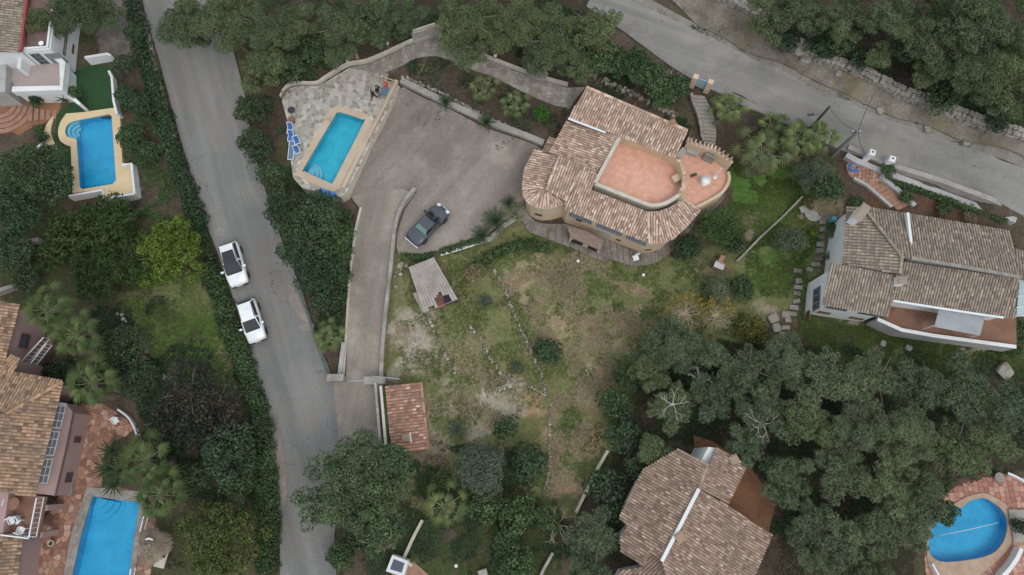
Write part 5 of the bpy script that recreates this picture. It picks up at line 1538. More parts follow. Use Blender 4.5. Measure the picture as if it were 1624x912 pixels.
for i, (pp, lab) in enumerate((([(656,66),(690,55),(710,66)], 'curved pale stone bench at the bend of the stone path'), ([(838,117),(866,128)], 'short straight stone bench beside the stone path'))):
    b_ = thing('stone_bench', G(*pp[0]), lab, 'bench')
    q_ = [G(a, b, -.1) for a, b in pp]
    coping(b_, q_, 1.1 if i == 0 else 1.0, .55, 'stone_grey', 'seat'); coping(b_, [p+Vector((.0,.5,0)) for p in q_], .15, 1.0, 'pale_coping', 'backrest')
# ---- planter walls between court and slope
k1 = rubble_wall('planter_wall', [(640,122),(700,148),(770,185),(830,212),(868,232)], 'upper rubble wall of the planted strip above the court', .22, .3, .2, 2, mat='stone_dry')
w_ = thing('kerb_wall', G(760, 196), 'whitish kerb wall along the upper edge of the parking court', 'wall')
coping(w_, [G(a, b, -.1) for a, b in ((637,130),(700,161),(770,193),(850,224),(862,229))], .55, .42, 'concrete', 'wall')
rubble_wall('slope_wall', [(925,113),(985,142),(1045,172),(1068,184)], 'rubble terrace wall on the slope behind the villa, lower of two', .35, .4, .3, 3)
rubble_wall('slope_wall', [(935,97),(990,120),(1040,140),(1066,160)], 'rubble terrace wall on the slope behind the villa, upper of two', .35, .4, .3, 4)
# ---- stairs from the upper gate down to the villa: every tread a piece
st = thing('stone_stairs', G(1120, 190), 'curving stone stairs from the blue gate down to the villa', 'stairs')
SL = [(1097,150),(1100,163),(1106,176),(1110,190),(1113,204),(1114,216),(1117,226)]; SR = [(1117,152),(1123,163),(1130,177),(1134,192),(1136,206),(1136,218),(1134,231)]
NS = 13
for i in range(NS):
    q = [at_t(SL, 6*i/NS), at_t(SR, 6*i/NS), at_t(SR, 6*(i+.93)/NS), at_t(SL, 6*(i+.93)/NS)]
    z = 6.15-1.65*i/NS
    w4 = [P(a, b, z) for a, b in q]
    MB().prism(w4, z-.6, z).build('step', 'paving_path', st)
coping(st, [P(a-2, b, 5.9-1.5*i/6) for i, (a, b) in enumerate(SL)], .25, .35, 'stone_grey', 'side_wall')
g_ = thing('garden_gate', P(1108, 143, 6.2), 'pale blue gate between two cream pillars on the upper road', 'gate')
qa, qb = P(1097,136,6.1), P(1120,144,6.1)
for q in (qa, qb): MB().box((q.x,q.y,6.8), (.45,.45,1.6), -.4).build('pillar', 'cream_wall', g_)
MB().beam(qa.lerp(qb,.14)+Vector((0,0,.85)), qa.lerp(qb,.86)+Vector((0,0,.7)), .06, 1.2).build('gate_leaf', 'gate_blue', g_)
# ---- retaining wall of the upper road (its shade painted as a dark colour) and parapets
w_ = thing('retaining_wall', G(1220, 190), 'retaining wall with painted-in shade under the lower edge of the upper road', 'wall')
coping(w_, [G(a, b, -1.8) for a, b in ((1124,147),(1180,174),(1240,203),(1305,233))], .3, 1.8, 'dirt_and_shade', 'wall')
w_ = thing('roadside_wall', G(1450, 290), 'pale low wall along the lower side of the upper road', 'wall')
coping(w_, [G(a, b, -.6) for a, b in ((1338,240),(1400,267),(1480,292),(1560,322),(1650,362))], .45, .95, 'concrete', 'wall')
w_ = thing('garden_wall', G(1450, 305), 'grey planter wall just below the roadside wall', 'wall')
coping(w_, [G(a, b, -.5) for a, b in ((1335,252),(1352,262),(1425,290),(1500,318),(1600,355))], .5, .9, 'grey_wall', 'wall')
# ---- brick landing and steps to the white house
bl = thing('brick_landing', G(1370, 280), 'brick paved landing inside the white posted gate', 'landing')
q_ = [G(a, b, .12) for a, b in smooth_px([(1342,262),(1358,258),(1392,268),(1400,282),(1388,294),(1372,292),(1350,282)], 3, True)]
MB().prism(q_, [p.z-.4 for p in q_], [p.z for p in q_]).build('bed', 'brick_step', bl)
pv = paving([tuple(p)[:2] for p in q_], .3, lambda x, y: th(x, y)+.12, .03, .03, seed=8, jit=.1); stuff(pv.build('bricks', 'brick_paver', bl))
bs = thing('brick_steps', G(1420, 315), 'flight of brick steps down to the white house', 'steps')
for i in range(8):
    f0 = i/8; f1 = (i+.95)/8
    q_ = [G(1374+50*f0, 291+44*f0, .15), G(1392+50*f0, 283+42*f0, .15), G(1392+50*f1, 283+42*f1, .15), G(1374+50*f1, 291+44*f1, .15)]
    z = sum(p.z for p in q_)/4
    MB().prism(q_, z-.4, z+.02).build('step', 'brick_step', bs)
coping(bs, [G(a, b, 0) for a, b in ((1393,281),(1420,302),(1448,328))], .4, .35, 'grey_wall', 'side_wall'); coping(bs, [G(a, b, 0) for a, b in ((1352,284),(1372,295),(1395,315),(1412,330))], .25, .3, 'grey_wall', 'side_wall')
for i, (a, b) in enumerate(((1372,252),(1403,262))):
    q = G(a, b)
    t = thing('gate_post', q, ('left' if i == 0 else 'right')+' white gate post beside the upper road', 'post', 'white gate posts')
    MB().box((q.x,q.y,q.z+.6), (.42,.42,1.3), -.4).build('post', 'white_wall', t); MB().box((q.x,q.y,q.z+1.28), (.56,.56,.1), -.4, .8).build('cap', 'white_wall', t); MB().box((q.x,q.y,q.z+1.36), (.12,.12,.08), -.4).build('finial', 'dark_metal', t)
q = G(1353, 266, .15); t = thing('hose_reel', q, 'coil of blue garden hose on the brick landing', 'hose')
mb = MB()
for k in range(3): mb.tube([(q.x+math.cos(a*.4)*(.42-.06*k), q.y+math.sin(a*.4)*(.42-.06*k), q.z+.04+.05*k) for a in range(17)], .03, 6)
mb.build('coil', 'blue_plastic', t)
# ---- rough stone wall above the upper road, boundary walls, dry walls in the garden
stone_wall('stone_wall', [(1115,-15),(1160,5),(1215,38),(1228,52)], 'upper stretch of the rough stone wall above the road', .9, .9, .45, seed=1, jit=.1, mat='stone_dry')
stone_wall('stone_wall', [(1262,75),(1300,96),(1360,117),(1420,148),(1480,170),(1530,190),(1590,210),(1680,240)], 'long rough stone wall between the upper road and the wooded slope', .95, .9, .42, seed=2, mat='stone_dry')
for i, (a, b, s) in enumerate(((1268,82,1.4),(1275,95,1.1),(1290,85,.9),(1230,55,1.2),(1395,175,.7),(1470,205,.6),(1530,226,.7),(1392,135,.7),(1330,118,.6),(1590,588,1.2),(1225,505,.9),(1230,520,.8),(1245,500,.7),(1400,545,.5),(1440,552,.5))):
    lab = ['large pale boulder at the break of the stone wall','second pale boulder beside the break of the stone wall','small boulder right of the break of the stone wall','pale boulder at the end of the upper stone wall','rock on the verge of the upper road, leftmost of three','rock on the verge of the upper road, middle of three','rock on the verge of the upper road, rightmost of three','rock lying against the long stone wall','rock on the dry verge below the stone wall','lone rock in the grass below the awning house','pale rock on the slope left of the white house, topmost','pale rock on the slope left of the white house, lowest','pale rock on the slope beside the stepping stones','rock under the white house parapet, left','rock under the white house parapet, right'][i]
    loose_rock(a, b, s, lab, i)
rubble_wall('dry_wall', [(783,428),(800,455),(808,480),(822,515),(840,555),(858,590),(866,627)], 'long dry stone wall between the straw garden and the lower lawn', .2, .3, .19, 11)
rubble_wall('dry_wall', [(745,515),(760,535),(775,563),(790,590)], 'short straight dry stone wall in the lower garden', .26, .3, .2, 12)
rubble_wall('dry_wall', [(790,592),(815,600),(838,612),(866,627)], 'dry stone edging linking the two garden walls', .18, .22, .17, 13)
rubble_wall('dry_wall', [(803,605),(818,625),(826,650),(820,665)], 'curved dry stone edge round the pale clearing', .4, .3, .3, 14)
rubble_wall('dry_wall', [(872,640),(872,690),(872,740),(862,785)], 'thin line of stones down the lower right of the garden', .14, .2, .16, 15)
rubble_wall('dry_wall', [(680,500),(695,540),(712,575),(722,590)], 'broken line of stones beside the bare tree', .25, .2, .24, 16)
rubble_wall('dry_wall', [(640,420),(632,440),(628,460)], 'little heap of pale stones left of the lean-to', .6, .3, .3, 17)
w_ = thing('boundary_wall', G(935, 760), 'narrow concrete boundary wall at the lower right of the garden', 'wall')
coping(w_, [G(a, b, -.3) for a, b in ((962,715),(945,745),(930,775),(912,812))], .22, .9, 'pale_coping', 'wall')
w_ = thing('boundary_wall', G(880, 890), 'old boundary wall in the shade near the bottom edge', 'wall')
coping(w_, [G(a, b, -.3) for a, b in ((876,875),(862,900),(850,925))], .22, .8, 'concrete', 'wall')
w_ = thing('garden_wall', G(1240, 360), 'thin wall running diagonally between the two right-hand gardens', 'wall')
coping(w_, [G(a, b, -.4) for a, b in ((1268,316),(1240,345),(1200,382),(1165,418))], .17, .7, 'stone_grey', 'wall')
# ---- driveway walls
w_ = thing('driveway_wall', G(630, 370), 'grey wall curving down the right side of the driveway', 'wall')
coping(w_, [G(a, b, -.5) for a, b in smooth_px([(660,304),(645,322),(634,345),(628,372),(622,430),(614,500),(609,560),(607,602)], 4)], .32, .95, 'concrete', 'wall')
w_ = thing('driveway_kerb', G(556, 440), 'low kerb on the left side of the driveway beside the hedge', 'kerb')
coping(w_, [G(a, b, -.3) for a, b in ((574,332),(566,365),(556,440),(551,530),(546,600))], .2, .5, 'pale_coping', 'wall')
coping(w_, [G(a, b, -.3) for a, b in ((548,545),(541,600))], .35, .75, 'grey_wall', 'trough')
w_ = thing('court_wall', G(740, 390), 'white capped low wall along the lower edge of the parking court', 'wall')
coping(w_, [G(a, b, -.6) for a, b in ((699,404),(730,395),(752,388),(776,382),(800,360),(818,348))], .2, .85, 'concrete', 'wall')
coping(w_, [G(a, b, .252) for a, b in ((699,404),(730,395),(752,388))], .24, .05, 'white_wall', 'wall_top'); coping(w_, [G(a, b, .252) for a, b in ((752.5,387.7),(776,382),(800,360),(818,348))], .24, .05, 'concrete', 'wall_top')
# gate between pillars
gt = thing('driveway_gate', G(575, 606), 'sliding grey metal gate and pale pillars at the foot of the driveway', 'gate')
for a, b, sx in ((538,602,1.3),(588,606,.5),(600,607,1.6)):
    q = G(a, b); MB().box((q.x,q.y,q.z+.6), (sx,.5,1.5)).build('pillar', 'concrete', gt)
    MB().box((q.x,q.y,q.z+1.39), (sx+.1,.6,.08)).build('pillar_cap', 'concrete', gt)
qa, qb = G(590,603,1.0), G(634,607,1.0)
mb = MB()
for zz in (.1,.5,.9): mb.beam(qa+Vector((0,.3,zz-.5)), qb+Vector((0,.3,zz-.5)), .06, .06)
for k in range(18): q = qa.lerp(qb, k/17)+Vector((0,.3,0)); mb.beam(q+Vector((0,0,-.4)), q+Vector((0,0,.4)), .03, .03)
mb.build('gate_leaf', 'steel', gt)
qa, qb = G(551,604,.09), G(588,604,.09); MB().beam(qa, qb, .12, .04).build('rail', 'steel', gt)
# roadside fence right of the lane
plain('fence_green', (.06,.13,.12), .6)
fe = thing('mesh_fence', G(500, 530), 'green wire mesh fence along the right edge of the lane', 'fence')
fp = resample([G(a, b) for a, b in ((470,445),(488,490),(505,545),(524,600))], 1.5)
for p in fp: MB().tube([p-Vector((0,0,.1)), p+Vector((0,0,1.1))], .03, 6).build('post', 'fence_green', fe)
mb = MB()
for a, b in zip(fp[:-1], fp[1:]):
    for zz in (.1,.35,.6,.85,1.08): mb.beam(a+Vector((0,0,zz)), b+Vector((0,0,zz)), .02, .02)
    for k in range(8): q = a.lerp(b, k/8); mb.beam(q+Vector((0,0,.08)), q+Vector((0,0,1.08)), .012, .012)
mb.build('mesh', 'fence_green', fe)
# lane wall on the left
w_ = thing('lane_wall', G(290, 250), 'old low wall along the left edge of the lane, upper stretch', 'wall')
coping(w_, [G(a, b, -.3) for a, b in ((216,0),(236,50),(246,95),(268,178),(292,262),(316,340))], .35, .7, 'pale_coping', 'wall')
w_ = thing('lane_wall', G(420, 650), 'old low wall along the left edge of the lane, lower stretch', 'wall')
coping(w_, [G(a, b, -.3) for a, b in ((378,520),(390,560),(408,610),(428,690),(436,740))], .35, .6, 'concrete', 'wall')
# garden wall at left
w_ = thing('garden_wall', G(50, 420), 'grey wall in the shade left of the big juniper', 'wall')
coping(w_, [G(a, b, -.2) for a, b in ((72,385),(52,388),(40,455),(0,468))], .4, 1.0, 'concrete', 'wall')
rubble_wall('stone_edge', [(190,498),(205,520),(222,548),(232,565),(250,590),(265,605)], 'stone edge along the left side of the lower lawn', .5, .3, .35, 18)
st = thing('garden_steps', G(228, 575), 'three pale steps at the corner of the lower lawn', 'steps')
for i in range(3):
    q = G(213+i*7, 582-i*6, .12); MB().box((q.x,q.y,q.z), (.7,.4,.35), .7).build('step', 'concrete', st)

# ---- pool of the white house (top left): raised deck with walls
ZP = .95
DECK = smooth_px([(105,180),(95,195),(92,212),(97,225),(109,231)], 3)+[(112,232),(115,306),(163,300),(165,314),(212,306),(208,260),(194,258),(190,180),(186,170),(130,178)]
WAT = smooth_px([(120,191),(108,196),(103,206),(106,216),(118,220)], 3)+[(121,221),(126,296),(130,300),(178,292),(184,286),(177,184),(172,181)]
dw = [tuple(P(a, b, ZP))[:2] for a, b in DECK]; ww = [tuple(P(a, b, ZP))[:2] for a, b in WAT]
SINK.append((inset(ww, -.3), ZP-2)); SINK.append((inset(dw, .2), ZP-.35))
pl2_, _ = pool('swimming_pool', 'pale blue pool with rounded steps beside the white house', WAT, ZP, .9, 'pool_tile_deep')
ring('deck', DECK, WAT, ZP+.02, 1.6, 'cream_coping', pl2_)
for i, rr in enumerate((1.0,.72,.45)):
    c = P(121, 205, ZP)
    MB().prism([(c.x-math.cos(a)*rr, c.y+math.sin(a)*rr) for a in [1.57-k*.26 for k in range(13)]]+[(c.x-math.cos(a)*(rr-.27), c.y+math.sin(a)*(rr-.27)) for a in [-1.57+k*.26 for k in range(13)]], ZP-.88, ZP-.22-.2*i).build('step', 'pool_step', pl2_)
w_ = thing('pool_wall', P(200, 305, 0), 'white walls boxing in the lower end of the upper left pool', 'wall')
for pth, h in (([(213,307),(208,259),(193,262)], 1.0), ([(213,307),(164,315)], .9), ([(164,315),(162,301),(107,311)], .7)):
    wall_top(w_, 'wall', pth, ZP+h*.6, .2, 2.0+h*.6, 'white_wall')
MB().box(tuple(P(222,302,-.2)), (.5,.1,.6), .2).build('wall_vent', 'window_glass', w_)
w_ = thing('garden_wall', G(180, 150), 'white wall between the dark green lawn and the shrubs', 'wall')
wall_top(w_, 'wall', [(172,112),(177,122),(180,160),(185,180)], 1.6, .22, 1.6, 'white_wall')
wall_top(w_, 'gate_wall', [(134,91),(170,85),(175,88)], 2.1, .25, 1.6, 'white_wall'); MB().prism(pz([(144,106),(172,101),(172,108),(146,110)], .9), .3, .9).build('doorstep', 'cream_coping', w_)
# fan-shaped terracotta steps
cs = thing('curved_steps', G(50, 185), 'curved terracotta steps below the white house balcony', 'steps')
c = G(8, 170)
for k, r0 in enumerate((.9, 1.4, 1.9, 2.4)):
    V = [(c.x+math.cos(a)*r0, c.y+math.sin(a)*r0) for a in [-1.9+.16*j for j in range(13)]]+[(c.x+math.cos(a)*(r0+.44), c.y+math.sin(a)*(r0+.44)) for a in [-1.9+.16*j for j in range(12, -1, -1)]]
    MB().prism(V, c.z-.4, c.z+.35-.07*k).build('step', 'brick_step', cs)
for k in range(5):
    q = [G(46+k*9, 172+k*.5, .15), G(53+k*9, 172+k*.5, .15), G(52+k*9, 192-k, .15), G(45+k*9, 193-k, .15)]
    MB().prism(q, [p.z-.4 for p in q], [p.z-.04*k+.1 for p in q]).build('step', 'brick_step', cs)
o = struct(sheet('patio', [(0,150),(90,150),(98,165),(92,180),(70,195),(45,205),(30,215),(0,200)], .06, 'earth_orange', .5)); o['label'] = 'terracotta patio below the white house'
o = struct(sheet('patio', smooth_px([(75,195),(85,185),(80,210),(92,240),(88,246),(72,232),(68,215)], 3, True), .1, 'cream_coping', .4)); o['label'] = 'cream curved paving beside the upper left pool'
q = G(75, 240, .1)
sl = thing('slatted_lounger', q, 'white slatted lounger by the cream paving left of the pool', 'lounger')
for k in range(6): MB().box((q.x+.23*k-.6, q.y-.2*k+.5, q.z+.3), (.85,.16,.05), .85).build('slat', 'white_plastic' if k % 2 == 0 else 'brick_step', sl)
for s in (-1,1): MB().beam((q.x-.6+s*.25,q.y+.5+s*.28,q.z+.22), (q.x+.55+s*.25,q.y-.5+s*.28,q.z+.22), .06, .08).build('side_rail', 'white_plastic', sl)
for a, b in ((-.55,.45),(.5,-.45)): MB().box((q.x+a,q.y+b,q.z+.08), (.5,.08,.26), .85).build('leg', 'white_plastic', sl)

# ---- pool and patio of the pink house
ZQ = -.42
PATIO = [(128,640),(165,640),(210,672),(222,690),(205,690),(180,700),(165,720),(162,770),(228,778),(245,790),(250,850),(240,930),(40,930),(55,850),(85,800),(100,770),(115,700)]
WQ = [(146,787),(222,797),(213,850),(203,930),(110,930),(128,850)]
pw2 = [tuple(P(a, b, ZQ))[:2] for a, b in PATIO]; wq = [tuple(P(a, b, ZQ))[:2] for a, b in WQ]
SINK.append((inset(pw2, .2), ZQ-.3)); SINK.append((inset(wq, -.3), ZQ-2))
pa = ring('patio', PATIO, WQ, ZQ-.03, .8, 'terra_floor'); struct(pa); pa['label'] = 'terracotta flagstone patio round the pool of the pink house'
COPQ = [(138,772),(232,780),(222,850),(212,930),(98,930),(112,850)]
cq = [tuple(P(a, b, ZQ))[:2] for a, b in COPQ]
pv = paving(pw2, .48, lambda x, y: ZQ-.03, .045, .03, holes=(cq,), seed=12); o = pv.build('paving_stones', 'paving_terra'); o.parent = pa; o.location = Vector(o.location)-Vector(pa.location); stuff(o)
pl3_, _ = pool('swimming_pool', 'bright blue pool of the pink house in the bottom left corner', WQ, ZQ, 1.0, 'pool_tile_deep')
ring('coping', COPQ, WQ, ZQ+.04, .1, 'stone_grey', pl3_)
for i, rr in enumerate((2.0,1.5,1.0)):
    c = P(148, 789, ZQ)
    MB().prism([(c.x, c.y)]+[(c.x+math.cos(a)*rr, c.y+math.sin(a)*rr) for a in [-1.78+k*.14 for k in range(12)]], ZQ-.95, ZQ-.85+.16*i).build('step', 'pool_tile_deep', pl3_)
w_ = thing('curved_wall', G(205, 670), 'thin white curved wall at the end of the terracotta patio', 'wall')
coping(w_, [G(a, b, -.1) for a, b in smooth_px([(192,650),(208,662),(218,678),(222,690)], 4)], .15, .6, 'white_wall', 'wall')
chair(188, 668, -.4, 'white chair at the far end of the terracotta patio', rz=.6)
chair(36, 885, -.4, 'pale chair in the shade under the lower left roof', rz=1.2)
p = P(84, 861, -.4); t = thing('flower_pot', p, 'round pot standing alone on the terracotta patio', 'pot'); MB().lathe(tuple(p), [(.16,0),(.25,.3),(.27,.34),(.2,.34),(.18,.2)], 12).build('pot', 'pale_coping', t); MB().lathe((p.x,p.y,p.z+.22), [(.17,0),(.16,.05)], 10).build('soil', 'dirt_and_shade', t)
ra = thing('pool_fence', P(225, 835, ZQ), 'white rail beside the bright blue pool, between pool and thatched hut', 'fence')
railing(ra, [(236,818),(230,842)], ZQ+.05, .8, name='rail'); 
ra = thing('pool_fence', P(210, 900, ZQ), 'white rail beside the bright blue pool at the bottom edge', 'fence')
railing(ra, [(216,900),(211,930)], ZQ+.05, .8, name='rail')
# thatched hut
q = P(240, 866, 1.6)
th_ = thing('thatched_parasol', (q.x,q.y,-.4), 'shaggy thatched hut roof beside the bright blue pool', 'parasol')
MB().lathe((q.x,q.y,-.4), [(.1,0),(.1,2.0)], 8).build('post', 'bark', th_)
mb = MB(); r = random.Random(4)
for k in range(900):
    a = r.uniform(0, 6.28); t0 = r.random()**.6; rad = t0*1.15*(1+.2*math.sin(3*a+1)); z = 2.35-.75*t0
    d = Vector((math.cos(a), math.sin(a), -.45)).normalized(); s = Vector((-math.sin(a), math.cos(a), 0)); c_ = Vector((q.x+math.cos(a)*rad, q.y+math.sin(a)*rad, z-.4+r.uniform(0,.08)))
    mb.add([c_-s*.05, c_+s*.05, c_+d*.45+s*r.uniform(-.05,.05)], [(0,1,2)])
mb.lathe((q.x,q.y,-.4), [(1.15,1.7),(.7,1.98),(.25,2.3),(.2,2.42)], 20)
mb.build('thatch', 'thatch', th_); mb = MB().lathe((q.x-.25,q.y-.15,1.9), [(.34,0),(.3,.16),(.2,.2),(.12,.1)], 12); mb.build('crown_ring', 'thatch', th_)
MB().tube([(q.x-.35,q.y+.55,1.95),(q.x-.05,q.y+.62,2.0),(q.x+.25,q.y+.5,1.95)], [.06,.09,.06], 7).build('horn', 'white_plastic', th_)
q = P(260, 880, -.3); t = thing('sun_lounger', q, 'pale lounger with a dark blue cushion right of the thatched hut', 'lounger')
MB().box((q.x,q.y,q.z+.3), (.9,1.9,.08), -.2).build('frame', 'pale_coping', t); MB().box((q.x+.05,q.y+.25,q.z+.37), (.6,.8,.07), -.2).build('cushion', 'navy_cloth', t)
for a in (-.35,.35):
    for b in (-.8,.8): MB().box((q.x+a+b*.2,q.y+b,q.z+.13), (.06,.06,.3)).build('leg', 'pale_coping', t)

# ---- rounded pool, bottom right
ZR = .55
WR = smooth_px([(1473,872),(1478,835),(1490,810),(1525,805),(1537,795),(1560,790),(1575,797),(1592,812),(1598,835),(1590,862),(1570,880),(1530,889),(1490,890)], 3, True)
CR = smooth_px([(1470,880),(1470,830),(1480,800),(1510,800),(1532,788),(1560,782),(1580,790),(1600,806),(1607,835),(1602,866),(1575,895),(1548,915),(1500,917),(1478,905)], 3, True)
PR = [(1468,835),(1480,798),(1518,770),(1560,755),(1600,750),(1680,770),(1680,930),(1560,935),(1470,930),(1466,880)]
wr = [tuple(P(a, b, ZR))[:2] for a, b in WR]; cr = [tuple(P(a, b, ZR))[:2] for a, b in CR]; pr = [tuple(P(a, b, ZR))[:2] for a, b in PR]
SINK.append((inset(wr, -.3), ZR-2)); SINK.append((inset(pr, .2), ZR-.3))
pa = ring('patio', PR, WR, ZR-.03, .8, 'paving_rose'); struct(pa); pa['label'] = 'rose coloured paving round the rounded pool'
pv = paving(pr, .42, lambda x, y: ZR-.03, .03, .03, holes=(cr,), seed=15, jit=.2); o = pv.build('paving_stones', 'paving_rose'); o.parent = pa; o.location = Vector(o.location)-Vector(pa.location); stuff(o)
pl4_, _ = pool('swimming_pool', 'rounded blue pool half under the pines in the bottom right corner', WR, ZR, .9, 'pool_tile_deep')
surf('coping_rose', (.36,.25,.18), (.46,.34,.26), 1.5, .9, 7, .15, .1)
ring('coping', CR, WR, ZR+.05, .1, 'coping_rose', pl4_)
MB().tube([P(1488,850,ZR-.1), P(1545,838,ZR-.08), P(1583,829,ZR-.1)], .028, 8).build('float_line', 'lamp_clear', pl4_)
w_ = thing('garden_wall', P(1590, 890, .5), 'curved white wall round the lower side of the rounded pool', 'wall')
coping(w_, pz(smooth_px([(1608,868),(1600,885),(1585,905),(1565,925)], 4), .4), .32, .9, 'white_wall', 'wall')
w_ = thing('garden_wall', P(1475, 905, .5), 'thin white wall left of the rounded pool', 'wall')
coping(w_, pz(smooth_px([(1471,892),(1478,905),(1490,925)], 4), .4), .14, .7, 'white_wall', 'wall')
w_ = thing('garden_wall', P(1606, 758, .5), 'thin pale wall above the rounded pool at the right edge', 'wall')
coping(w_, pz(smooth_px([(1592,750),(1606,756),(1630,770)], 4), .4), .16, .5, 'white_wall', 'wall')
q = P(1577, 757, ZR); t = thing('round_table', q, 'small round stone table above the rounded pool', 'table'); MB().lathe(tuple(q), [(.15,0),(.12,.6),(.4,.62),(.4,.7)], 16).build('table_top', 'stone_grey', t)
o = struct(sheet('paved_strip', [(1600,808),(1680,810),(1680,860),(1608,860)], .35, 'concrete', .5)); o['label'] = 'grey paved strip right of the rounded pool'
# ---- bottom garden: white framed skylight box, terrace, wall
q = P(635, 893, .6)
t = thing('garden_box', G(635, 895), 'white framed box with a dark glass lid at the bottom edge', 'box')
bx = pz([(622,880),(648,890),(640,915),(612,906)], .9)
MB().prism(bx, -.5, .9).build('frame', 'white_wall', t); bi = inset([tuple(p)[:2] for p in bx], .25); MB().prism(bi, .85, .93).build('lid', 'solar', t)
o = struct(sheet('terrace', [(640,895),(655,890),(680,912),(690,935),(630,935)], .08, 'brick_step', .4)); o['label'] = 'small red terrace beside the white framed box'
w_ = thing('garden_wall', G(655, 855), 'straight pale garden wall left of the lower palm', 'wall')
coping(w_, [G(a, b, -.2) for a, b in ((671,824),(655,855),(641,886))], .25, .6, 'pale_coping', 'wall'); coping(w_, [G(a, b, -.2) for a, b in ((643,887),(655,896))], .25, .6, 'pale_coping', 'wall')
q = G(713, 849); t = thing('planting_hole', q, 'dark round soil bed on the lower lawn below the palm', 'soil bed'); MB().lathe(tuple(q), [(.62,-.1),(.6,.06),(.5,.09),(.2,.11)], 20).build('soil', 'dirt_and_shade', t)
q = G(766, 908); t = thing('stone_block', q, 'pale stone block at the bottom edge of the lower lawn', 'block'); MB().box((q.x,q.y,q.z+.2), (.8,.6,.6), .3, .9).build('block', 'concrete', t)

q = G(349, 368, .075); o = MB().lathe(tuple(q), [(.42,-.02),(.42,.012),(.36,.014),(.35,.008)], 20).build('manhole_cover', 'concrete'); tag(o, 'round pale manhole cover at the left edge of the lane', 'manhole cover')
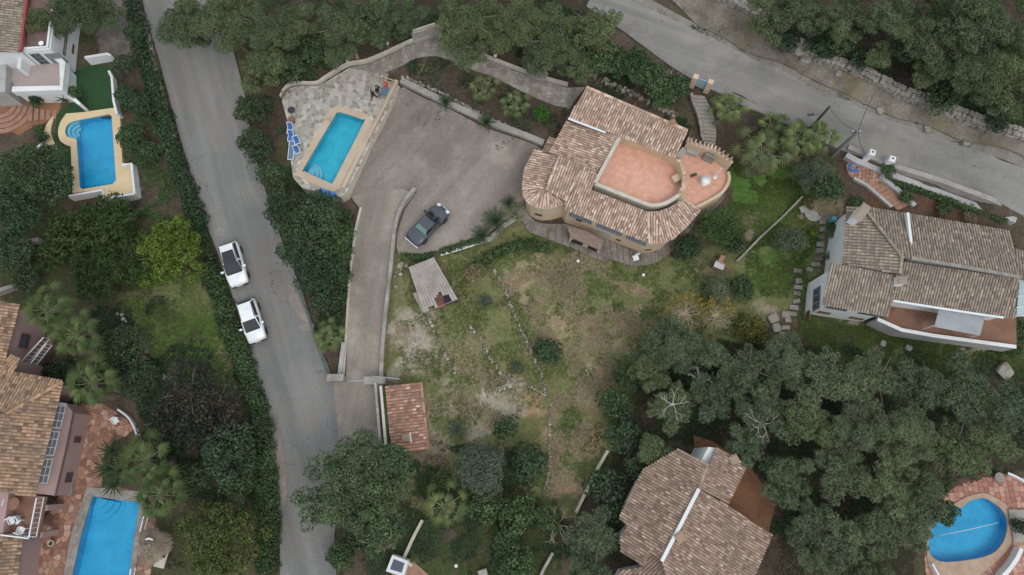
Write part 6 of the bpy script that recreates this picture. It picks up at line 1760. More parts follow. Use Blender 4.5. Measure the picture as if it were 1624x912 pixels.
# ================================================================== cars
def loft(sections, close=True):
    """sections: list of rings (same length) of points -> mesh"""
    mb = MB(); n = len(sections[0]); V = [p for s in sections for p in s]; Fc = []
    for i in range(len(sections)-1):
        for k in range(n):
            Fc.append((i*n+k, i*n+(k+1) % n, (i+1)*n+(k+1) % n, (i+1)*n+k))
    if close: Fc.append(tuple(range(n-1, -1, -1))); Fc.append(tuple((len(sections)-1)*n+k for k in range(n)))
    mb.add(V, Fc); return mb
def car(px, py, tx, ty, label, L, Wd, Ht, paint, style, group=None):
    """px,py: middle of the car; tx,ty: a point the nose looks at"""
    p = G(px, py, .08); q = G(tx, ty, .08); yaw = math.atan2(q.y-p.y, q.x-p.x)
    root = thing('parked_car', p, label, 'car', group)
    ca, sa = math.cos(yaw), math.sin(yaw)
    def T(x, y, z): return (p.x+x*ca-y*sa, p.y+x*sa+y*ca, p.z+z)
    def TV(mb): mb.v = [T(*v) for v in mb.v]; return mb
    h = L/2; w = Wd/2
    if style == 'sedan': belt, deck, hood = .86, .9, .88; gh = (-.95, 1.05, -.55, .35); glass_rear = 'car_glass_pale'
    elif style == 'suv': belt, deck, hood = 1.02, 1.05, 1.0; gh = (-1.95, 1.0, -1.65, .12); glass_rear = 'car_glass'
    else: belt, deck, hood = .95, .98, .93; gh = (-1.85, .95, -1.5, .1); glass_rear = 'car_glass'
    sec = []
    st = [(-h, .80, .55, .0), (-h+.08, .90, .78, .1), (-h+.45, .98, 1.0, 0), (-1.2, 1.0, 1, 0), (0, 1.0, 1, 0), (1.0, 1.0, 1, 0), (h-.75, .98, .97, 0), (h-.25, .92, .86, .05), (h-.06, .82, .7, .12), (h, .70, .5, .2)]
    for x, kw, kh, kb in st:
        top = (deck if x < gh[0] else hood if x > gh[1]-.1 else belt)*kh
        if x > 1: top = top-(x-1)*.06
        ww = w*kw; b = .2+kb
        sec.append([(x, -ww*.9, b), (x, -ww, b+.18), (x, -ww, top*.72), (x, -ww*.94, top*.95), (x, -ww*.8, top+.01), (x, 0, top+.045), (x, ww*.8, top+.01), (x, ww*.94, top*.95), (x, ww, top*.72), (x, ww, b+.18), (x, ww*.9, b)])
    TV(loft(sec)).build('body', paint, root, True)
    # glasshouse: side/front/rear glass below a roof panel
    r0, f0, r1, f1 = gh; zt = Ht
    gw0, gw1 = w*.9, w*.74
    ring0 = [(r0, -gw0*.92, belt), (0, -gw0, belt), (f0, -gw0*.9, belt), (f0, gw0*.9, belt), (0, gw0, belt), (r0, gw0*.92, belt)]
    ring1 = [(r1, -gw1*.95, zt-.06), (0, -gw1, zt-.02), (f1, -gw1*.96, zt-.05), (f1, gw1*.96, zt-.05), (0, gw1, zt-.02), (r1, gw1*.95, zt-.06)]
    def panel(name, idx, mat, sh=.86, out=.012):
        V = [Vector(ring0[idx[0]]), Vector(ring0[idx[1]]), Vector(ring1[idx[1]]), Vector(ring1[idx[0]])]
        c = sum(V, Vector())/4; n = (V[1]-V[0]).cross(V[3]-V[0]).normalized()
        if n.dot(c-Vector((0,0,belt))) < 0: n = -n
        V = [c+(v-c)*sh+n*out for v in V]
        mb = MB().add(V+[v-n*.03 for v in V], [(0,1,2,3),(0,4,5,1),(1,5,6,2),(2,6,7,3),(3,7,4,0)]); TV(mb).build(name, mat, root)
    mb = MB(); V = ring0+ring1; mb.add(V, [(i, (i+1) % 6, 6+(i+1) % 6, 6+i) for i in range(6)]); TV(mb).build('pillars', paint, root)
    panel('windscreen', (2,3), 'car_glass', 1.0 if style == 'suv' else .93); panel('rear_window', (5,0), glass_rear, .9)
    for a in ((0,1),(1,2),(3,4),(4,5)): panel('side_window', a, 'car_glass', .84)
    rm = 'car_glass' if style == 'suv' else paint
    V = [(x*1.0, y*1.0, z) for x, y, z in ring1]+[(r1+.12, 0, zt+.03), (f1-.1, 0, zt+.03), (0, 0, zt+.05)]
    mb = MB().add(V, [(0,1,8,6),(1,2,7,8),(3,4,8,7),(4,5,6,8),(2,3,7),(5,0,6)])
    TV(mb).build('roof', paint, root, True)
    if style == 'suv':
        TV(MB().add([(-1.0,-gw1*.76,zt+.055),(f1+.04,-gw1*.86,zt+.03),(f1+.04,gw1*.86,zt+.03),(-1.0,gw1*.76,zt+.055),(-.35,0,zt+.085)], [(0,1,4),(1,2,4),(2,3,4),(3,0,4)])).build('glass_roof', 'car_glass', root)
    if style == 'suv' or style == 'hatch':
        for s in (-1,1): TV(MB().beam((r1+.1, s*gw1*.95, zt+.02), (f1-.1, s*gw1*.93, zt+.02), .05, .05)).build('roof_rail', 'trim_black', root)
    for s in (-1, 1):
        TV(MB().box((f0-.35, s*(w+.1), belt+.08), (.16,.24,.15))).build('mirror', paint if style != 'sedan' else 'trim_black', root)
        TV(MB().box((h-.16, s*w*.62, .66), (.26,.34,.14), s*.35)).build('headlight', 'lamp_clear', root)
        TV(MB().box((-h+.1, s*w*.8, .62), (.1,.16,.12), -s*.2)).build('tail_light', 'lamp_red', root)
        for x in (-L*.29, L*.3):
            prof = [(.2,-.02),(.31,-.02),(.32,.03),(.32,.15),(.31,.2),(.2,.2)]
            def wh(name, pr, mat, par):
                mb = MB(); n = 16; V = []
                for rr, y in pr:
                    for k in range(n):
                        a = 6.2832*k/n; V.append((x+rr*math.cos(a), s*(w-.16+y), .32+rr*math.sin(a)))
                Fc = [(i*n+k, i*n+(k+1) % n, (i+1)*n+(k+1) % n, (i+1)*n+k) for i in range(len(pr)-1) for k in range(n)]
                Fc += [tuple(range(n)), tuple((len(pr)-1)*n+k for k in range(n))]
                mb.add(V, Fc); return TV(mb).build(name, mat, par)
            wo = wh('wheel', prof, 'tyre', root); wh('rim', [(.2,.17),(.2,.205),(.08,.19)], 'rim', wo)
    TV(MB().box((h-.02, 0, .42), (.1, Wd*.78, .16))).build('front_bumper', 'trim_black' if style != 'sedan' else 'steel', root)
    TV(MB().box((-h+.0, 0, .45), (.12, Wd*.86, .14))).build('rear_bumper', 'trim_black' if style != 'sedan' else 'white_metal', root)
    TV(MB().box((h+.03, 0, .5), (.02,.5,.11))).build('number_plate', 'white_plastic', root)
    TV(MB().box((f0-.02, 0, belt+.035), (.18, Wd*.72, .03))).build('cowl', 'trim_black', root)
    return root
car(375, 422, 386, 460, 'white car with a dark glass roof parked at the hedge, upper of two', 4.2, 1.8, 1.52, 'car_white', 'suv', 'white cars parked on the lane')
car(403, 511, 413, 545, 'smaller white car with a plain white roof, lower of two on the lane', 3.95, 1.74, 1.48, 'car_white', 'hatch', 'white cars parked on the lane')
car(680, 360, 705, 334, 'dark blue grey saloon car standing on the parking court', 4.35, 1.68, 1.38, 'car_blue', 'sedan')

# ================================================================== two people on the pool terrace
def person(px, py, z, yaw, label, top, legs, hair, stride=.25, arm=.2):
    p = P(px, py, z)
    root = thing('person', p, label, 'person')
    sk = {'pel': (0,0,.93,.145), 'wst': (0,.01,1.1,.13), 'che': (0,0,1.33,.16), 'nek': (0,.01,1.5,.065), 'hd0': (0,.03,1.6,.085), 'hd1': (0,.03,1.72,.09)}
    E = [('pel','wst'),('wst','che'),('che','nek'),('nek','hd0'),('hd0','hd1')]
    for s, n in ((-1,'l'),(1,'r')):
        f = s*stride
        sk.update({'hip'+n: (s*.1,0,.88,.095), 'kne'+n: (s*.11,f*.5+.03,.5,.065), 'ank'+n: (s*.11,f-.02,.09,.045), 'toe'+n: (s*.12,f+.16,.05,.04),
                   'sho'+n: (s*.19,0,1.42,.07), 'elb'+n: (s*.26,-f*.25-.02,1.13,.048), 'wri'+n: (s*.25,-f*.4+arm,.93,.034), 'pal'+n: (s*.245,-f*.4+arm+.05,.86,.035)})
        E += [('pel','hip'+n),('hip'+n,'kne'+n),('kne'+n,'ank'+n),('ank'+n,'toe'+n),('che','sho'+n),('sho'+n,'elb'+n),('elb'+n,'wri'+n),('wri'+n,'pal'+n)]
        for k in range(5):
            fx = s*(.245-.022+.014*k) if k < 4 else s*.21
            kk = 'f%d' % k+n; fl = (.075,.09,.085,.065,.055)[k]
            sk[kk+'a'] = (fx, -f*.4+arm+.07+(.0 if k < 4 else .01), .86-fl*.55, .0095); sk[kk+'b'] = (fx*.985, -f*.4+arm+.1, .86-fl, .0085)
            E += [('pal'+n, kk+'a'), (kk+'a', kk+'b')]
    names = list(sk); me = bpy.data.meshes.new('body')
    me.from_pydata([sk[n][:3] for n in names], [(names.index(a), names.index(b)) for a, b in E], [])
    o = bpy.data.objects.new('tmp', me); link(o)
    md = o.modifiers.new('s', 'SKIN'); md.use_smooth_shade = True
    for i, n in enumerate(names):
        sv = me.skin_vertices[0].data[i]; sv.radius = (sk[n][3],)*2; sv.use_root = (n == 'pel')
    o.modifiers.new('d', 'SUBSURF').render_levels = 1; o.modifiers['d'].levels = 1
    dg = bpy.context.evaluated_depsgraph_get()
    m2 = bpy.data.meshes.new_from_object(o.evaluated_get(dg)); bpy.data.objects.remove(o)
    m2.materials.clear()
    for k in (legs, top, 'skin', 'tyre'): m2.materials.append(M[k])
    for f in m2.polygons:
        c = f.center
        if c.z < .1: f.material_index = 3
        elif abs(c.x) > .2 and c.z < .96: f.material_index = 2
        elif c.z < .98: f.material_index = 0
        elif c.z < 1.5: f.material_index = 1
        else: f.material_index = 2
    b = bpy.data.objects.new('body', m2); b.parent = root; link(b); m2.name = 'body'
    # hair cap, nose, ears on the head
    V = []; Fc = []
    mb = MB().lathe((0,.015,1.615), [(.1,.02),(.112,.07),(.1,.13),(.06,.175),(.02,.185)], 14)
    for k in range(len(mb.v)):
        x, y, zz = mb.v[k]
        if y > .06: mb.v[k] = (x, .06+(y-.06)*.35, zz)
    mm = bpy.data.meshes.new('hair'); mm.from_pydata(mb.v, [], mb.f); mm.materials.append(M[hair]); h = bpy.data.objects.new('hair', mm); h.parent = root; link(h)
    root.rotation_euler = (0, 0, yaw)
    return root
person(594.5, 157, 3.26, 2.4, 'person in black walking on the flagstone terrace, left of two', 'black_cloth', 'black_cloth', 'hair_grey', .3)
person(602, 152, 3.26, -2.0, 'person in a black jacket and grey trousers on the terrace, right of two', 'black_cloth', 'grey_cloth', 'hair', .12)

# ================================================================== small things on the pool terrace
def lounger(px, py, z, yaw, label, fab='blue_fabric', back=.5, group='blue sun loungers', L=1.8):
    p = P(px, py, z); root = thing('sun_lounger', p, label, 'lounger', group); ca, sa = math.cos(yaw), math.sin(yaw)
    def T(x, y, zz): return Vector((p.x+x*ca-y*sa, p.y+x*sa+y*ca, p.z+zz))
    mb = MB()
    for s in (-.24,.24): mb.beam(T(-L/2,s,.32), T(L*.12,s,.32), .05, .05); mb.beam(T(L*.12,s,.32), T(L*.42,s,.32+back), .05, .05)
    mb.beam(T(-L/2,-.24,.32), T(-L/2,.24,.32), .05, .05); mb.beam(T(L*.42,-.24,.32+back), T(L*.42,.24,.32+back), .05, .05)
    mb.build('frame', 'white_metal', root)
    mb = MB(); V = [T(-L/2+.04,-.21,.36), T(-L/2+.04,.21,.36), T(L*.12,.21,.35), T(L*.12,-.21,.35)]; mb.add(V+[v-Vector((0,0,.03)) for v in V], [(0,1,2,3),(7,6,5,4),(0,4,5,1),(1,5,6,2),(2,6,7,3),(3,7,4,0)]); mb.build('seat', fab, root)
    V = [T(L*.13,-.21,.37), T(L*.13,.21,.37), T(L*.41,.21,.35+back), T(L*.41,-.21,.35+back)]; MB().add(V+[v-Vector((0,0,.03)) for v in V], [(0,1,2,3),(7,6,5,4),(0,4,5,1),(1,5,6,2),(2,6,7,3),(3,7,4,0)]).build('backrest', fab, root)
    for x in (-L*.4, L*.05):
        for s in (-.24,.24): MB().beam(T(x,s,0), T(x,s,.31), .04, .04).build('leg', 'white_metal', root)
    return root
lounger(462, 207, ZT, 1.5, 'blue sun lounger at the terrace edge, topmost of the row', L=.95)
lounger(463, 219, ZT, 1.5, 'blue sun lounger at the terrace edge, second from the top', L=.95)
lounger(464, 240, ZT, 1.55, 'faded grey blue lounger at the terrace edge, lowest of the row', 'steel_blue_mat', .1, L=1.9)
lounger(472.5, 226, ZT, 1.9, 'small blue folding chair turned to the pool, upper of two', L=.6)
lounger(472.5, 241, ZT, 1.9, 'small blue folding chair turned to the pool, lower of two', L=.6)
p = P(519, 307, ZT-.2); t = thing('pool_cover_roll', p, 'bright blue rolled mat at the lower end of the villa pool', 'mat')
qa, qb = P(507,303,ZT+.2), P(531,312,ZT+.2); MB().tube([qa, qb], .3, 12).build('roll', 'blue_plastic', t); MB().beam(qa-Vector((0,0,.4)), qb-Vector((0,0,.4)), .5, .3).build('cradle', 'wood_old', t)
p = P(613, 146, ZT); t = thing('mat', p, 'dark blue grey mat lying beside the terrace fence', 'mat'); MB().box((p.x,p.y,ZT+.06), (1.0,.75,.1), -.05).build('mat', 'steel_blue_mat', t)
p = P(612, 137, ZT); t = thing('cushion', p, 'red and white cushion by the terrace fence', 'cushion'); MB().box((p.x,p.y,ZT+.25), (.4,.55,.5), .1, .7).build('cushion', 'red_cloth', t)
p = P(466, 181, ZT); t = thing('barbecue', p, 'black barbecue on the left edge of the flagstone terrace', 'barbecue')
MB().lathe((p.x,p.y,ZT+.55), [(.05,0),(.3,.1),(.34,.22),(.3,.24)], 14).build('bowl', 'dark_metal', t)
for k in range(3): a = k*2.09; MB().tube([(p.x+math.cos(a)*.28,p.y+math.sin(a)*.28,ZT),(p.x+math.cos(a)*.12,p.y+math.sin(a)*.12,ZT+.6)], .02, 5).build('leg', 'dark_metal', t)
p = P(452, 165, ZT); t = thing('clothes_frame', p, 'black metal frame standing along the left terrace edge', 'frame'); mb = MB(); q1, q2, q3 = P(462,152,ZT), P(452,153,ZT), P(452,180,ZT)
for q in (q1,q2,q3): mb.tube([q, q+Vector((0,0,.9))], .025, 6)
for a, b in ((q1,q2),(q2,q3)): mb.tube([a+Vector((0,0,.9)), b+Vector((0,0,.9))], .03, 6)
mb.build('frame', 'dark_metal', t)
p = P(463, 193, ZT); t = thing('crate', p, 'reddish crate beside the topmost blue lounger', 'crate'); MB().box((p.x,p.y,ZT+.2), (.6,.45,.4), .2, .92).build('crate', 'wood_red', t)
def lamp(px, py, label):
    p = G(px, py); t = thing('garden_lamp', p, label, 'lamp', 'globe lamps on the slope')
    MB().tube([p-Vector((0,0,.2)), p+Vector((0,0,.8))], .05, 8).build('post', 'concrete', t)
    MB().lathe((p.x,p.y,p.z+.78), [(.06,0),(.14,.06),(.17,.16),(.14,.26),(.05,.31)], 12).build('globe', 'white_plastic', t, True)
lamp(474, 131, 'white globe lamp above the left end of the flagstone terrace'); lamp(786, 97, 'white globe lamp on the edge of the stone path'); lamp(617, 78, 'white globe lamp under the pines above the path')
for i, (a, b, lab) in enumerate(((1019,438,'white globe lamp in the middle of the straw garden'),(916,416,'white globe lamp below the villa porch'),(1103,392,'white globe lamp in the shade right of the villa'),(724,896,'white globe lamp on the lower lawn'))):
    p = G(a, b); t = thing('ball_lamp', p, lab, 'lamp', 'ball lamps on the lawns'); MB().tube([p-Vector((0,0,.1)), p+Vector((0,0,.3))], .03, 6).build('post', 'dark_metal', t)
    MB().lathe((p.x,p.y,p.z+.28), [(.05,0),(.13,.06),(.16,.15),(.13,.24),(.05,.29)], 12).build('globe', 'white_plastic', t, True)
for i, (a, b, lab) in enumerate(((553,100,'pale marker post at the left end of the path wall'),(568,95,'small reddish post beside the path wall'))):
    p = G(a, b); t = thing('marker_post', p, lab, 'post'); MB().box((p.x,p.y,p.z+.35), (.35,.35,.9), .3, .8).build('post', 'pale_coping' if i == 0 else 'brick_step', t)

# ================================================================== power poles and wires
def pole(bx, by, tx, ty, label, mat, r0=.16, r1=.1, arm=False):
    b = G(bx, by)
    best = min((abs(to_px(b.x, b.y, b.z+h/10)[0]-tx)+abs(to_px(b.x, b.y, b.z+h/10)[1]-ty), h/10) for h in range(20, 110))[1]
    t = thing('power_pole', b, label, 'pole', 'power poles by the upper road')
    MB().tube([b-Vector((0,0,.3)), b+Vector((0,0,best))], [r0, r1], 10).build('post', mat, t)
    top = b+Vector((0,0,best))
    if arm:
        MB().beam(top+Vector((-.5,0,-.2)), top+Vector((.3,0,-.2)), .08, .08).build('crossarm', 'post_wood', t)
        for s in (-.4,.2): MB().tube([top+Vector((s,0,-.2)), top+Vector((s,0,0))], .04, 6).build('insulator', 'white_plastic', t)
    else:
        MB().box(tuple(top+Vector((-.9,.1,-1.5))), (.5,.2,.12), .1).build('lamp_head', 'post_wood', t); MB().tube([top+Vector((0,0,-1.4)), top+Vector((-.8,.1,-1.45))], .03, 6).build('lamp_arm', 'post_wood', t)
    return top
t1 = pole(1283, 206, 1308, 169, 'dark wooden power pole behind the road palms, left of two', 'post_wood', .13, .1)
t2 = pole(1320, 247, 1361, 206, 'grey power pole beside the upper road, right of two', 'post_concrete', .2, .12, True)
def wire(a, b, label, sag=.5):
    a = Vector(a); b = Vector(b); pts = [a.lerp(b, k/14)-Vector((0,0,sag*4*(k/14)*(1-k/14))) for k in range(15)]
    o = MB().tube(pts, .022, 4).build('cable', 'trim_black'); tag(o, label, 'cable')
wire(t1, t2, 'black cable slung between the two power poles')
wire(t2, G(1386, 150, 6), 'black cable running from the grey pole across the road', .3)
wire(t2, G(1376, 250, 1.3), 'black cable dropping from the grey pole to the white gate post', .3)

# ================================================================== lean-to in the garden
q = [P(a, b, 2.4) for a, b in ((648,424),(688,408),(718,462),(728,472),(712,486),(672,496))]
lt = thing('lean_to', G(690, 450), 'old weathered plank roof lean-to in the garden below the court', 'lean-to')
A_, B_ = P(648,424,2.5), P(688,408,2.5); C_, D_ = P(672,496,2.1), P(726,474,2.1)
nP = 12
for i in range(nP):
    f0, f1 = i/nP+.004, (i+1)/nP-.004
    for j, (s0, s1) in enumerate(((0,.46),(.455,1))):
        end = s1
        if j == 1 and 5 <= i <= 9: end = .8-.04*(i-5)*(1 if i < 8 else -.2)
        if j == 1 and i in (2, 3): end = .93
        bow = lambda f: -.06*(1-(2*f-1)**2)
        def pt(f, s): a = A_.lerp(B_, f); c = C_.lerp(D_, f); return a.lerp(c, s)+Vector((0,0,RNG.uniform(-.015,.015)+(.03 if j == 0 else 0)))
        V = [pt(f0,s0), pt(f1,s0), pt(f1,end), pt(f0,end)]
        MB().add([v for v in V]+[v-Vector((0,0,.04)) for v in V], [(0,1,2,3),(7,6,5,4),(0,4,5,1),(1,5,6,2),(2,6,7,3),(3,7,4,0)]).build('plank', 'wood_old', lt)
for pp in (A_, B_, C_, D_):
    zz = th(pp.x, pp.y); MB().tube([(pp.x*.995+A_.lerp(D_,.5).x*.005, pp.y, zz-.1), (pp.x, pp.y, pp.z-.04)], .07, 7).build('post', 'bark', lt)
MB().beam(C_.lerp(D_,.15)-Vector((0,0,.1)), D_-Vector((0,0,.1)), .09, .1).build('beam', 'wood_red', lt)
sg = lt
qs = pz([(705,467),(722,465),(727,476),(706,484)], 1.2); MB().prism(qs, .9, 1.25).build('tarpaulin', 'navy_cloth', lt)
qs = pz([(688,470),(703,466),(706,486),(692,490)], 1.0); MB().prism(qs, .7, 1.0).build('workbench', 'wood_red', lt)
bd = thing('loose_board', G(665, 480), 'grey board leaning beside the lean-to', 'board')
qs = pz([(655,466),(665,463),(680,492),(670,497)], 1.6); MB().prism(qs, [1.75,1.75,1.3,1.3], [1.8,1.8,1.35,1.35]).build('board', 'wood_old', bd)
for k in (0,3): MB().tube([(qs[k].x,qs[k].y,.4),(qs[k].x,qs[k].y,1.5)], .05, 6).build('prop', 'bark', bd)
# ---- small brick hutch in the right garden
q = G(1138, 424)
t = thing('brick_hutch', q, 'little brick hutch with a pale lid below the villa garden', 'hutch')
MB().box((q.x,q.y,q.z+.35), (.9,.6,.9), -.45).build('wall', 'brick_step', t); MB().box((q.x-.12,q.y-.1,q.z+.84), (.85,.5,.08), -.45).build('lid', 'corrugated', t); MB().box((q.x+.2,q.y+.55,q.z+.5), (.5,.9,.5), -.45, .8).build('back_roof', 'brick_step', t)
# ---- stepping stones beside the white house: each one a stone
ss = thing('stepping_steps', G(1295, 400), 'steps of rough pale slabs climbing beside the white house', 'steps')
for i, (a, b) in enumerate(((1305,340),(1303,352),(1304,364),(1302,376),(1300,388),(1299,398),(1297,410),(1293,420),(1283,428),(1264,430),(1266,446),(1265,456),(1263,466),(1262,478),(1258,488),(1255,498),(1249,508),(1245,520),(1240,530))):
    p = G(a, b, .02); MB().box((p.x,p.y,p.z+.06), (RNG.uniform(.55,.85),RNG.uniform(.34,.5),.26), RNG.uniform(-.2,.2), .95).build('slab', 'stone_grey' if i % 3 else 'apron_stone', ss)
p = G(1318, 350, .1); t = thing('barrel', p, 'turquoise barrel beside the upper left wall of the white house', 'barrel'); MB().lathe(tuple(p), [(.22,-.1),(.26,.2),(.26,.5),(.22,.72),(.1,.74)], 12).build('barrel', 'turquoise', t)
p = G(1290, 338, .1); t = thing('drying_ring', p, 'faint round concrete slab in the yard left of the white house', 'slab'); MB().lathe(tuple(p), [(.75,-.1),(.75,.03),(.6,.05),(.58,.03)], 22).build('slab', 'concrete', t)
p = G(1275, 332, .1); t = thing('paving_slab', p, 'square pale slab in the yard left of the white house', 'slab'); MB().box((p.x,p.y,p.z), (.7,.6,.12), .3).build('slab', 'concrete', t)
for i, (a, b, lab) in enumerate(((796,616,'small pale planter box with a yellow green plant in the clearing'),)):
    p = G(a, b); t = thing('planter', p, lab, 'planter'); MB().box((p.x,p.y,p.z+.12), (.55,.4,.3), .3).build('box', 'pale_coping', t)
    o = bpy.data.objects.new('plant', cards('plant', [(0,0,.35)], [.22], .8, 'leaf_lime', .12, .06, 1.5, .8, 3)); o.parent = t; link(o)
# ================================================================== trees and plants, as seen in the photograph
PN = 'pine_tree'
def pine(px, py, r, hc, lab, kind='pine', sq=1.0): return tree(kind, px, py, r*1.13, 1.2+hc*.42, lab, PN, 'tree', None, sq)
for a in (
 (60,18,42,7,'pine crown over the brown flat roof of the top left house'),(118,12,48,7,'pine crown overhanging the top left house wall'),(165,20,30,6,'smaller pine between top left house and lane'),
 (295,28,52,7,'pine leaning over the top of the lane, left one'),(355,25,58,8,'pine at the top edge over the middle of the lane'),(425,45,52,7,'pine right of the lane at the top edge'),(410,95,46,6,'low pine lobes hanging over the right lane edge'),(470,25,36,6,'shaded pine at the top between lane and path'),
 (540,38,52,8,'round pine above the flagstone terrace'),(600,30,46,8,'pine at the top edge above the bench bend, left'),(645,15,34,8,'small pine at the top edge beside the bench bend'),
 (745,30,60,8,'broad pine at the top edge above the path'),(715,50,30,7,'low pine lobe right of the curved bench'),(820,35,52,8,'pine at the top edge left of the upper road pine group'),(880,60,56,7,'big pine on the slope above the villa'),(945,35,48,7,'pine beside the start of the upper road'),(915,95,36,6,'lower pine lobe just above the villa roof'),
): pine(*a)
for a in (
 (1225,25,42,5,'pine above the stone wall near the top, left'),(1285,20,40,5,'pine at the top edge right of the boulders'),(1345,30,40,6,'shaded pine at the top edge of the wooded slope'),(1420,25,44,6,'pine at the top edge in the middle of the wooded slope'),
 (1400,85,24,4,'small pine standing alone on the wooded slope'),(1490,60,52,8,'clumpy pine on the wooded slope, left of the big group'),(1545,30,52,9,'clumpy pine at the top edge of the big group'),(1600,40,48,9,'pine in the top right corner'),(1545,105,58,8,'largest clumpy pine above the long stone wall'),(1610,115,46,8,'clumpy pine at the right edge above the stone wall'),(1470,115,24,5,'small pine lobe left of the largest clumpy pine'),(1600,165,30,6,'low pine at the right edge nearest the stone wall'),
): pine(*a)
for i, a in enumerate((
 (1065,545,52,6,'pine below the yellow flowering bush'),(1035,590,36,6,'pine at the left border of the right-hand wood'),(1065,640,44,6,'pine with dead branches left of the wood gap'),(1130,625,46,7,'pine with pale dead limbs in the wood above the brown roof'),(1040,718,30,6,'round pine overlapping the brown roof'),
 (1185,585,48,7,'grey pine left of the white house foot'),(1250,570,52,7,'grey pine below the white house corner'),(1325,600,52,8,'grey pine below the awning house, left'),(1395,600,50,8,'grey pine below the awning terrace'),(1465,610,50,8,'grey pine below the awning, right'),(1535,625,52,8,'grey pine near the lone rock'),(1600,640,50,8,'grey pine at the right edge, upper'),
 (1215,650,50,8,'pine in the middle of the wood, left of the dark gap'),(1290,665,50,9,'pine in the middle of the wood, right of the dark gap'),(1365,680,54,9,'broad pine in the middle of the right-hand wood'),(1445,690,54,9,'broad pine above the rounded pool, left'),(1520,705,52,9,'broad pine directly above the rounded pool'),(1590,705,44,8,'pine at the right edge above the rose paving'),
 (1190,700,38,7,'pine with bare crown beside the white roof block'),(1246,766,46,8,'bright clumpy pine right of the orange terrace'),(1330,755,50,9,'grey pine in the lower wood'),(1405,770,52,9,'pine in the lower wood left of the rounded pool'),(1462,775,40,8,'pine lobe beside the rounded pool'),
 (1285,835,46,8,'clumpy pine near the bottom edge, left'),(1345,855,48,8,'clumpy pine near the bottom edge, middle'),(1405,850,48,8,'clumpy pine near the bottom edge, right'),(1452,838,38,7,'dark pine overhanging the left side of the rounded pool'),(1300,890,42,7,'pine cut by the bottom edge, left'),(1380,900,42,7,'pine cut by the bottom edge, right'),(1130,560,30,5,'small pine left of the dark wood gap'),
)): pine(*a, kind='pineg' if i % 3 != 1 or 5 <= i < 12 else 'pine')
pine(1472, 812, 32, 7, 'pine lobe reaching over the upper left rim of the rounded pool', 'pineg')
tree('mid', 1504, 814, 24, 3.5, 'leafy branch hanging over the rounded pool', 'overhanging_tree', limbs=3)
pine(945, 855, 48, 6, 'grey pine beside the bare tree at the bottom', 'pineg'); pine(930, 905, 40, 6, 'grey pine cut by the bottom edge left of the brown roof', 'pineg')
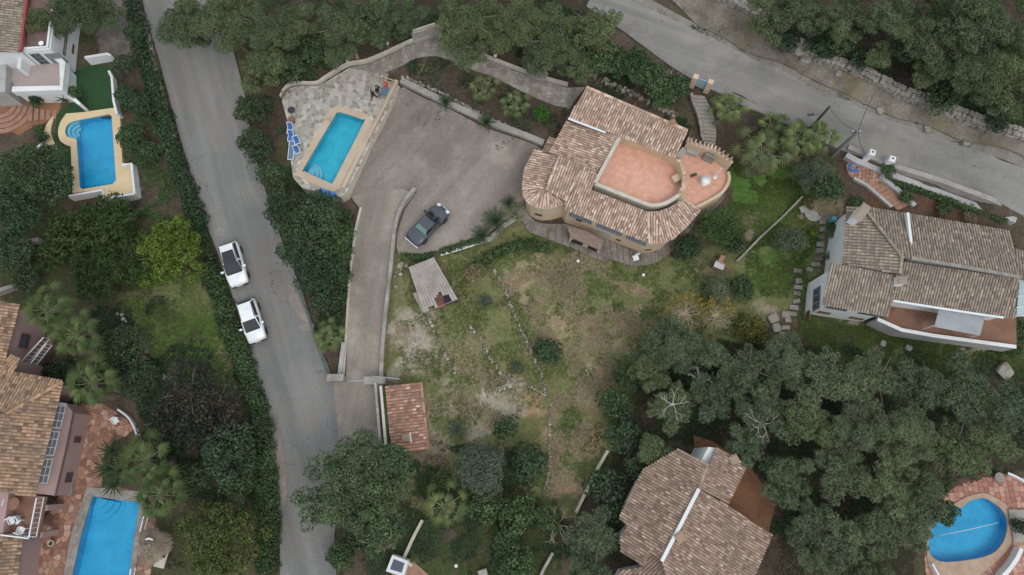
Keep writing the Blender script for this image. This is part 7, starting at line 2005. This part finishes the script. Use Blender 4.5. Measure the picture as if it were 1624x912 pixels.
# broadleaved trees and shrubs
def bush(kind, px, py, r, hc, lab, name='shrub', cat='shrub', sq=1.0, g=None): return tree(kind, px, py, r, hc, lab, name, cat, g, sq, limbs=4)
for a in (
 ('dark',40,262,58,4.5,'dark broad tree left of the upper left pool','dark_tree','tree'),('dark',20,325,50,4,'dark tree at the left edge below the curved steps','dark_tree','tree'),('dark',88,290,34,3.5,'dark shrub between dark tree and pool walls','dark_tree','tree'),('dark',10,395,40,3,'dark shrub at the left edge beside the grey wall'),('dark',40,440,26,2,'low dark shrub left of the upper palm'),
 ('juniper',110,365,52,3,'dark feathery juniper left of the yellow green one','juniper','tree'),('juniper',165,350,52,3,'dark juniper behind the yellow green one','juniper','tree'),('juniper',150,425,56,3,'dark juniper above the left palms','juniper','tree'),('juniper',205,415,46,2.8,'dark juniper touching the lower lawn','juniper','tree'),('juniper',80,400,34,2.5,'dark juniper nearest the grey wall','juniper','tree'),
 ('lime',265,392,60,3.2,'yellow green bushy tree beside the lane','lime_tree','tree'),('lime',235,430,34,2.4,'yellow green lower shrub at the lawn corner'),
 ('dark',195,98,21,2.2,'clipped round dark shrub behind the white gate wall'),('dark',200,148,22,1.6,'dark shrub right of the white garden wall, upper'),('mid',203,212,26,1.8,'leafy shrub touching the upper left pool deck'),('dark',222,160,26,1.6,'dark shrub between white wall and lane hedge'),('mid',230,238,24,1.3,'loose shrub on the bare slope by the lane'),('dark',212,50,20,1.8,'dark shrub by the lane at the top'),
 ('dark',55,158,13,1.2,'round dark shrub in the white planter'),('dark',117,145,13,1.5,'dark shrub at the corner of the white house'),('mid',60,205,12,.6,'small shrub among the curved steps'),('dark',66,218,12,.7,'small dark shrub by the slatted lounger'),
 ('dark',190,545,42,2.5,'dark shrub left of the lower lawn'),('dark',215,600,38,2.2,'dark shrub below the garden steps'),('dark',170,590,30,2,'dark shrub between the palms and the lawn edge'),('dark',95,590,34,1.0,'dark low shrub in the hollow of the pink house'),
 ('maroon',300,620,58,4,'sparse dark maroon tree below the lower lawn','maroon_tree','tree'),('maroon',350,640,46,4,'sparse maroon tree nearest the lane','maroon_tree','tree'),('maroon',265,665,50,4,'sparse maroon tree above the dark green tree','maroon_tree','tree'),('maroon',330,690,46,3.5,'sparse maroon tree lowest of the group','maroon_tree','tree'),
 ('dark',360,722,56,4.5,'dark glossy tree beside the lower lane hedge','dark_tree','tree'),('mid',372,765,34,3,'round green tree above the golden tree','round_tree','tree'),('gold',345,858,72,4.5,'golden green tree at the bottom left of the lane','golden_tree','tree'),('dark',300,760,34,2,'dark shrub right of the lower palms'),('dark',265,700,28,2,'dark shrub behind the patio palm'),
 ('dark',398,170,32,2,'dark shrub right of the lane, topmost'),('dark',402,225,34,2,'dark shrub right of the lane, second'),('dark',425,275,26,1.8,'dark shrub right of the lane, third'),('mid',440,300,20,1.4,'small shrub at the lower terrace corner'),
 ('dark',452,330,42,3.5,'dark tree on the bank between lane and driveway, upper left','dark_tree','tree'),('dark',505,335,46,4,'dark tree on the bank below the villa pool','dark_tree','tree'),('dark',480,385,48,4,'dark tree in the middle of the bank','dark_tree','tree'),('mid',530,380,38,3,'green tree on the bank nearest the driveway','bank_tree','tree'),('dark',505,430,44,3.5,'dark tree low on the bank','dark_tree','tree'),('dark',515,475,30,2.5,'dark shrub low on the bank beside the fence'),('ivy',535,440,24,1.6,'bright shrub beside the driveway kerb'),
 ('carob',555,770,92,6,'big spreading tree over the lane at the bottom','carob_tree','tree'),('carob',620,735,40,5,'spreading tree crown reaching the tiled shed','carob_tree','tree'),('carob',600,830,50,4.5,'lower lobe tree beneath the spreading tree','carob_tree','tree'),
 ('ivy',540,880,30,1.8,'ivy shrub at the bottom right of the lane'),('dark',570,850,30,2,'dark shrub under the spreading tree'),
 ('olive',762,738,50,3.5,'grey green olive tree in the lower garden','olive_tree','tree'),('dark',803,680,26,2,'dark shrub beside the pale clearing'),('dark',838,735,36,2.2,'dark shrub right of the olive tree'),('mid',770,800,36,2,'green shrub above the lower lawn'),('ivy',700,765,26,1.5,'bright green shrub left of the olive tree'),('mid',820,815,36,2,'green shrub at the top corner of the lower lawn'),('ivy',800,860,30,1.6,'green shrub on the right side of the lower lawn'),('mid',820,895,36,2,'green shrub at the bottom edge right of the lower lawn'),('ivy',870,820,28,1.5,'green shrub between lawn and bare tree'),
 ('dark',975,640,32,2.5,'dark shrub on the garden border below the straw'),('dark',990,690,34,2.5,'dark shrub on the border above the boundary wall'),('dark',960,770,36,2.5,'dark shrub right of the boundary wall'),('dark',1000,600,28,2,'dark shrub on the border, topmost'),('dark',975,810,26,2,'dark shrub left of the brown roof'),('dark',1110,580,44,1.8,'dark undergrowth in the gap of the wood'),('dark',1010,740,22,2,'dark shrub touching the brown roof'),
 ('mid',960,85,34,3.5,'green tree left of the hedge on the upper road','roadside_tree','tree'),('mid',1000,95,36,3.2,'green tree in the roadside hedge, middle','roadside_tree','tree'),('mid',1035,118,34,3,'green tree in the roadside hedge, right','roadside_tree','tree'),('ivy',1072,135,27,2.2,'bright shrub next to the blue gate'),('mid',1050,150,24,1.8,'low shrub below the roadside hedge'),
 ('feather',1142,355,38,2.2,'feathery light green shrub right of the villa'),('dark',1090,390,26,1.2,'dark shrub under the villa corner'),('dark',1165,385,22,1.2,'dark shrub below the feathery one'),('olive',1258,378,28,2,'round grey olive in the right garden','olive_tree','tree'),('olive',1295,272,36,2.5,'grey green tree below the grey power pole','grey_tree','tree'),('mid',1315,295,30,2.2,'green shrub above the yard of the white house'),('olive',1140,460,24,1.4,'grey green shrub below the brick hutch'),('mid',1180,455,24,1.2,'green shrub on the slope above the yellow bush'),('gold',1196,520,28,1.6,'yellowish shrub left of the rough steps'),
 ('dark',870,556,27,1.8,'round dark bush beside the long dry wall'),('olive',770,477,13,.7,'small grey lavender bush below the court wall'),('olive',820,584,13,.6,'small grey bush at the foot of the dry wall'),('dry',750,432,18,.8,'dry pale bush right of the lean-to'),('dry',700,425,10,.5,'small dry bush beside the lean-to roof'),('bright',858,178,17,1.2,'bright green citrus bush beside the path'),
 ('mid',1410,268,15,1.0,'clipped shrub beside the right white gate post'),('ivy',1360,322,15,.7,'bright shrub above the white chimney'),('ivy',1440,310,14,.6,'shrub beside the brick steps'),('lime',1292,370,9,.6,'small yellow green shrub by the rough steps'),('mid',1322,362,14,.8,'shrub against the white house wall'),('mid',1325,405,14,.8,'shrub at the white house terrace corner'),
 ('mid',1500,328,16,.7,'shrub in the red bed above the white house, left'),('dry',1540,345,14,.6,'dry shrub in the red bed above the white house'),('mid',1600,395,18,.9,'shrub at the right end of the white house roof'),('mid',1618,525,22,1,'shrub at the right edge beside the terrace'),
 ('dark',1250,60,26,1.5,'dark shrub behind the boulders'),('mid',1310,70,28,1.4,'green shrub behind the long stone wall, left'),('dark',1340,60,30,2,'dark shrub on the wooded slope, left'),('dark',1370,90,22,1.4,'dark shrub on the wooded slope, middle'),('dark',1440,75,28,2.5,'dark shrub on the wooded slope, right'),('dark',1500,150,34,1.6,'dark shrub under the largest clumpy pine'),('dark',1585,190,24,1.2,'dark shrub behind the stone wall at the right'),
 ('dark',455,100,34,2,'dark shrub above the flagstone terrace'),('dark',500,75,30,2,'dark shrub under the pines above the terrace'),('dark',655,103,11,.8,'round dark shrub below the path bend'),('mid',350,300,1,.1,'x'),
 ('dark',1620,835,16,1,'clipped dark shrub at the right edge by the rounded pool'),
):
    if a[5] != 'x': bush(*a)
# hedges
hedge('hedge', [(214,5),(226,50),(236,95),(256,170),(280,245),(300,305),(322,352)], 1.7, 1.5, 'leaf_dark', 'dark hedge along the left side of the lane, upper stretch', seed=1, uneven=.45)
hedge('hedge', [(343,445),(356,480),(370,520),(385,565),(398,610),(412,655)], 2.0, 1.2, 'leaf_ivy', 'bright ivy hedge beside the two white cars', seed=2)
hedge('hedge', [(416,670),(424,720),(428,780),(430,840),(428,900)], 1.9, 1.3, 'leaf_ivy', 'green hedge along the lower left side of the lane', seed=3)
hedge('hedge', [(318,350),(330,395),(342,435)], 1.1, 1.1, 'leaf_dark', 'short dark hedge behind the upper white car', seed=4)
hedge('hedge', [(553,345),(550,400),(545,450),(538,500)], 1.1, 1.2, 'leaf_ivy', 'green hedge along the left side of the driveway', seed=5)
hedge('hedge', [(640,407),(668,410),(690,404)], .7, .5, 'leaf_ivy', 'low green border under the parking court', seed=6, l=.14, w=.1)
hedge('hedge', [(702,399),(730,391),(760,381)], .7, .45, 'leaf_ivy', 'low green border on top of the white capped wall', seed=7, l=.14, w=.1)
hedge('hedge', [(760,420),(790,400),(830,388),(870,395)], 1.2, .5, 'leaf_ivy', 'low weeds below the slab walk of the villa, left', seed=8, l=.16, w=.1, cover=1.0, cat='shrub', uneven=.5)
hedge('hedge', [(1412,288),(1470,308),(1530,328),(1590,352)], .6, .5, 'leaf_ivy', 'thin green border along the roadside wall', seed=9, l=.14, w=.1)
hedge('hedge', [(1190,92),(1235,125),(1290,140)], .1, .05, 'leaf_dry', 'dry grass tuft line on the verge', seed=10, l=.12, w=.04) if False else None
# palms
for i, a in enumerate((
 (766,142,24,1.2,'pale fan palm in the planted strip, left of two','frond_blue',20,0),(815,167,26,1.4,'pale fan palm in the planted strip, right of two','frond_blue',22,0),(669,108,10,.4,'tiny fan palm below the path bend','frond_blue',12,0),
 (1153,172,29,2.0,'fan palm right of the stone stairs','frond_green',24,3),(1222,200,25,1.5,'fan palm half hidden behind the grey palm','frond_green',20,3),(1207,243,42,3.0,'large grey green fan palm with brown skirt','frond_blue',28,12),(1262,222,36,3.2,'fan palm between the grey palm and the power pole','frond_green',28,8),(1297,218,30,3.0,'fan palm under the left power pole','frond_green',24,6),
 (521,535,28,2.2,'fan palm beside the lane above the gate','frond_green',26,2),(704,803,36,3.0,'fan palm on the lower lawn with thin fronds','frond_green',20,5),
 (76,492,38,6,'fan palm nearest the upper pink house wall','frond_dark',26,4),(122,530,40,5.5,'fan palm left of the garden steps','frond_dark',26,4),(148,608,42,5,'fan palm over the end of the terracotta patio','frond_dark',28,4),(232,730,42,4.5,'fan palm above the bright blue pool','frond_dark',28,5),(256,785,40,4.5,'fan palm overhanging the corner of the bright blue pool','frond_dark',28,5),
 (818,336,15,.9,'small yellowish fan palm at the villa corner','frond_green',14,1),
)): palm(*a, seed=i*7)
for i, a in enumerate((('cycad',707,163,13,.5,'cycad on the court edge, left of two'),('cycad',772,195,15,.6,'cycad on the court edge, right of two'),('cycad',807,322,12,.9,'cycad nearest the rounded villa corner'),('cycad',787,352,20,.7,'wide cycad on the court wall, middle'),('cycad',764,375,16,.6,'cycad on the court wall, lowest'),('agave',724,681,15,.2,'blue green agave in the clearing'),
 ('yucca',178,715,18,1.2,'dark yucca beside the patio, top'),('yucca',172,742,20,1.2,'dark yucca beside the patio, left'),('yucca',192,745,20,1.4,'dark yucca beside the patio, right'),('yucca',182,768,18,1.0,'dark yucca nearest the bright blue pool'),('yucca',102,158,11,.6,'small spiky plant at the white house corner'),('agave',1110,238,8,.2,'small agave beside the terrace wall') )):
    rosette(*a, n=26 if a[0] == 'cycad' else 22, seed=i)
# bare trees
bare_tree(660, 545, 34, 2.2, 'pale leafless tree beside the driveway wall', seed=1, nb=8)
bare_tree(885, 832, 40, 2.4, 'grey leafless tree with a yellow heart at the bottom', 'bark_straw', seed=2, nb=10)
bare_tree(1085, 497, 38, 2.2, 'straw coloured bush with yellow tips, left half', 'bark_straw', seed=3, leaves='leaf_yellow', name='flowering_bush', nb=34, depth=4)
bare_tree(1135, 500, 34, 2.0, 'straw coloured bush with yellow tips, right half', 'bark_straw', seed=4, leaves='leaf_yellow', name='flowering_bush', nb=34, depth=4)
bare_tree(1070, 640, 30, 12.0, 'pale dead branches sticking out of the left pines', seed=5, nb=5, spread=2.2)
bare_tree(1112, 600, 24, 11.0, 'pale dead branch at the dark gap of the wood', seed=6, nb=4, spread=2.2)
bare_tree(1215, 672, 34, 13.0, 'pale dead branches in the middle of the wood', seed=7, nb=5, spread=2.2)
bare_tree(1065, 130, 24, 2.0, 'grey leafless shrub beside the blue gate', seed=8, nb=8)
# low growth
tufts('grass', 'weedy green grass of the central garden', 'grass', [([(630,400),(830,360),(1010,425),(1140,410),(1190,540),(1040,570),(990,690),(900,830),(860,800),(870,640),(700,690),(620,560)], 1.0)], 20000, 'grass_green', (.07,.2), test=.45, seed=1)
tufts('straw', 'dry straw in the upper middle garden', 'dry grass', [([(790,420),(900,400),(1010,440),(1070,500),(1000,560),(960,650),(900,650),(870,560),(830,520)], .7), ([(880,640),(960,640),(920,790),(868,780)], .15), ([(610,500),(700,490),(830,620),(760,700),(640,690)], .15)], 16000, 'grass_straw', (.1,.24), spread=1.1, test=.48, seed=2)
tufts('lawn_grass', 'green lawn between villa palms and white house', 'grass', [([(1160,250),(1335,270),(1290,310),(1210,390),(1165,330)], .6), ([(1180,395),(1260,330),(1300,380),(1280,470),(1190,470)], .4)], 12000, 'grass_green', (.08,.2), test=.3, seed=3)
tufts('lawn_grass', 'lower lawn between the junipers and the lane hedge', 'grass', [([(195,470),(345,440),(390,590),(350,630),(250,590)], 1.0)], 9000, 'grass_green', (.06,.15), test=.3, seed=4)
tufts('lawn_grass', 'dull lower lawn at the bottom edge', 'grass', [([(650,870),(700,800),(850,800),(880,930),(660,930)], 1.0)], 7000, 'grass_green', (.06,.15), test=.35, seed=5)
tufts('bank_grass', 'rough grass under the white house wall', 'grass', [([(1260,500),(1624,550),(1624,600),(1300,580)], 1.0)], 9000, 'grass_green', (.1,.28), test=.35, seed=6)
tufts('verge_weeds', 'dry weeds on the verge above the upper road', 'dry grass', [([(1040,-10),(1110,32),(1218,80),(1368,153),(1540,216),(1640,250),(1640,225),(1451,150),(1300,90),(1150,0)], 1.0)], 8000, 'grass_straw', (.1,.3), test=.45, seed=7)
tufts('verge_weeds', 'green weeds on the verge above the upper road', 'grass', [([(1040,-10),(1218,75),(1368,150),(1540,210),(1640,245),(1640,215),(1451,140),(1300,80),(1150,-5)], 1.0)], 9000, 'leaf_mid', (.12,.35), test=.46, seed=8)
for i, (lab, poly, n) in enumerate((('undergrowth on the wooded slope above the stone wall', [(1180,-20),(1640,-20),(1640,230),(1400,120),(1240,50)], 16000), ('undergrowth beneath the pines above the path', [(380,0),(930,0),(930,110),(720,50),(560,100),(450,130),(400,130)], 14000), ('undergrowth beneath the right-hand wood', [(1000,540),(1640,560),(1640,760),(1430,912),(1230,912),(1230,760),(1040,700)], 16000), ('undergrowth left of the lane', [(190,100),(230,100),(330,350),(200,340),(190,200)], 6000), ('undergrowth in the lower left garden', [(150,450),(240,480),(400,620),(430,900),(260,900),(240,650),(150,640)], 9000), ('undergrowth at the bottom around the olive', [(650,730),(760,700),(830,700),(852,760),(872,815),(980,830),(980,912),(540,912),(560,800)], 10000), ('undergrowth on the bank between lane and driveway', [(400,150),(450,250),(560,320),(545,560),(505,520),(420,300)], 8000), ('planted strip above the parking court', [(640,95),(720,100),(905,175),(860,230),(650,125)], 1400), ('undergrowth on the slope behind the villa', [(920,110),(1060,110),(1110,230),(1080,205),(930,140)], 1800))):
    tufts('undergrowth', lab, 'undergrowth', [(poly, 1.0)], n, 'leaf_dark' if i % 3 else 'leaf_mid', (.12,.4), test=.47, seed=20+i)
    tufts('leaf_litter', lab.replace('undergrowth', 'fallen leaf litter').replace('planted strip', 'fallen leaves in the planted strip'), 'leaf litter', [(poly, 1.0)], n//2, 'leaf_litter', (.1,.22), spread=1.4, test=.3, seed=40+i)
for lab, poly in (('fallen leaves along the left edge of the lane', [(226,20),(240,20),(330,345),(386,515),(440,740),(446,900),(456,900),(450,740),(394,515),(344,352),(262,130)]), ('fallen leaves along the right edge of the lane', [(380,120),(386,120),(412,260),(455,390),(490,470),(528,595),(518,595),(478,480),(440,390),(400,270)]), ('leaves washed along the upper road edges', [(1003,0),(1110,50),(1368,171),(1540,234),(1624,264),(1624,272),(1540,243),(1368,180),(1110,58),(1010,10)]), ('leaf scraps scattered over the parking court edge', [(640,140),(707,170),(850,228),(850,240),(707,182),(640,150)])):
    tufts('leaf_litter', lab, 'leaf litter', [(poly, 1.0)], 1600, 'leaf_litter', (.04,.12), spread=1.5, test=.45, seed=len(lab), dz=.085, blades=2, sharp=.3)
build_ground()
print('TRIS', sum(sum(len(p.vertices)-2 for p in m.polygons) for m in bpy.data.meshes if m.users))
# closing check of the labels: one label, one thing
for _l, _os in LABELS.items():
    if len(_os) > 1: print('LABEL SHARED', _l, len(_os))
